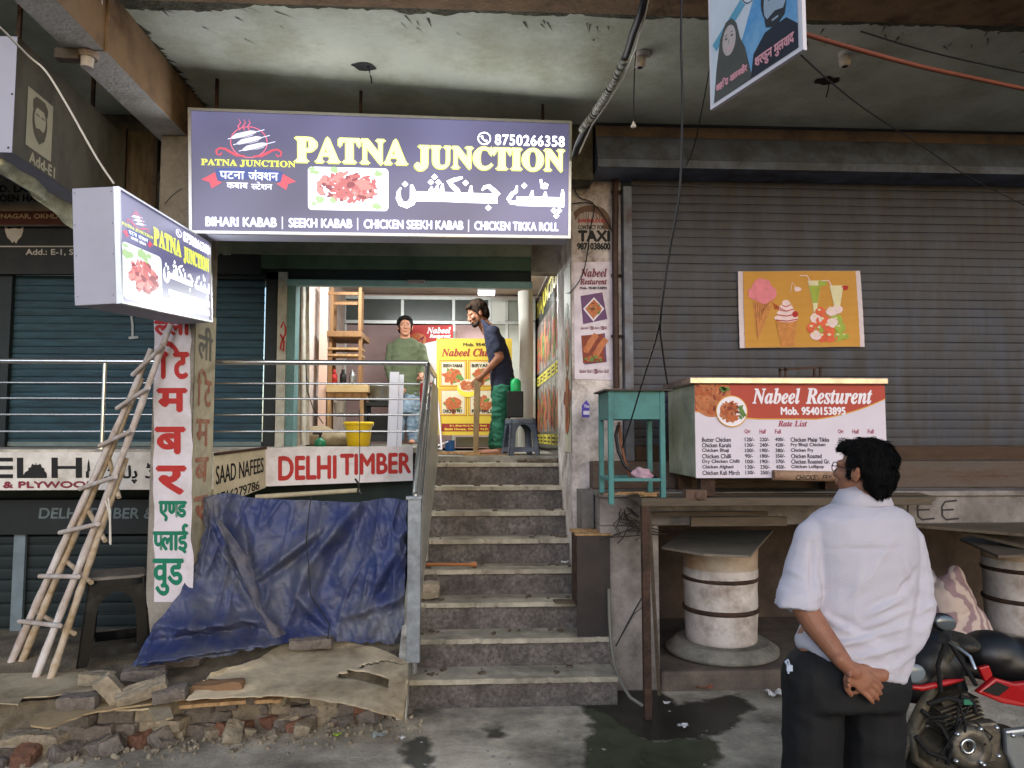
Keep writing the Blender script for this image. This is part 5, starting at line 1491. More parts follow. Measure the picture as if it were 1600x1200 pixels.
# rubble face below
g = random.Random(21)
GL = 'broken bricks in the rubble below the pavement edge'
LB = {id(M_br1): 'grey broken brick in the rubble below the pavement edge', id(M_br2): 'tan broken brick in the rubble below the pavement edge', id(M_br3): 'orange broken brick in the rubble below the pavement edge'}
k = 100
for px, py, nst, m in ((70,1188,2,M_br2),(108,1180,3,M_br1),(178,1172,3,M_br1),(218,1166,3,M_br2),(303,1152,4,M_br1),(334,1150,3,M_br1),(396,1140,4,M_br1),(425,1138,3,M_br2),(505,1138,4,M_br2),(533,1136,3,M_br1),(570,1134,2,M_br3),(20,1192,2,M_br2),(140,1180,2,M_br1),(255,1164,2,M_br2),(365,1150,1,M_br3),(470,1142,2,M_br1)):
    b = PZ(px, py, 0); z = 0
    for q in range(nst):
        h = g.uniform(.062, .075); s = g.uniform(.16, .22)
        rock((b.x + g.uniform(-.02, .02), b.y + .09 + g.uniform(-.02, .02), z + h/2), (s, .13, h), (g.uniform(-.05,.05), g.uniform(-.06,.06), g.uniform(-.2,.2)), m, k, 'brick', LB[id(m)], GL, .014); k += 1
        z += h * .97
for q in range(60):
    px = g.uniform(-10, 640); py = 1196 - px * .10 + g.uniform(-26, 2); b = PZ(px, py, 0); m = g.choice([M_br1, M_br1, M_br1, M_br2, M_br2, M_br3]); s = g.uniform(.04, .12)
    rock((b.x, b.y, s*.3), (s*1.3, s, s*.8), (g.uniform(-.4,.4), g.uniform(-.4,.4), g.uniform(0,3)), m, k, 'brick', LB[id(m)], GL, .015); k += 1
mb = MB()
for q in range(380):
    px = g.uniform(-20, 660); py = 1200 - px * .10 + g.gauss(-8, 12); b = PZ(px, min(py, 1215), 0); s = g.uniform(.006, .022)
    mb.obox((b.x, b.y, s*.4), (s*1.4, s, s), (g.uniform(0,3), g.uniform(0,3), g.uniform(0,3)))
build('gravel', mb, M_br2, kind='stuff', label='fine rubble and dust crumbs along the broken edge')
# litter
M_pap = mat('paper_scrap', 'c9c6c4', .7, .1, 9)
for k, (px, py, s, m, lb) in enumerate(((240,1158,.06,M_pap,'crumpled white cup in the rubble'),(28,1140,.09,M_pap,'torn white wrapper at the left of the rubble'),(370,1128,.07,M_pap,'silvery wrapper between the brick stacks'),(527,1150,.05,mat('green_scrap','8fae3a',.6,.1,9),'bright green wrapper in front of the brick stack'),
    (628,1155,.045,M_pap,'small white paper by the wet stain'),(592,1150,.08,mat('grey_scrap','8d9492',.6,.1,9),'grey plastic scrap below the drooping cardboard'),(1068,1136,.06,M_pap,'white stub in the green slime'),(1042,1100,.05,M_pap,'small pale scrap in the puddle'),(993,1070,.04,mat('green_cap','3f8a72',.5,.1,9),'green bottle cap by the end of the gas pipe'),
    (1098,1074,.13,mat('brown_leaf','7a4d38',.8,.2,9),'brown paper bag scrap beside the puddle'),(1212,1085,.12,M_pap,'white plastic scrap beside the leg of the man in white'),(868,880,.06,M_pap,'crumpled paper on the step near the metal box'))):
    p = PZ(px, py, .02) if py > 1000 else P(px, py, 5.9)
    if px == 868: p = V((.74, 6.0, .83))
    mb = MB()
    def cr(u, v): return p + V(((u-.5)*s, (v-.5)*s*.8, .01 + .25*s*noise.noise(V((u*3+k, v*3, k))) + s*.2*(u-.5)**2))
    mb.grid(cr, 7, 6, smooth=False); o = build('litter', mb, m, label=lb, cat='litter')
mb = MB()
for q in range(40):
    px, py = g.uniform(640, 1220), g.uniform(1080, 1200); b = PZ(px, py, .007); s = g.uniform(.004, .016)
    mb.obox((b.x, b.y, b.z), (s*1.6, s, .004), (0, 0, g.uniform(0, 3)))
build('litter_crumbs', mb, mat('crumb', '8f8b84', .8, .3, 30), kind='stuff', label='scattered pale crumbs and stubs on the concrete')

# steps: metal box, rod, brick, chips
t = thing('metal_box', 'rusty open sheet metal box standing on the right of the steps', 'box', (P(928, 980, 5.45).x, 5.5, .4))
xa, xb = P(903, 900, 5.38).x, P(955, 900, 5.38).x; zt3 = P(930, 838, 5.38).z
mb = MB(); mb.box((xa, 5.42, .402), (xb, 5.426, zt3)); build('front_sheet', mb, mat('brown_sheet', '3a3331', .5, .25, 5, '2b2a2c', .4, 3, .08, 30, metal=.3), t)
mb = MB(); mb.box((xa, 5.43, .61), (xa+.005, 5.72, zt3)); mb.box((xb-.005, 5.43, .402), (xb, 5.72, zt3)); build('side_sheet', mb, M_rust, t)
mb = MB(); mb.box((xa-.012, 5.41, zt3+.001), (xb+.012, 5.74, zt3+.014)); build('top', mb, M_wood, t)
mb = MB()
for q in range(8): mb.obox((xa + .02 + q*.03, 5.5 + rnd.uniform(0, .15), zt3 + .02), (.12, .02, .008), (0, 0, rnd.uniform(-.5, .5)))
build('wood_scrap', mb, M_wood, kind='stuff', label='wood chips on top of the metal box')
b0 = P(690, 877, 6.0)
mb = MB(); mb.tube([(-.42, 6.0, .83), (-.02, 5.98, .83)], .013, 8); mb.tube([(-.02, 5.98, .83), (.03, 5.98, .83)], .02, 8); build('pipe', mb, mat('copper_pipe', '9a6238', .5, .2, 8), label='short brownish pipe lying on the middle step', cat='pipe')
rock((-.34, 5.78, .675), (.17, .14, .12), (0, 0, .03), M_br2, 77, 'brick', 'dusty block at the left end of the third step')
mb = MB(); g = random.Random(31)
for k_ in range(8):
    for q in range(12):
        x = g.choice([g.uniform(SX0+.02, SX0+.2), g.uniform(SX1-.25, SX1-.02), g.uniform(SX0, SX1)]); s = g.uniform(.008, .025)
        mb.obox((x, zy0 + tr*k_ + g.uniform(.08, .22), rise*(k_+1) + s*.3), (s*2, s, s*.7), (0, 0, g.uniform(0, 3)))
for q in range(60):
    s = g.uniform(.01, .04); mb.obox((g.uniform(.45, .80), g.uniform(6.97, 7.04), 1.6 + s*.4), (s*2, s, s*.7), (g.uniform(0, 1), 0, g.uniform(0, 3)))
build('debris', mb, M_plank, kind='stuff', label='chips and dust lumps scattered on the steps')
mb = MB(); mb.obox((.72, 5.62, .61), (.22, .10, .012), (0, .03, .1)); build('board', mb, M_plank, label='small flat board on the step beside the metal box', cat='board')
mb = MB(); mb.tube([P(951, 920, 5.40), P(952, 960, 5.38), P(954, 1000, 5.36), P(960, 1040, 5.25), P(972, 1070, 5.1), P(985, 1090, 4.98), P(1005, 1103, 4.93)], .012, 8); build('gas_pipe', mb, mat('grey_pipe', '6d6a62', .5, .15, 9), label='grey pipe curving down beside the ledge to the puddle', cat='pipe')
mb = MB(); mb.tube([P(962, 1010, 5.38), P(980, 975, 5.40), P(1004, 932, 5.4)], .005, 6); mb.tube([P(962, 1010, 5.38), P(990, 960, 5.40), P(1004, 948, 5.4)], .003, 6); build('wire', mb, M_wire, label='thin black wire strung diagonally on the ledge pier', cat='wire')
mb = MB()
for q in range(14):
    x0, y0 = 975 + rnd.uniform(-8, 10), 800 + rnd.uniform(-8, 10)
    pts = [P(x0, y0, 5.36)]
    for z in range(4): pts.append(P(x0 + rnd.uniform(-15, 30)*(z+1)/2, y0 + 10*(z+1) + rnd.uniform(-6, 6), 5.38 - .01*z))
    mb.tube(pts, .004, 5)
build('dry_roots', mb, mat('root_dark', '2f2824', .9, .2, 9), kind='stuff', label='tangle of dry roots and wires growing on the ledge pier')

# ================================================================== wires, lamps and fittings above
M_cam = mat('ivory_plastic', 'c9bdb0', .5, .06, 9)
for k, (px, py, lb) in enumerate(((1004, 92, 'white lamp holder on the soffit beside the thick cable'), (1323, 90, 'white lamp holder on the soffit right of the hanging poster'))):
    c = PZ(px, py - 8, 4.349)
    t = thing('lamp_holder', lb, 'lamp holder', c, 'lamp holders under the porch')
    mb = MB(); mb.lathe(c + V((0, 0, -.028)), [(.042, 0), (.055, .012), (.055, .028)], 20); build('base', mb, M_cam, t)
    mb = MB(); mb.lathe(c + V((-.02, -.01, -.10)), [(.026, 0), (.034, .01), (.036, .05), (.03, .072)], 18); build('socket', mb, M_cam, t)
    mb = MB(); mb.lathe(c + V((-.02, -.01, -.1015)), [(.019, 0), (.019, .001)], 14); build('contact', mb, M_black, t)
c = PZ(138, 84, 3.985)
t = thing('lamp_holder', 'dirty lamp holder with a wooden block under the slanting concrete beam', 'lamp holder', c)
mb = MB(); mb.lathe(c + V((0, 0, -.03)), [(.05, 0), (.06, .03)], 18); build('base', mb, mat('dirty_plastic', '9c8a7c', .6, .2, 9), t)
mb = MB(); mb.lathe(c + V((.0, -.01, -.085)), [(.03, 0), (.036, .054)], 16); build('socket', mb, M_cam, t)
mb = MB(); mb.obox(c + V((-.09, -.03, -.03)), (.12, .06, .055), (0, 0, .1)); build('block', mb, M_plank, t)
def cable(name, pts, r, m, label, cat='cable', n=7, sub=6):
    # smooth curve through the points
    L = []
    pts = [V(p) for p in pts]
    for i in range(len(pts)-1):
        a, b, c, d = pts[max(i-1,0)], pts[i], pts[i+1], pts[min(i+2,len(pts)-1)]
        for k in range(sub):
            s = k/sub
            L.append(.5*((2*b)+(c-a)*s+(2*a-5*b+4*c-d)*s*s+(3*b-a-3*c+d)*s**3))
    L.append(pts[-1])
    mb = MB(); mb.tube(L, r, n)
    return mb
def addcable(*a, **k):
    mb = cable(*a, **k); return build(a[0], mb, a[3], label=a[4], cat=k.get('cat', a[5] if len(a) > 5 else 'cable'))
t = thing('cable_bundle', 'thick black cable bundle half wrapped in white tape sagging to the lit sign', 'cable', P(935, 170, 5.2))
mb = cable('c', [P(1012,-30,3.6), P(1003,15,3.7), P(990,50,3.9), P(977,90,4.2), P(958,130,4.5), P(942,155,4.7), P(928,178,4.9), P(915,200,5.05), P(903,225,5.2), P(897,245,5.25)], .021, M_wire, ''); build('core', mb, M_wire, t)
mb = MB(); g = random.Random(12)
pts = [P(976,92,4.2), P(968,110,4.33), P(958,130,4.5), P(942,155,4.7), P(928,178,4.9), P(917,192,5.0), P(908,205,5.1)]
fine = []
for i in range(len(pts)-1):
    for q in range(8): fine.append(pts[i].lerp(pts[i+1], q/8))
for i in range(len(fine)-1):
    if g.random() < .85: mb.tube([fine[i] , fine[i].lerp(fine[i+1], .8)], [.026*g.uniform(.9,1.15), .026*g.uniform(.9,1.1)], 9)
build('tape_wrap', mb, mat('tape_white', '9c9a8e', .6, .3, 40, '3c3a36', .35, 30), t)
mb = MB(); mb.tube([P(1018,-30,3.6), P(1008,22,3.75), P(994,75,4.0), P(976,118,4.4), P(950,160,4.75), P(925,195,5.05), P(905,240,5.3)], .006, 6); mb.tube([P(1000,98,4.25), P(975,118,4.4), P(955,142,4.7), P(938,160,4.85)], .003, 5); build('strand', mb, M_wirew, t)
addcable('cable', [P(1066,-20,3.7), P(1064,60,3.72), P(1066,170,3.76), P(1062,300,3.8), P(1045,400,3.9), P(1032,500,4.0), P(1035,545,4.3), P(1043,600,4.8)], .006, M_wire, 'long thin black cable hanging down before the grey shutter to the cart')
addcable('cable', [P(1031,505,4.0), P(1022,540,4.2), P(1003,600,4.6), P(985,660,4.85), P(972,700,4.95)], .005, M_wire, 'black cable branching off toward the teal stand')
addcable('cable', [P(1110,100,3.9), P(1098,165,4.6), P(1084,230,5.5), P(1072,260,5.54)], .004, M_wire, 'thin wire dropping from the hanging poster to the metal hood')
addcable('string', [P(994,72,4.4), P(991,120,4.6), P(990,190,4.7)], .004, M_wire, 'black string with a small white weight hanging below the soffit', 'string')
mb = MB(); mb.lathe(P(990,199,4.7), [(.014,0),(.02,.006),(.012,.022),(.004,.04)], 12); build('weight', mb, M_wirew, label='small white weight at the end of the black string', cat='weight')
addcable('conduit', [P(1240,48,3.4), P(1320,72,3.6), P(1430,102,3.8), P(1520,122,4.0), P(1680,156,4.3)], .013, mat('red_brown_pipe', '6e3a28', .6, .15, 9), 'red brown conduit running right from behind the hanging poster', 'conduit')
addcable('wire', [P(1345,49,4.0), P(1430,75,4.1), P(1520,97,4.2), P(1680,130,4.3)], .005, M_wire, 'thin dark wire above the red brown conduit', 'wire')
addcable('wire', [P(1247,82,2.9), P(1300,130,3.4), P(1358,175,4.0), P(1440,228,4.6), P(1520,280,5.0), P(1650,345,5.4)], .004, M_wire, 'dark wire slanting from the hanging poster down across the hood', 'wire')
addcable('wire', [P(-30,20,3.4), P(0,43,3.5), P(45,88,3.7), P(72,112,3.75), P(105,165,3.8), P(150,245,3.85), P(178,287,3.86)], .0055, M_wirew, 'white wire swooping from the upper left to the smaller lit sign', 'wire')
addcable('wire', [P(258,318,5.0), P(270,305,5.1), P(283,295,5.19)], .003, M_wire, 'short tie wire from the smaller lit sign to the column', 'wire')
addcable('wire', [P(158,-15,3.95), P(162,25,4.1), P(180,48,4.35), P(196,62,4.5), P(207,92,4.6)], .005, M_wirew, 'thin pale wire drooping along the slanting beam', 'wire')
mb = MB(); g = random.Random(9); c = P(208, 97, 4.62)
for q in range(12): mb.tube([c, c + V((g.uniform(-.02,.06), -.03, g.uniform(-.05, .05))), c + V((g.uniform(-.03,.12), -.05, g.uniform(-.10, .04)))], .003, 5)
build('wire_tangle', mb, M_wirew, label='frayed tangle of wire ends on the slanting beam', cat='wire')
addcable('wire', [P(150,82,3.9+.7), P(170,92,4.62), P(203,102,4.62)], .003, M_wire, 'thin wire from the dirty lamp holder to the wire tangle', 'wire')
addcable('wire', [PZ(575,104,4.345), P(579,118,5.0), P(581,130,5.0)], .005, M_wire, 'short stub of wire hanging from the hole in the soffit', 'wire')
addcable('wire', [PZ(1296,128,4.345), P(1294,140,4.9), P(1291,152,4.9)], .004, M_wire, 'wire stub hanging from the right hole in the soffit', 'wire')
addcable('wire', [P(896,290,5.93), P(905,308,5.93), P(928,320,5.93), P(922,360,5.93), P(918,395,5.93), P(910,430,5.93), P(893,455,5.93), P(884,458,6.2)], .004, M_wire, 'thin black wire looping over the torn taxi bill', 'wire')
addcable('wire', [P(893,318,5.93), P(925,318,5.93), P(945,340,5.93), P(956,362,5.93)], .0035, M_wire, 'short black wire crossing the top of the pier', 'wire')

# hanging double poster, top right
t = thing('hanging_poster', 'white framed election style poster with two portraits hanging from the porch', 'poster', (1.15, 3.05, 3.3))
d1, d2 = 3.33, 2.80
a, b = P(1110,172,d1), P(1255,77,d2); zh = .82
sfP = Surf(a + V((0,0,zh)), b + V((0,0,zh)), b, a, (0, 0, 56, 82))
sf = sfP
mb = MB(); mb.prism([sf.at(0,82), sf.at(56,82), sf.at(56,0), sf.at(0,0)], -sf.n*.02); pb = build('board', mb, mat('poster_white', 'd3d0d8', .5, .03, 5), t); ORI[pb.name] = ORI[t.name]
PP = [mat('poster_sky', '4a8fc4', .5, .12, 5, '8fb4d0', .4, 4), mat('poster_pale', 'c3ccd6', .5, .08, 6), mat('portrait_dark', '2c2f33', .5, .1, 9), mat('portrait_skin', 'b3a8a6', .5, .08, 12), mat('portrait_skin_blue', '93a4b5', .5, .08, 12), mat('scarf_grey', '4c4d4a', .5, .1, 9), mat('poster_pink', 'd89aa4', .5, .06, 9), mat('poster_cyan', '5b9ab5', .5, .1, 6), mat('poster_suit', '232733', .5, .1, 9), mat('poster_orange_tint', 'c99a80', .5, .1, 9)]
mb = MB()
rect(mb, 1, sf, 2, 2, 54, 80); poly(mb, 0, sf, [(18,80),(22,60),(30,44),(40,34),(54,30),(54,80)][::-1], LIFT+.0005)
rect(mb, 0, sf, 36, 2, 54, 60, LIFT+.0006)
stroke(mb, 7, sf, [(4,54),(28,40)], 5, LIFT+.0008); disc(mb, 1, sf, 28, 38, 6, 8, LIFT+.001); stroke(mb, 2, sf, arc(28, 38, 5.5, 7.5, 0, 360, 22), .5, LIFT+.0012); stroke(mb, 2, sf, [(26,42),(28,33),(31,42)], .5, LIFT+.0013); stroke(mb, 9, sf, [(15,34),(19,28)], 4, LIFT+.001)
# woman in a headscarf
poly(mb, 5, sf, [(3,80),(5,66),(8,52),(12,46),(16,46),(19,50),(21,58),(24,64),(28,80)][::-1], LIFT+.0014); disc(mb, 3, sf, 14, 55.5, 4.4, 7, LIFT+.0018)
for x in (12.2, 15.9): disc(mb, 2, sf, x, 54, .8, .5, LIFT+.002, 8)
stroke(mb, 2, sf, [(11.3,52.5),(13,52.2)], .35, LIFT+.002); stroke(mb, 2, sf, [(15,52.2),(16.7,52.5)], .35, LIFT+.002); stroke(mb, 6, sf, [(12.6,59),(14,59.5),(15.4,59)], .7, LIFT+.002); stroke(mb, 5, sf, [(14,55),(13.6,57)], .3, LIFT+.002)
# bearded man
poly(mb, 8, sf, [(27,80),(29,70),(36,64),(48,64),(54,70),(54,80)][::-1], LIFT+.0014); disc(mb, 2, sf, 42, 50, 8, 12, LIFT+.0016); disc(mb, 4, sf, 42, 53, 6.4, 10, LIFT+.0018)
poly(mb, 2, sf, [(35.6,56),(37.5,59),(42,57.6),(46.5,59),(48.4,56),(47.4,62),(42,65),(36.6,62)][::-1], LIFT+.002); poly(mb, 2, sf, [(35,50),(35,43),(42,39),(49,43),(49,50),(47,45.5),(37,45.5)][::-1], LIFT+.002); stroke(mb, 4, sf, [(40.2,61),(43.8,61)], .9, LIFT+.0022)
for x in (39.4, 44.6): disc(mb, 2, sf, x, 51, 1.1, .6, LIFT+.0021, 8); stroke(mb, 2, sf, [(x-1.6,49),(x+1.6,49)], .5, LIFT+.0021)
text(mb, 6, '\u0936\u093e\u0939\u093f\u0926\u093e \u0906\u0932\u092e\u0936\u0940\u0930', sf, 5, 76, 25, 71.5, .2, LIFT+.0026); text(mb, 6, '\u0936\u0930\u092b\u0941\u0928 \u092e\u0941\u0932\u0935\u093e\u0926', sf, 30, 78, 52, 72.5, .2, LIFT+.0026)
build('print', mb, PP, pb)
mb = MB()
mb.tube([sf.at(4, 0, -.01), V((sf.at(4,0).x, sf.at(4,0).y, 4.28))], .006, 6); mb.tube([sf.at(52, 0, -.01), V((sf.at(52,0).x, sf.at(52,0).y + .1, 4.28))], .006, 6); build('hanger', mb, M_wire, t)
# ================================================================== inside the shop
M_alup = mat('partition_frame', 'b3b6b5', .4, .08, 10, metal=.4)
M_pane = mat('smoked_pane', '3e4543', .2, .15, 5, spec=.6)
M_mauve = mat('mauve_panel', '8c7678', .7, .1, 4)
YPt = 9.62
t = thing('partition', 'aluminium partition with smoked panes at the back of the shop', 'partition', (-.4, YPt, 1.66))
for px0_, px1_ in ((541, 626), (631, 706), (711, 764)):
    mb = MB(); pbox(mb, px0_, 467, px1_, 500, YPt+.01, YPt+.02); build('pane', mb, M_pane, t)
mb = MB(); pbox(mb, 767, 467, 790, 504, YPt+.01, YPt+.02); build('pane', mb, mat('bright_pane', 'cfd4d2', .3, .05, 5), t)
mb = MB(); pbox(mb, 794, 467, 832, 504, YPt+.01, YPt+.02); build('pane', mb, mat('ribbed_pane', '8b918c', .3, .1, 5), t)
for px0_, px1_, m in ((541, 706, M_mauve), (711, 764, mat('pink_film', 'b89a9c', .5, .08, 6)), (767, 832, mat('pale_panel', 'a5a9a4', .5, .08, 5))):
    mb = MB(); pbox(mb, px0_, 508, px1_, 700, YPt+.01, YPt+.02); build('panel', mb, m, t)
mb = MB()
for y in (463, 501): pbox(mb, 536, y, 836, y+5, YPt-.01, YPt+.03)
for x in (536, 626.5, 706.5, 763, 789.5, 832): pbox(mb, x, 468.2, x+4.5, 500.8, YPt-.012, YPt+.028); pbox(mb, x, 506.2, x+4.5, 698, YPt-.012, YPt+.028)
build('frame', mb, M_alup, t)
# lamp
lp = P(760, 458, 8.95)
t = thing('ceiling_lamp', 'bright white lamp glowing under the shop ceiling', 'lamp', lp)
mb = MB(); mb.box((lp.x-.10, lp.y-.03, lp.z-.025), (lp.x+.10, lp.y+.03, lp.z+.025)); build('tube', mb, emit('lamp_glow', 'f5f8ff', 10), t, bevel=.01)
mb = MB(); mb.box((lp.x-.11, lp.y-.035, lp.z+.026), (lp.x+.11, lp.y+.035, lp.z+.05)); mb.box((lp.x-.01, lp.y-.01, lp.z+.05), (lp.x+.01, lp.y+.01, 3.72)); build('fitting', mb, M_alu, t)
ld = bpy.data.lights.new('ceiling_lamp_light', 'AREA'); ld.energy = 26; ld.shape = 'RECTANGLE'; ld.size = .22; ld.size_y = .08; ld.color = (.95, 1, .97)
lo = bpy.data.objects.new('ceiling_lamp_light', ld); col.objects.link(lo); lo.parent = t; lo.location = (0, .02, -.04); lo.rotation_euler = (R(-25), 0, 0)
# a point of the same lamp's glow upward and outward comes from the tube itself

bld = bpy.data.objects['shop_building']
mb = MB(); mb.tube([(-1.35, 7.22, 3.52), (-.15, 7.22, 3.52)], .018, 10); build('tube_lamp', mb, emit('tube_glow', 'f2f8ff', 6), bld)
ld = bpy.data.lights.new('tube_lamp_light', 'AREA'); ld.energy = 35; ld.shape = 'RECTANGLE'; ld.size = 1.2; ld.size_y = .06; ld.color = (.95, 1, .98)
lo = bpy.data.objects.new('tube_lamp_light', ld); col.objects.link(lo); lo.parent = bld; lo.location = V((-.75, 7.25, 3.49)) - ORI[bld.name]; lo.rotation_euler = (R(35), 0, 0)
# tables stacked upside down
M_tab = mat('table_brown', '7d5a38', .65, .2, 5, '553b24', .35, 5, .15, 40, stretch=(6, 6, 1))
def qb(mb, x0, y0, x1, y1, Ya, Yb): pbox(mb, x0, y0, x1, y1, Ya, Yb)
t = thing('table', 'upturned brown wooden table stacked high inside the shop', 'table', P(545, 526, 7.95))
mb = MB(); qb(mb, 510, 517, 565, 526, 7.75, 8.35); build('top', mb, M_tab, t, bevel=.004)
for x, Ya in ((516, 7.78), (560, 7.76), (521, 8.28), (563, 8.27)):
    mb = MB(); qb(mb, x, 449 if Ya < 8 else 456, x+4.6, 516.8, Ya, Ya+.04); build('leg', mb, M_tab, t)
mb = MB(); qb(mb, 511, 456, 559.8, 460.5, 7.775, 7.80); qb(mb, 521, 472, 559, 476, 7.785, 7.80); qb(mb, 526, 470, 562, 474, 8.29, 8.31); build('rail', mb, M_tab, t)
t = thing('rack', 'brown wooden rack of slats standing between the two stacked tables', 'rack', P(540, 601, 7.9))
for x, Ya in ((513, 7.80), (560, 7.78), (519, 8.25), (562, 8.25)):
    mb = MB(); qb(mb, x, 526.5, x+5, 600.5, Ya, Ya+.04); build('post', mb, M_tab, t)
mb = MB()
for y in (543, 553): qb(mb, 511, y, 566, y+3, 7.79, 7.795); qb(mb, 512, y+1, 566, y+4, 8.0, 8.2)
build('slat', mb, M_wood, t)
for k in range(3):
    mb = MB(); p = P(522 + k*14, 598, 8.0); mb.lathe((p.x, 8.0, P(530, 600.5, 8.0).z), [(.03,0),(.035,.02),(.035,.1),(.018,.13),(.018,.16)], 14); build('jar', mb, (M_redp, M_black, mat('jar_steel','8d8f90',.3,.1,9,metal=.8))[k], label=('small red jar on the rack beside the stacked table', 'small black jar on the rack', 'small steel jar on the rack')[k], cat='jar')
t = thing('table', 'pale wooden table with thick top under the stacked rack', 'table', P(540, 695, 7.9))
mb = MB(); qb(mb, 509, 601, 575, 613, 7.72, 8.4); build('top', mb, mat('pale_wood', 'b39a70', .65, .15, 4, '8b7046', .3, 4, .15, 40, stretch=(1,6,6)), t, bevel=.005)
mb = MB(); qb(mb, 511, 613.2, 573, 622, 7.76, 8.36); build('apron', mb, M_wood, t)
for x, Ya in ((511, 7.75), (562, 7.75), (514, 8.33), (566, 8.33)):
    mb = MB(); qb(mb, x, 622.2, x+5.5, 696, Ya, Ya+.05); build('leg', mb, M_wood, t)
mb = MB(); qb(mb, 512, 645, 566, 649, 7.78, 8.32); build('shelf', mb, M_plank, t)
mb = MB(); c = P(531, 645, 7.95); mb.lathe(c, [(.052, 0), (.066, .105), (.07, .108)], 20); build('tub', mb, mat('tub_white', 'd2d2cf', .4, .04, 5), label='small white plastic tub on the lower shelf of the pale table', cat='tub')
# yellow bucket
c = P(560, 695, 7.35); c.z = 1.751
t = thing('bucket', 'bright yellow plastic bucket by the railing', 'bucket', c)
M_by = mat('bucket_yellow', 'd9b51c', .4, .08, 5)
mb = MB(); mb.lathe(c, [(.105, 0), (.11, .005), (.135, .225)], 28, cap=False); mb.lathe(c, [(.108, .006), (.0, .006)], 28, cap=False); build('body', mb, M_by, t)
mb = MB(); mb.lathe(c, [(.136, .205), (.148, .212), (.148, .238), (.136, .24), (.13, .225)], 28, cap=False); build('rim', mb, M_by, t)
mb = MB(); mb.tube([c + V((.15*math.cos(a), -.06*math.sin(a)-.02, .22 - .09*math.sin(a))) for a in [math.pi*k/12 for k in range(13)]], .004, 6); build('handle', mb, M_steel, t)
mb = MB(); c = P(505, 694, 7.6); c.z = 1.78
mb.ell(c + V((-.05,0,.06)), (.2,.15,.12)); mb.ell(c + V((.14,0,.04)), (.16,.15,.09))
organic('sack', mb, mat('jute', '8d7f68', .9, .15, 9, bump=.3, bscale=90), voxel=.02, smooth=4, disp=lambda p, n: .015*nz(p, 11), label='slumped beige sack on the floor by the yellow bucket', cat='sack')
c = P(500, 695, 7.2); c.z = 1.751
t = thing('spray_bottle', 'small green spray bottle with a black nozzle on the floor', 'bottle', c)
mb = MB(); mb.lathe(c, [(.05,0),(.055,.01),(.055,.05),(.03,.075),(.015,.085)], 18); build('body', mb, mat('bottle_green', '1f6b4a', .35, .1, 9), t)
mb = MB(); mb.tube([c + V((0,0,.086)), c + V((0,0,.12))], .012, 8); mb.tube([c + V((-.07,0,.125)), c + V((.02,0,.125))], .010, 8); build('nozzle', mb, M_black, t)
c = P(592, 628, 7.95)
t = thing('cooking_pot', 'big aluminium cooking pot on the dark stand behind the railing', 'pot', c)
mb = MB(); mb.lathe(c, [(.105,0),(.118,.02),(.12,.16),(.128,.165),(.124,.172),(.112,.16),(.11,.02),(.0,.02)], 28, cap=False); build('body', mb, mat('pot_alu', '9b9c9a', .35, .15, 8, metal=.8), t)
mb = MB(); mb.lathe(c + V((0,0,.173)), [(.125,0),(.08,.025),(.015,.035),(.0,.036)], 28); build('lid', mb, mat('pot_lid', '8d8e8c', .35, .15, 8, metal=.8), t)
t = thing('stove_stand', 'black steel stove stand under the big pot', 'stand', P(592, 690, 7.95))
mb = MB(); qb(mb, 568, 628.3, 612, 634, 7.78, 8.15); build('top', mb, M_black, t)
for x in (569, 607):
    mb = MB(); qb(mb, x, 634.2, x+4, 696, 7.8, 8.12); build('leg', mb, M_black, t)
mb = MB(); qb(mb, 574, 648, 606, 690, 7.9, 8.1); build('cabinet', mb, mat('dark_box', '2b2b2c', .6, .2, 8), t)
# white boards leaning in front of the man
for k, (x0, x1, y0, lb) in enumerate(((608, 621, 580, 'wider white board leaning upright behind the railing'), (622.5, 628.5, 584, 'narrow white board beside the wider one'))):
    mb = MB(); a = P(x0, y0, 7.15); b = P(x1, 694, 7.15)
    mb.prism([(a.x, 7.05+k*.02, 1.752), (b.x, 7.05+k*.02, 1.752), (b.x, 7.22+k*.02, a.z), (a.x, 7.22+k*.02, a.z)], (0, .02, 0)); build('board', mb, mat('laminate_white%d' % k, 'c2c1cc', .5, .05, 5), label=lb, cat='board')
# white wall sheet and pipe at left
mb = MB(); 
def cur(u, v): p = P(463 + 20*u, 445 + 250*v, 7.12); p.y += .03*math.sin(u*9) + .01*noise.noise(V((u*5, v*8, 0))); return p
mb.grid(lambda u, v: cur(u, 1-v), 16, 30); build('white_curtain', mb, mat('curtain_white', 'c4bfb6', .7, .08, 5, '908879', .3, 6), label='white plaster strip and curtain inside the left of the doorway', cat='curtain')
mb = MB(); pbox(mb, 498, 447, 510, 696, 7.75, 7.80); build('wall_strip', mb, mat('pink_strip', 'c5a799', .8, .05, 5), label='pale pink boxed pillar beside the stacked tables', cat='pillar')
mb = MB(); mb.tube([P(478, 570, 7.08), P(480, 610, 7.08), P(490, 640, 7.1), P(505, 662, 7.15)], .005, 6); build('wire', mb, M_wire, label='thin wire hanging down the white strip inside the doorway', cat='wire')

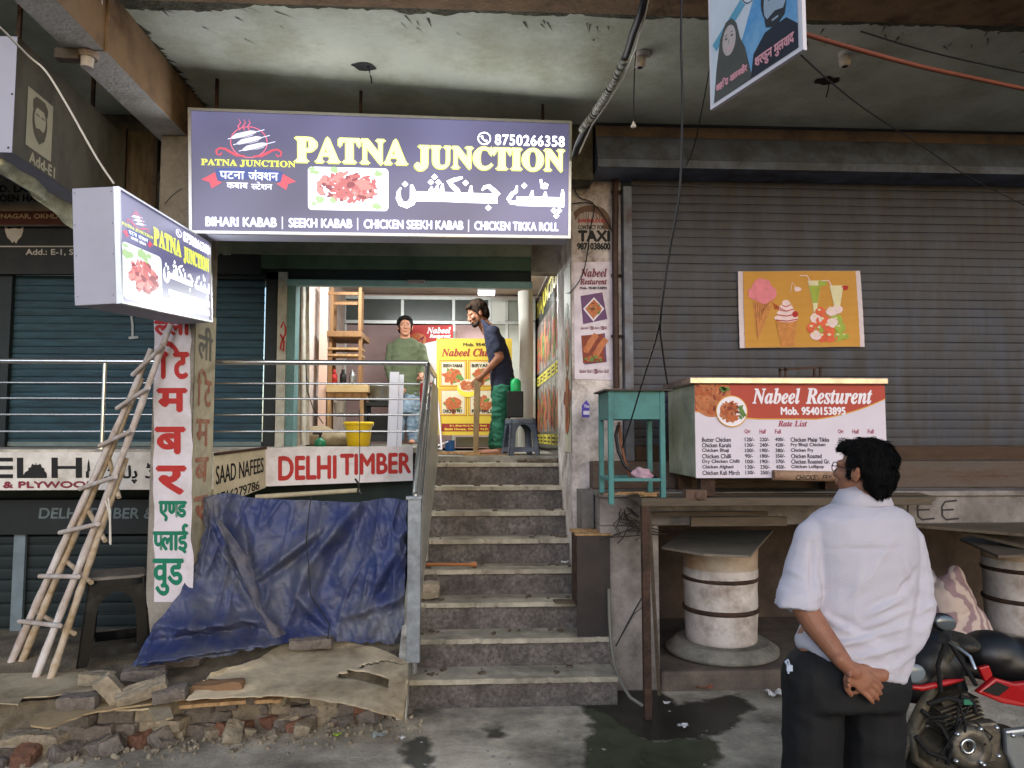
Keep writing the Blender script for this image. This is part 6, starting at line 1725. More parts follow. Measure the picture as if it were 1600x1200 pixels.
# red banner behind
YB = 9.3
t = thing('banner', 'red and white banner hanging behind the man in green', 'banner', P(675, 625, YB))
sf = flat(640, 508, 708, 630, YB)
mb = MB(); rect(mb, 0, sf, 640, 508, 708, 630, 0); bn = build('sheet', mb, mat('banner_sheet', 'cfcbd0', .6, .05, 5), t); ORI[bn.name] = ORI[t.name]
mb = MB()
poly(mb, 1, sf, [(640,508),(708,508),(708,528),(690,531),(665,536),(640,545)][::-1], LIFT)
disc(mb, 2, sf, 652, 532, 11, 12, LIFT+.0006); disc(mb, 3, sf, 657, 531, 9, 9, LIFT+.001); food(mb, sf, 657, 531, 6, 6, 20, [2, 4], 2.4, 3, LIFT+.0014)
text(mb, 0, ser('Nabeel'), sf, 667, 521, 704, 511.5, .4, LIFT+.001); text(mb, 0, ser('Resturent'), sf, 671, 528, 704, 522.5, .3, LIFT+.001)
for (x, y) in ((656, 552), (656, 572)): rect(mb, 4, sf, x-6, y-7, x+6, y+7, LIFT+.001); food(mb, sf, x, y, 4, 4, 14, [2, 3], 2, int(y), LIFT+.002)
poly(mb, 1, sf, [(640,600),(708,596),(708,630),(640,630)][::-1], LIFT+.0005); text(mb, 0, ser('Nabeel'), sf, 671, 612, 706, 601, .4, LIFT+.001); text(mb, 0, ser('Resturent'), sf, 671, 620, 706, 613, .3, LIFT+.001)
build('print', mb, [M_prw, mat('banner_red2', 'a02c2c', .6, .08, 6), M_meat, M_meat3, M_maro], bn)

# yellow standee
YSt = 8.35
t = thing('standee', 'yellow menu standee with four framed dish photographs in the doorway', 'standee', (P(735, 700, YSt).x, YSt, 1.66))
sf = flat(682, 529, 800, 680, YSt); 
mb = MB(); mb.prism([sf.at(682,680), sf.at(800,680), sf.at(800,529), sf.at(682,529)], (0, .012, 0)); bn = build('panel', mb, mat('standee_yellow', 'c9ad3a', .55, .06, 5), t); ORI[bn.name] = ORI[t.name]
mb = MB()
text(mb, 3, 'Mob. 9540153895', sf, 724, 541, 785, 536, .3); text(mb, 1, ser('Nabeel Chicken'), sf, 690, 557, 790, 545, .4)
for (x, y) in ((708, 584), (753, 584), (708, 629), (753, 629)):
    for r_, m in ((21, 1), (20, 0), (18.8, 1), (18, 2)): rect(mb, m, sf, x-r_, y-r_, x+r_, y+r_, LIFT + .0004*(21-r_))
    food(mb, sf, x, y+3, 12, 9, 40, [4, 5, 6, 4], 4.5, int(x+y), LIFT+.002)
    text(mb, 3, {(708,584):'SEEKH KABAB',(753,584):'BIRYANI',(708,629):'CHICKEN FRY',(753,629):'RUMALI'}[(x,y)], sf, x-16, y-10 if y < 600 else y+16, x+14, y-15 if y < 600 else y+11, .2, LIFT+.006)
disc(mb, 0, sf, 731, 607, 17, 14, LIFT+.0065); disc(mb, 2, sf, 731, 603, 15, 10, LIFT+.007); food(mb, sf, 731, 603, 10, 6, 24, [5, 4], 3.5, 8, LIFT+.0075)
poly(mb, 1, sf, [(690,662),(776,662),(776,658),(790,667.5),(776,677),(776,674),(690,674)][::-1], LIFT)
text(mb, 0, 'E-1, Shop No.2, Nafees Road', sf, 703, 667, 760, 664, .2, LIFT+.001); text(mb, 0, 'Batla House, Okhla, N.D. 25', sf, 695, 672.5, 772, 669, .2, LIFT+.001)
build('print', mb, [mat('standee_gold', 'e0c445', .55, .05), mat('standee_maroon', '8a2a22', .55, .08), mat('standee_pale', 'c9bda2', .55, .1, 9), M_blk, M_meat, M_meat3, M_leaf], bn)
mb = MB(); mb.tube([P(686, 525, YSt+.03), P(684, 620, YSt+.02), P(690, 702, YSt-.1)], .012, 8); build('frame', mb, M_prw, t)
mb = MB(); mb.tube([P(690, 702, YSt-.1), P(675, 700, YSt), P(700, 690, YSt+.1)], .010, 8); mb.tube([P(796, 680, YSt+.03), P(797, 700, YSt)], .010, 8); build('foot', mb, M_prw, t)
mb = MB(); c = P(703, 697, 8.6); c.z = 1.661; mb.lathe(c, [(.05,0),(.055,.01),(.055,.14)], 18); build('can', mb, mat('blue_can', '2c5fa3', .4, .1, 9), label='small blue can on the floor under the yellow standee', cat='can')
mb = MB(); pbox(mb, 712, 682, 772, 699, 8.7, 8.9); build('crate', mb, mat('grey_crate', '75736e', .7, .15, 6), label='low grey crate under the yellow standee', cat='crate', bevel=.01)
mb = MB(); g = random.Random(15)
for q in range(7): mb.obox((g.uniform(-.35, .2), g.uniform(7.3, 8.0), 1.668 + q*.003), (g.uniform(.3, .7), g.uniform(.04, .12), .012), (0, 0, g.uniform(-.4, .4)))
build('offcuts', mb, M_wood, kind='stuff', label='wooden offcuts scattered on the shop floor')
# right side of the doorway
mb = MB()
def roll(u, v): a = u*2*math.pi; p = P(821, 455 + 245*v, 8.0); return p + V((.075*math.cos(a)*(1+.15*math.sin(a*3+v*4)), .06*math.sin(a), 0))
mb.grid(lambda u, v: roll(u, 1-v), 24, 20); build('curtain', mb, mat('white_curtain_cloth', 'cfccc4', .75, .06, 6), label='gathered white curtain hanging at the right of the doorway', cat='curtain')
c = P(813, 706, 7.35); c.z = 1.661
stool('stool', c, R(12), .74, .36, mat('stool_blue_grey', '434a58', .45, .15, 6, '6f7480', .3, 5), 'blue grey plastic stool behind the bending man', )
mb = MB(); p = P(806, 640, 7.35); mb.box((p.x-.09, 7.24, 2.034), (p.x+.07, 7.46, P(806, 612, 7.35).z)); build('black_box', mb, M_black, label='black box standing on the blue grey stool', cat='box', bevel=.012)
p = P(806, 611, 7.35)
mb = MB(); mb.lathe((p.x, 7.35, P(806, 611.6, 7.35).z), [(.05,0),(.052,.01),(.052,.10),(.03,.125),(.02,.13)], 18); build('canister', mb, mat('green_plastic', '1fa35a', .4, .1, 9), label='bright green canister on the black box', cat='canister')

# ================================================================== people
M_skin = mat('skin', '94654e', .5, .12, 14, '7c4f3c', .3, 9, .12, 160)
M_skin2 = mat('skin_tan', 'a0705a', .55, .1, 12)
M_hair = mat('black_hair', '0a0909', .75, .25, 40, spec=.15, bump=.6, bscale=70, stretch=(1, 1, .35))
M_lip = mat('lip', '744038', .5, .08, 9)
def frame(c, fwd, up=(0, 0, 1), s=1.0):
    f = V(fwd).normalized(); r = f.cross(V(up)).normalized(); u = r.cross(f)
    return Matrix(((r.x*s, f.x*s, u.x*s, c[0]), (r.y*s, f.y*s, u.y*s, c[1]), (r.z*s, f.z*s, u.z*s, c[2]), (0, 0, 0, 1)))
def head(mb, M, jaw=1.0):
    Rt = M.to_3x3(); s = M.to_scale().x; Rn = (Rt * (1/s))
    def E(c, r): mb.ell(M @ V(c), [x*s for x in r], Rn)
    def Cc(a, b, r1, r2): mb.caps(M @ V(a), M @ V(b), r1*s, r2*s)
    E((0,-.012,.032), (.074,.092,.083)); E((0,.028,-.028), (.060,.062,.088)); E((0,.036,-.078), (.044*jaw,.046,.036)); E((0,.06,-.095), (.024,.024,.02))
    Cc((0,.088,.008), (0,.103,-.028), .009, .014); E((.011,.094,-.034), (.009,.010,.008)); E((-.011,.094,-.034), (.009,.010,.008))
    Cc((-.036,.078,.020), (.036,.078,.020), .013, .013)
    for x in (-1, 1):
        E((x*.038,.066,-.02), (.022,.022,.024)); E((x*.077,-.004,-.006), (.009,.019,.031)); E((x*.081,-.010,.008), (.007,.012,.016))
        E((x*.031,.083,.003), (.013,.007,.007))
    E((0,.090,-.056), (.024,.010,.006)); E((0,.088,-.066), (.020,.010,.006))
    Cc((0,-.012,-.06), (0,-.035,-.19), .055, .062)
def hairdo(name, M, parent, mats, back=1.0, fringe=True, vol=1.0):
    mb = MB(); Rt = M.to_3x3(); s = M.to_scale().x; Rn = Rt * (1/s)
    def E(c, r): mb.ell(M @ V(c), [x*s for x in r], Rn)
    E((0,-.024,.050), (.083*vol,.094,.080*vol)); E((0,-.060,.0), (.076*vol,.058,.085)); E((0,-.066,-.045), (.060,.040,.050*back))
    for x in (-1, 1): E((x*.066,-.015,.035), (.017,.050,.048)); E((x*.070,.018,.012), (.009,.016,.034))
    if fringe:
        E((0,.045,.088), (.066,.040,.026)); E((-.03,.062,.085), (.035,.024,.022)); E((.035,.06,.083), (.032,.022,.022))
    return organic(name, mb, mats, parent, voxel=.006*s, smooth=2, disp=lambda p, n: .006*noise.noise(V((p.x*55, p.y*55, p.z*24))) + .003*noise.noise(V((p.x*150, p.y*150, p.z*60))))
def hand(mb, wrist, d, nrm, s=1.0, curl=.5, spread=.1, mirror=1):
    """palm, four bent fingers of unequal length and a thumb off the side of the palm; d points to the fingertips, nrm out of the palm"""
    d = V(d).normalized(); nrm = (V(nrm) - d * V(nrm).dot(d)).normalized(); sd = d.cross(nrm) * mirror
    w = V(wrist)
    B = Matrix((( sd.x, d.x, nrm.x),(sd.y, d.y, nrm.y),(sd.z, d.z, nrm.z)))
    mb.ell(w + d*.05*s, (.039*s, .054*s, .016*s), B); mb.ell(w + d*.075*s, (.040*s, .026*s, .014*s), B)
    mb.caps(w - d*.03*s, w + d*.03*s, .026*s, .026*s)
    for k, (o, L) in enumerate(((-.029, .068), (-.010, .078), (.010, .073), (.028, .058))):
        p = w + sd*o*s + d*.088*s; dirn = (d + sd*o*spread*20).normalized(); r = .0088*s
        for seg, q in enumerate((.45, .32, .23)):
            a = curl * (.5 + .35*seg)
            dn = (dirn*math.cos(a) + nrm*math.sin(a)).normalized()
            q2 = p + dn * L * q * s
            mb.caps(p, q2, r, r*.92); p, r, dirn = q2, r*.92, dn
    p = w + sd*(-.034)*s + d*.028*s
    q = p + (-sd*.6 + d*.75 + nrm*.35).normalized()*.036*s; mb.caps(p, q, .0125*s, .0105*s); q2 = q + (-sd*.15 + d*.9 + nrm*.45).normalized()*.030*s; mb.caps(q, q2, .0102*s, .0088*s)
def ering(c, rx, ry, n=28, pw=2.3, tilt=0):
    out = []
    for k in range(n):
        a = 2*math.pi*k/n; ca, sa = math.cos(a), math.sin(a)
        s = (abs(ca)**pw + abs(sa)**pw) ** (-1/pw)
        out.append(V((c[0] + rx*s*ca, c[1] + ry*s*sa, c[2] + tilt*ca)))
    return out

def strands(o, M, n, L, w, seed):
    """fine locks lying over the hair, swept away from the crown"""
    g = random.Random(seed); me = o.data; org = ORI[o.name]
    crown = M @ V((.01, -.06, .12)); dn = M.to_3x3() @ V((0, 0, -1)); dn.normalize()
    V0 = [(v.co.copy(), v.normal.copy()) for v in me.vertices]
    bm = bmesh.new(); bm.from_mesh(me)
    for k in range(n):
        p, nn = V0[g.randrange(len(V0))]
        f = (p + org - crown) + dn * .05 + V((g.uniform(-.03, .03), g.uniform(-.03, .03), g.uniform(-.03, .03)))
        f = (f - nn * f.dot(nn))
        if f.length < 1e-4: continue
        f.normalize(); s = f.cross(nn) * w; l = L * g.uniform(.5, 1.2)
        a = bm.verts.new(p - s + nn*.0005); b = bm.verts.new(p + s + nn*.0005); c = bm.verts.new(p + f*l*.6 + nn*.0035 + s*.6); d = bm.verts.new(p + f*l + nn*g.uniform(.001, .007))
        bm.faces.new((a, b, c)); bm.faces.new((a, c, d))
    bm.to_mesh(me); bm.free()
# ---- the man in the white shirt, seen from behind
YM = 2.66
def q(px, py, dy=0): return P(1335 + (px - 1335) * .93, py, YM + dy)
t = thing('person', 'person in a white shirt, hands clasped behind the back, seen from behind', 'person', (q(1330, 1100).x, YM, .1))
hc = q(1350, 737)
Mh = frame(hc, (-.62, .77, .15), s=.96)
mb = MB(); head(mb, Mh)
mb.chain([q(1345, 790), q(1343, 860), q(1340, 1000)], [.06, .10, .11])
for s in (-1, 1):
    x = 1343 + s*50
    mb.chain([q(1343, 830), q(x, 836)], [.06, .042])
# left arm
el = q(1238, 930, -.05); wr = q(1316, 1034, -.17)
mb.chain([q(1286, 836), q(1252, 885, -.0), el, q(1270, 978, -.10), wr], [.038, .042, .045, .043, .030])
# right arm goes behind under the shirt, the hand shows at the left one
el2 = q(1440, 960, -.03); wr2 = q(1330, 1030, -.135)
mb.chain([q(1400, 836), q(1424, 895), q(1432, 950, -.02), q(1412, 1005, -.05), q(1392, 1040, -.10), q(1376, 1052, -.135)], [.038, .040, .038, .034, .027, .026])
# legs
for x, xx in ((1272, 1264), (1366, 1366)): mb.chain([q(x, 1000), q(x, 1080), q(xx, 1250), q(xx, 1415)], [.07, .055, .05, .045])
mb.caps(q(1330, 980), q(1332, 1030), .10, .10)
hand(mb, q(1322, 1040, -.175), V(q(1384, 1092, -.185)) - V(q(1322, 1040, -.175)), (.15, .85, -.2), 1.02, .30, .035, 1)
hand(mb, q(1368, 1054, -.145), (-1, -.08, .10), (0, -1, -.1), .92, 1.0, .03, 1)
organic('body', mb, M_skin, t, voxel=.0046, smooth=3)
ho = hairdo('hair', Mh, t, M_hair, 1.0, True, 1.03)
strands(ho, Mh, 9000, .026, .0011, 1)
# shirt
M_shirt = mat('white_shirt', 'b9b5bf', .85, .04, 5, bump=.25, bscale=260)
mb = MB()
def ring(py, xl, xr, ry, dy=0, tilt=0):
    a, b = q(xl, py, dy), q(xr, py, dy); c = (a + b) / 2; return ering(c, (b.x - a.x)/2, ry, 30, 2.3, tilt)
mb.loft([ring(778, 1316, 1372, .055, .02), ring(785, 1305, 1384, .075, .02), ring(795, 1282, 1412, .090, .01), ring(808, 1262, 1428, .105), ring(838, 1258, 1436, .118), ring(880, 1262, 1436, .124), ring(925, 1262, 1432, .126), ring(970, 1254, 1430, .132), ring(1002, 1240, 1428, .142), ring(1024, 1244, 1420, .146, 0, -.03), ring(1040, 1262, 1412, .142, 0, -.045)])
# left sleeve rolled above the elbow with a loose cuff
mb.chain([q(1290, 815), q(1262, 838), q(1250, 880, -.01), q(1242, 930, -.05)], [.050, .058, .062, .066])
mb.loft([ering(q(1244, 908, -.04), .066, .064, 30), ering(q(1242, 926, -.05), .074, .070, 30), ering(q(1239, 946, -.06), .076, .070, 30)])
mb.caps(q(1203, 941, -.04), q(1226, 918, -.03), .010, .032)
# right sleeve long, bent behind the back
mb.chain([q(1402, 816), q(1424, 845), q(1434, 900), q(1438, 950, -.02), q(1424, 992, -.05), q(1396, 1022, -.085)], [.050, .058, .062, .062, .058, .050])
# collar stand and yoke seam
mb.loft([ring(772, 1318, 1374, .062, .02), ring(766, 1322, 1376, .062, .02), ring(790, 1300, 1388, .078, .018), ring(786, 1310, 1380, .07, .02)])
# creases run from the elbow across the small of the back
CRE = [((1414,930),(1352,962),5,.013),((1426,948),(1330,990),5,.012),((1418,978),(1300,1012),5,.012),((1262,945),(1345,1000),6,.010),((1420,1006),(1320,1032),5,.012),((1408,860),(1428,925),6,.010),((1268,850),(1270,935),4,-.014),((1398,838),(1350,915),7,.007),((1404,925),(1432,890),4,-.012),((1296,960),(1380,1000),5,-.008),((1230,890),(1262,905),4,.008),((1222,915),(1262,925),4,-.008),((1432,960),(1462,940),4,.008),((1290,858),(1402,858),2.2,-.006),((1345,870),(1335,960),8,.006)]
def shirt_disp(p, n):
    if n.y > .2: return .004 * noise.noise(p * 12)
    d = p - O; k = _f.dot(d); px = 800 + FPX * _r.dot(d) / k; py = 600 - FPX * _u.dot(d) / k
    e = 0
    for (x0, y0), (x1, y1), wd, h in CRE: e += h * ridge(px, py, x0, y0, x1, y1, wd)
    low = .35 + .9 * max(0, min(1, (1.42 - p.z) / .25))
    return e + .006*low*(1 - 2*abs(noise.noise(V((p.x*9 + p.z*6, p.y*9, p.z*16 - p.x*7))))) + .003*low*noise.noise(V((p.x*22 - p.z*14, p.y*20, p.z*34)))
organic('shirt', mb, M_shirt, t, voxel=.008, smooth=3, disp=shirt_disp)
M_trs = mat('black_trousers', '111113', .75, .25, 8, bump=.1, bscale=120)
mb = MB()
mb.loft([ring(985, 1256, 1412, .125), ring(1020, 1242, 1412, .136), ring(1060, 1228, 1414, .142), ring(1095, 1222, 1416, .14)])
for c0_, c1_, c2_ in ((1266, 1262, 1260), (1368, 1368, 1366)):
    mb.chain([q(c0_ + 4, 1060), q(c0_, 1105), q(c1_, 1200), q(c1_, 1300), q(c2_, 1415)], [.118, .104, .098, .092, .08])
organic('trousers', mb, M_trs, t, voxel=.010, smooth=4, disp=lambda p, n: .006*(1-2*abs(noise.noise(V((p.x*8, p.y*8, p.z*12))))))
for x in (1262, 1368):
    p = q(x, 1425); mb = MB(); mb.ell((p.x, YM + .05, .135), (.05, .14, .04)); mb.ell((p.x, YM - .02, .16), (.042, .06, .05)); organic('shoe', mb, M_black, t, voxel=.01, smooth=2)
mb = MB()
mb.loft([ring(765, 1320, 1378, .060, .022), ring(760, 1318, 1380, .064, .022), ring(774, 1309, 1388, .074, .02), ring(787, 1301, 1394, .084, .018), ring(789, 1303, 1392, .080, .018)], cap=False)
o = build('collar', mb, M_shirt, t); sd = o.modifiers.new('th', 'SOLIDIFY'); sd.thickness = .003
# spectacles
mb = MB()
for sx in (-1, 1):
    c = Mh @ V((sx*.033, .098, .004)); pts = [Mh @ V((sx*.033 + .025*math.cos(a), .100 - .004*abs(math.cos(a)), .003 + .018*math.sin(a))) for a in [2*math.pi*k/16 for k in range(17)]]
    mb.tube(pts, .0017, 5); mb.tube([Mh @ V((sx*.058, .098, .008)), Mh @ V((sx*.080, .04, .010)), Mh @ V((sx*.083, -.005, .008))], .0016, 5)
mb.tube([Mh @ V((-.009, .103, .006)), Mh @ V((.009, .103, .006))], .0016, 5)
build('spectacles', mb, M_black, t)
mb = MB(); pts = [q(1222, 1038, -.12), q(1219, 1034, -.13), q(1223, 1031, -.13), q(1226, 1040, -.125), q(1224, 1052, -.12)]; mb.tube(pts, .004, 6); mb.obox(q(1226, 1044, -.125), (.02, .006, .02)); build('key_tag', mb, mat('tag_white', 'a9b6cc', .5, .05), t)
mb = MB(); mb.loft([ring(1014, 1244, 1412, .1385), ring(1026, 1240, 1413, .1405)], cap=False); build('belt', mb, mat('belt_black', '0b0b0c', .4, .1), t)

# ---- the man in the green top facing out
Y1 = 8.75
def q1(px, py, dy=0): return P(px, py, Y1 + dy)
zf = 1.751
t = thing('person', 'person in an olive top and jeans standing behind the railing, eyes lowered', 'person', (q1(634, 690).x, Y1, zf))
M1 = frame(q1(633, 511, -.03), (.12, -1, .10), s=1.06)
mb = MB(); head(mb, M1)
mb.chain([q1(634, 535), q1(634, 570), q1(634, 610)], [.06, .10, .10]); mb.caps(q1(616, 540), q1(652, 540), .05, .05)
mb.chain([q1(613, 543), q1(609, 580), q1(618, 606, -.12)], [.045, .04, .028]); mb.chain([q1(656, 543), q1(664, 577, -.03), q1(655, 592, -.20)], [.045, .038, .028])
hand(mb, q1(619, 606, -.13), (.5, -.6, -.25), (.8, 0, -.4), .95, .6, .1, -1); hand(mb, q1(655, 592, -.21), (.4, -.8, .1), (-.8, 0, -.3), .95, .7, .1, 1)
for x in (624, 644): mb.chain([q1(x, 620), q1(x, 660), (q1(x, 690).x, Y1, zf+.05)], [.075, .055, .04]); mb.ell((q1(x, 690).x, Y1-.06, zf+.03), (.04, .11, .03))
organic('body', mb, M_skin2, t, voxel=.006, smooth=2)
hairdo('hair', M1, t, M_hair, .5, True, 1.13)
mb = MB()
for sx in (-1, 1): mb.ell(M1 @ V((sx*.031, .090, .003)), (.010, .004, .004)); mb.caps(M1 @ V((sx*.018, .091, .021)), M1 @ V((sx*.046, .084, .022)), .004, .003)
build('eyes', mb, M_black, t)
mb = MB(); Rn = M1.to_3x3(); mb.ell(M1 @ V((0, .083, -.050)), (.028, .012, .006)); mb.ell(M1 @ V((0, .085, -.075)), (.012, .006, .004))
organic('beard', mb, mat('short_beard', '231914', .8, .2, 30), t, voxel=.006, smooth=2)
def ring1(py, xl, xr, ry, f=q1): a, b = f(xl, py), f(xr, py); c = (a + b)/2; return ering(c, (b.x-a.x)/2, ry, 26)
mb = MB(); mb.loft([ring1(528, 625, 643, .06), ring1(533, 615, 653, .085), ring1(542, 609, 660, .10), ring1(560, 610, 657, .115), ring1(590, 611, 656, .12), ring1(618, 612, 656, .12)])
mb.chain([q1(612, 543), q1(608, 575), q1(612, 592, -.05)], [.058, .054, .048]); mb.chain([q1(657, 543), q1(665, 572, -.02), q1(660, 584, -.1)], [.058, .054, .046])
organic('kurta', mb, mat('olive_cloth', '4c543f', .85, .1, 6, bump=.15, bscale=60), t, voxel=.010, smooth=3, disp=lambda p, n: .008*(1-2*abs(noise.noise(V((p.x*10, p.y*10, p.z*14))))))
mb = MB(); mb.loft([ring1(612, 613, 655, .115), ring1(630, 612, 656, .12), ring1(645, 613, 655, .115)])
for x in (623, 645): mb.chain([q1(x, 640), q1(x, 665), (q1(x, 690).x, Y1, zf+.07)], [.085, .07, .062])
M_jean = mat('blue_jeans', '4f6378', .85, .2, 12, '8b9cae', .42, 14, .2, 60)
organic('jeans', mb, M_jean, t, voxel=.010, smooth=3, disp=lambda p, n: .008*(1-2*abs(noise.noise(V((p.x*11, p.y*11, p.z*18))))))

# ---- the man in navy bending over a plank, in profile
Y2 = 7.62
zf2 = 1.661
def q2(px, py, dy=0): return P(px, py, Y2 + dy)
t = thing('person', 'person in a navy T-shirt and green trousers bending over an upright plank', 'person', (q2(782, 705).x, Y2, zf2))
M2 = frame(q2(746, 490), (-.93, -.28, -.42), s=1.10)
mb = MB(); head(mb, M2)
mb.chain([q2(757, 506), q2(768, 516), q2(778, 545), q2(786, 590)], [.052, .055, .07, .07])
for s, dy in ((1, -.17), (-1, .17)):
    sh_ = q2(771, 520, dy); elb = q2(781, 558, dy*1.25 if s > 0 else dy); wrs = q2(753, 588, dy*.35 - .02)
    mb.chain([sh_, elb, wrs], [.052, .043, .028])
    hand(mb, wrs, q2(744, 597, 0) - wrs, (-.1, -s*1, -.1), 1.0, .75, .1, s)
for dy, ax in ((-.10, 782), (.10, 772)):
    mb.chain([q2(786, 600, dy*.8), q2(782, 645, dy), (q2(ax, 700).x, Y2+dy, zf2+.07)], [.06, .052, .04]); f0 = q2(ax, 706); mb.caps((f0.x+.03, Y2+dy, zf2+.035), (f0.x-.18, Y2+dy, zf2+.022), .036, .022)
organic('body', mb, M_skin, t, voxel=.006, smooth=2)
hairdo('hair', M2, t, mat('brown_hair', '2e2219', .8, .35, 40, '1a1310', .4, 20, .5, 70, spec=.1), .7, True, 1.14)
mb = MB(); mb.ell(M2 @ V((0, .068, -.09)), (.03, .03, .03)); mb.ell(M2 @ V((0, .085, -.050)), (.02, .02, .008)); mb.ell(M2 @ V((-.035, .045, -.08)), (.02, .02, .03)); mb.ell(M2 @ V((.035, .045, -.08)), (.02, .02, .03)); organic('beard', mb, mat('beard_dark', '17110f', .8, .2, 30), t, voxel=.006, smooth=2)
mb = MB()
for sx in (-1, 1): mb.ell(M2 @ V((sx*.031, .089, .003)), (.006, .006, .004)); mb.caps(M2 @ V((sx*.018, .092, .021)), M2 @ V((sx*.046, .083, .022)), .004, .003)
build('eyes', mb, M_black, t)
def tr(px, py, rx, ry, tl=0): c = q2(px, py); return ering(c, rx, ry, 26, 2.2, tl)
mb = MB(); mb.loft([tr(757, 503, .05, .065, -.03), tr(760, 507, .06, .085, -.03), tr(766, 513, .085, .14, -.05), tr(772, 524, .105, .175, -.04), tr(777, 545, .115, .165, -.02), tr(783, 572, .118, .155), tr(787, 612, .125, .162)])
for dy in (-.18, .18): mb.chain([q2(770, 519, dy*.9), q2(778, 543, dy*1.15)], [.07, .062])
organic('t_shirt', mb, mat('navy_cloth', '23263a', .85, .12, 7, bump=.15, bscale=60), t, voxel=.010, smooth=3, disp=lambda p, n: .008*(1-2*abs(noise.noise(V((p.x*10 + p.z*6, p.y*10, p.z*13))))))
mb = MB(); mb.loft([tr(786, 584, .105, .14), tr(787, 600, .118, .15), tr(786, 622, .12, .145)])
for dy, ax in ((-.085, 783), (.085, 774)): mb.chain([q2(786, 612, dy), q2(782, 648, dy), (q2(ax, 690).x, Y2+dy, zf2+.11)], [.108, .088, .07])
organic('trousers', mb, mat('green_cloth', '1f5a44', .85, .12, 7, bump=.15, bscale=60), t, voxel=.010, smooth=3, disp=lambda p, n: .012*(1-2*abs(noise.noise(V((p.x*11, p.y*11, p.z*17))))))
mb = MB(); a = q2(745, 597, -.02); mb.prism([(q2(739, 717).x, Y2-.04, zf2), (q2(747, 717).x, Y2-.04, zf2), (q2(751, 597).x, Y2-.04, a.z-.0), (q2(741, 595).x, Y2-.04, a.z + .02)], (0, .045, 0)); build('plank', mb, mat('plank_tan', '8a7454', .8, .2, 4, '5f4d36', .35, 5, .2, 40, stretch=(6,6,1)), label='upright tan plank held by the bending man', cat='plank', bevel=.004)

# ================================================================== motorcycle at the right edge
YK = 2.98
def k_(px, py, dy=0): return P(px, py, YK + dy)
t = thing('motorcycle', 'black and red motorcycle parked behind the man in the white shirt', 'motorcycle', (k_(1500, 1190).x, YK, .1))
M_bk = mat('satin_black', '0c0c0e', .48, .1, 6, spec=.6)
M_rd = mat('gloss_red', 'a01218', .35, .06, 6, spec=.6)
M_eng = mat('engine_alloy', '6f695f', .5, .25, 9, '4d463c', .4, 7, .2, 40, metal=.6)
M_engd = mat('engine_dark', '35342f', .6, .3, 9, '5b5140', .35, 8, .3, 40, metal=.3)
M_rub = mat('tyre_rubber', '151516', .85, .2, 9)
ax_y = .30 + .1
ppm = FPX / YK
xe = k_(1500, 1150).x
fx = xe - .42; rx_ = xe + .86
AX = Matrix.Rotation(R(90), 4, 'X')
for x, nm in ((fx, 'front_wheel'), (rx_, 'rear_wheel')):
    c = V((x, YK + .02, ax_y)); rings = []
    mb = MB(); rim_r, tr_ = .245, .052
    mb.tube([c + V((.25*math.cos(a), 0, .25*math.sin(a))) for a in [2*math.pi*k/40 for k in range(41)]], .048, 12, cap=False); w_ = build(nm, mb, M_rub, t); ORI[w_.name] = ORI[t.name]
    mb = MB(); mb.lathe(c, [(.20,-.02),(.215,-.022),(.215,.022),(.20,.02)], 36, axis=AX)
    for k in range(5): a = 2*math.pi*k/5; mb.bar(c + V((.03*math.cos(a), 0, .03*math.sin(a))), c + V((.205*math.cos(a), 0, .205*math.sin(a))), .035, .02, up=(0, 1, 0))
    mb.lathe(c, [(.04,-.045),(.04,.045)], 20, axis=AX); build('rim', mb, M_black, w_)
# fork, mudguard
top = k_(1468, 1000, .0)
for dy in (-.09, .11):
    mb = MB(); mb.tube([V((fx, YK + dy, ax_y)), V((top.x, YK + dy, top.z + .02))], .024, 12); build('fork', mb, M_engd, t)
mb = MB()
def mg(u, v): a = R(20 + 150*u); w = (v - .5) * .13; rr = .325 - 1.6*w*w; return V((fx + .02 - rr*math.cos(a)*1.0, YK + .02 + w, ax_y + rr*math.sin(a)))
mb.grid(mg, 24, 8); o = build('mudguard', mb, M_rd, t); sd = o.modifiers.new('th', 'SOLIDIFY'); sd.thickness = .004
# headlamp cowl
mb = MB(); c = k_(1440, 1050)
mb.ell(c + V((.04, 0, .04)), (.13, .12, .11)); mb.ell(c + V((-.04, 0, -.03)), (.10, .10, .09)); mb.ell(c + V((.05, 0, .12)), (.08, .09, .06)); organic('cowl', mb, M_bk, t, voxel=.012, smooth=5)
mb = MB(); mb.ell(c + V((-.10, 0, -.03)), (.045, .075, .065)); build('headlight', mb, mat('lamp_glass', '8b98a4', .08, .05, spec=.8), t)
mb = MB(); mb.tube([k_(1408, 1072, -.12), k_(1440, 1075, -.125), k_(1480, 1066, -.12), k_(1505, 1062, -.1)], [.006, .012, .012, .004], 8); build('trim', mb, M_rd, t)
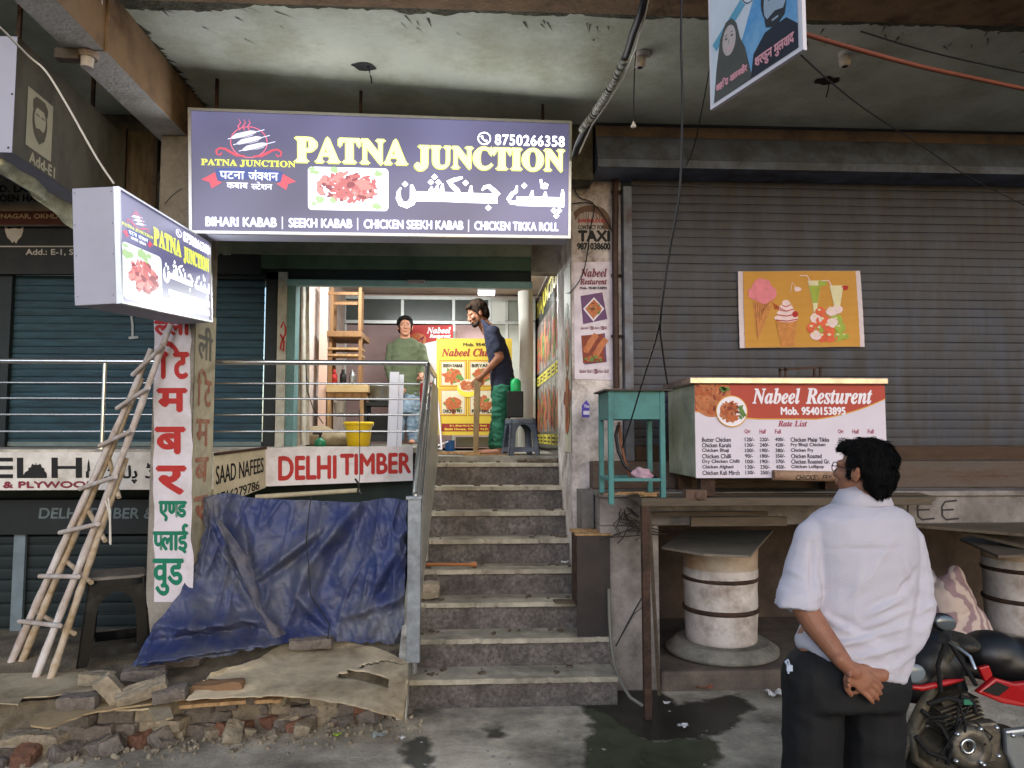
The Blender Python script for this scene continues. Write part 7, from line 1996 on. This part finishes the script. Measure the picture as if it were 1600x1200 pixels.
# bars, levers, mirrors, clocks
mb = MB(); mb.tube([k_(1472, 1000, -.36), k_(1478, 992, -.25), k_(1482, 1003, -.08), k_(1482, 1003, .12), k_(1478, 990, .3), k_(1470, 996, .40)], .012, 10); build('handlebar', mb, M_black, t)
for dy0, dy1 in ((-.36, -.22), (.27, .40)):
    mb = MB(); mb.tube([k_(1475, 997, dy0), k_(1478, 992, dy1)], .019, 12); build('grip', mb, M_rub, t)
mb = MB(); mb.tube([k_(1478, 1000, -.22), k_(1495, 1010, -.30), k_(1516, 1026, -.34), k_(1524, 1046, -.36)], .006, 8); build('lever', mb, M_steel, t)
mb = MB(); c = k_(1495, 1002); mb.ell(c, (.07, .11, .035)); build('clocks', mb, M_engd, t)
for px, py, dy, ax2, ay2 in ((1473, 972, -.22, 1480, 1000), (1436, 962, .25, 1470, 1000)):
    mb = MB(); c = k_(px, py, dy); mb.ell(c, (.055, .02, .034), Euler((0, .2, .2)).to_matrix()); mr = build('mirror', mb, M_bk, t); ORI[mr.name] = ORI[t.name]
    mb = MB(); mb.ell(c + V((.004, -.014, 0)), (.048, .010, .028), Euler((0, .2, .2)).to_matrix()); build('glass', mb, mat('mirror_glass', '6d7478', .15, .03, metal=.5), mr)
    mb = MB(); mb.tube([c, k_(ax2, ay2, dy)], .006, 8); build('stalk', mb, M_black, mr)
mb = MB(); c = k_(1428, 1052, -.16); mb.ell(c, (.046, .012, .036)); build('indicator', mb, mat('grey_lens', '6f7a82', .2, .05, spec=.7), t)
# tank and seat
mb = MB(); mb.ell(k_(1585, 1030), (.20, .125, .085)); mb.ell(k_(1548, 1018), (.12, .11, .085)); mb.ell(k_(1650, 1052), (.18, .11, .07)); organic('fuel_tank', mb, M_bk, t, voxel=.012, smooth=6)
mb = MB(); mb.ell(k_(1740, 1058), (.24, .12, .055)); mb.ell(k_(1830, 1040), (.2, .11, .055)); organic('seat', mb, M_rub, t, voxel=.014, smooth=5)
mb = MB(); mb.prism([k_(1527, 1083, -.15), k_(1556, 1060, -.16), k_(1585, 1068, -.16), k_(1680, 1060, -.15), k_(1680, 1096, -.15), k_(1640, 1112, -.15), k_(1568, 1100, -.155)], (0, .03, 0)); build('tank_shroud', mb, M_rd, t, bevel=.008)
mb = MB(); mb.prism([k_(1536, 1080, -.155), k_(1560, 1066, -.165), k_(1578, 1074, -.165), k_(1560, 1088, -.16)], (0, .006, 0)); build('shroud_vent', mb, M_bk, t)
mb = MB(); mb.prism([k_(1530, 1044, -.14), k_(1546, 1040, -.145), k_(1552, 1056, -.145), k_(1540, 1066, -.14)], (0, .02, 0)); build('badge_panel', mb, M_rd, t, bevel=.004)
mb = MB(); mb.tube([k_(1482, 1020), k_(1500, 1075, .0), k_(1470, 1130, .0), k_(1480, 1230, .0)], .03, 10); mb.tube([k_(1490, 1040), k_(1640, 1075), k_(1760, 1090)], .03, 10); build('chassis', mb, M_black, t)
# engine
mb = MB(); 
for k in range(7):
    a = k_(1450 + k*3, 1092 + k*6); mb.obox(k_(1478 + k*2.2, 1090 + k*6.5, -.02), (.165, .17, .006), (0, R(-18), 0))
build('cylinder_fins', mb, M_eng, t)
mb = MB(); mb.obox(k_(1486, 1108, -.02), (.12, .13, .15), (0, R(-18), 0)); build('cylinder', mb, M_engd, t, bevel=.01)
mb = MB(); mb.ell(k_(1520, 1170, -.01), (.17, .13, .12)); mb.ell(k_(1468, 1178, 0), (.12, .12, .10)); mb.ell(k_(1565, 1180, 0), (.12, .12, .12)); organic('crankcase', mb, M_engd, t, voxel=.012, smooth=3)
AXm = Matrix.Rotation(R(90), 4, 'X')
mb = MB(); mb.lathe(k_(1512, 1166, -.13), [(.085,0),(.085,.02),(.07,.034),(.04,.036),(.038,.028),(.0,.028)], 30, axis=AXm); build('side_cover', mb, M_eng, t)
mb = MB(); mb.prism([k_(1508, 1132, -.14), k_(1560, 1128, -.14), k_(1566, 1150, -.14), k_(1562, 1192, -.14), k_(1530, 1200, -.14)], (0, .05, 0)); build('gear_cover', mb, M_eng, t, bevel=.012)
mb = MB(); mb.tube([k_(1446, 1120, -.08), k_(1424, 1150, -.10), k_(1428, 1185, -.11), k_(1470, 1215, -.11), k_(1560, 1225, -.1), k_(1800, 1205, -.16)], .02, 10); build('exhaust_pipe', mb, M_engd, t)
mb = MB()
for pts in ([(1440,1110,-.12),(1470,1135,-.14),(1488,1165,-.15),(1480,1195,-.14)], [(1450,1100,-.12),(1480,1090,-.13),(1515,1100,-.12)], [(1500,1088,-.12),(1520,1095,-.13),(1525,1115,-.13)], [(1430,1150,-.12),(1450,1175,-.14),(1490,1190,-.14)], [(1478,1000,-.16),(1465,1040,-.15),(1470,1080,-.13)], [(1485,1005,-.15),(1510,1045,-.16),(1525,1070,-.14)]):
    mb.tube([k_(*p) for p in pts], .009, 7)
build('hose', mb, M_rub, t)
g = random.Random(3)
for px, py in ((1530,1138),(1555,1136),(1558,1180),(1535,1194),(1494,1146),(1492,1188),(1530,1190),(1580,1148),(1600,1150),(1596,1205),(1640,1150)):
    mb = MB(); mb.lathe(k_(px, py, -.165), [(.008,0),(.008,.014),(.0,.015)], 8, axis=AXm); build('bolt', mb, M_steel, t)
mb = MB()
for k in range(9):
    a = k_(1440 + g.uniform(0, 90), 1085 + g.uniform(0, 60), -.13); b = k_(1440 + g.uniform(0, 100), 1110 + g.uniform(0, 80), -.14); m_ = (a + b)/2 + V((g.uniform(-.04,.04), -.03, g.uniform(-.04,.04)))
    mb.tube([a, a.lerp(m_, .6), m_, m_.lerp(b, .5), b], g.uniform(.003, .006), 6)
build('cable', mb, M_rub, t)
mb = MB(); mb.tube([k_(1500,1205,-.13), k_(1540,1212,-.2), k_(1560,1212,-.26)], .009, 8); mb.tube([k_(1560,1212,-.2), k_(1560,1212,-.30)], .014, 10); build('foot_peg', mb, M_rub, t)
mb = MB(); mb.lathe(k_(1512, 1166, -.167), [(.03,0),(.03,.006),(.02,.006),(.02,0)], 24, axis=AXm, cap=False); build('ring', mb, M_steel, t)
mb = MB(); mb.obox(k_(1510, 1095, -.12), (.04, .03, .02)); build('connector', mb, mat('green_plug', '2c6e55', .5, .1), t)
mb = MB(); mb.prism([k_(1572, 1142, -.15), k_(1620, 1136, -.15), k_(1680, 1150, -.15), k_(1670, 1210, -.15), k_(1590, 1215, -.15), k_(1574, 1180, -.15)], (0, .03, 0)); build('sprocket_cover', mb, mat('silver_cover', '9da2a6', .35, .12, 9, metal=.7), t, bevel=.01)
mb = MB(); mb.prism([k_(1700, 1062, -.12), k_(1900, 1030, -.11), k_(1940, 1050, -.11), k_(1760, 1110, -.12)], (0, .24, 0)); build('tail_panel', mb, M_rd, t, bevel=.012)
mb = MB(); mb.tube([V((xe+.15, YK, .42)), V((rx_, YK - .1, ax_y))], .025, 8); mb.tube([V((xe+.15, YK, .42)), V((rx_, YK + .12, ax_y))], .025, 8); build('swing_arm', mb, M_black, t)
mb = MB(); mb.tube([V((xe+.05, YK-.1, .36)), V((xe+.12, YK-.28, .102))], .012, 8); build('side_stand', mb, M_black, t)
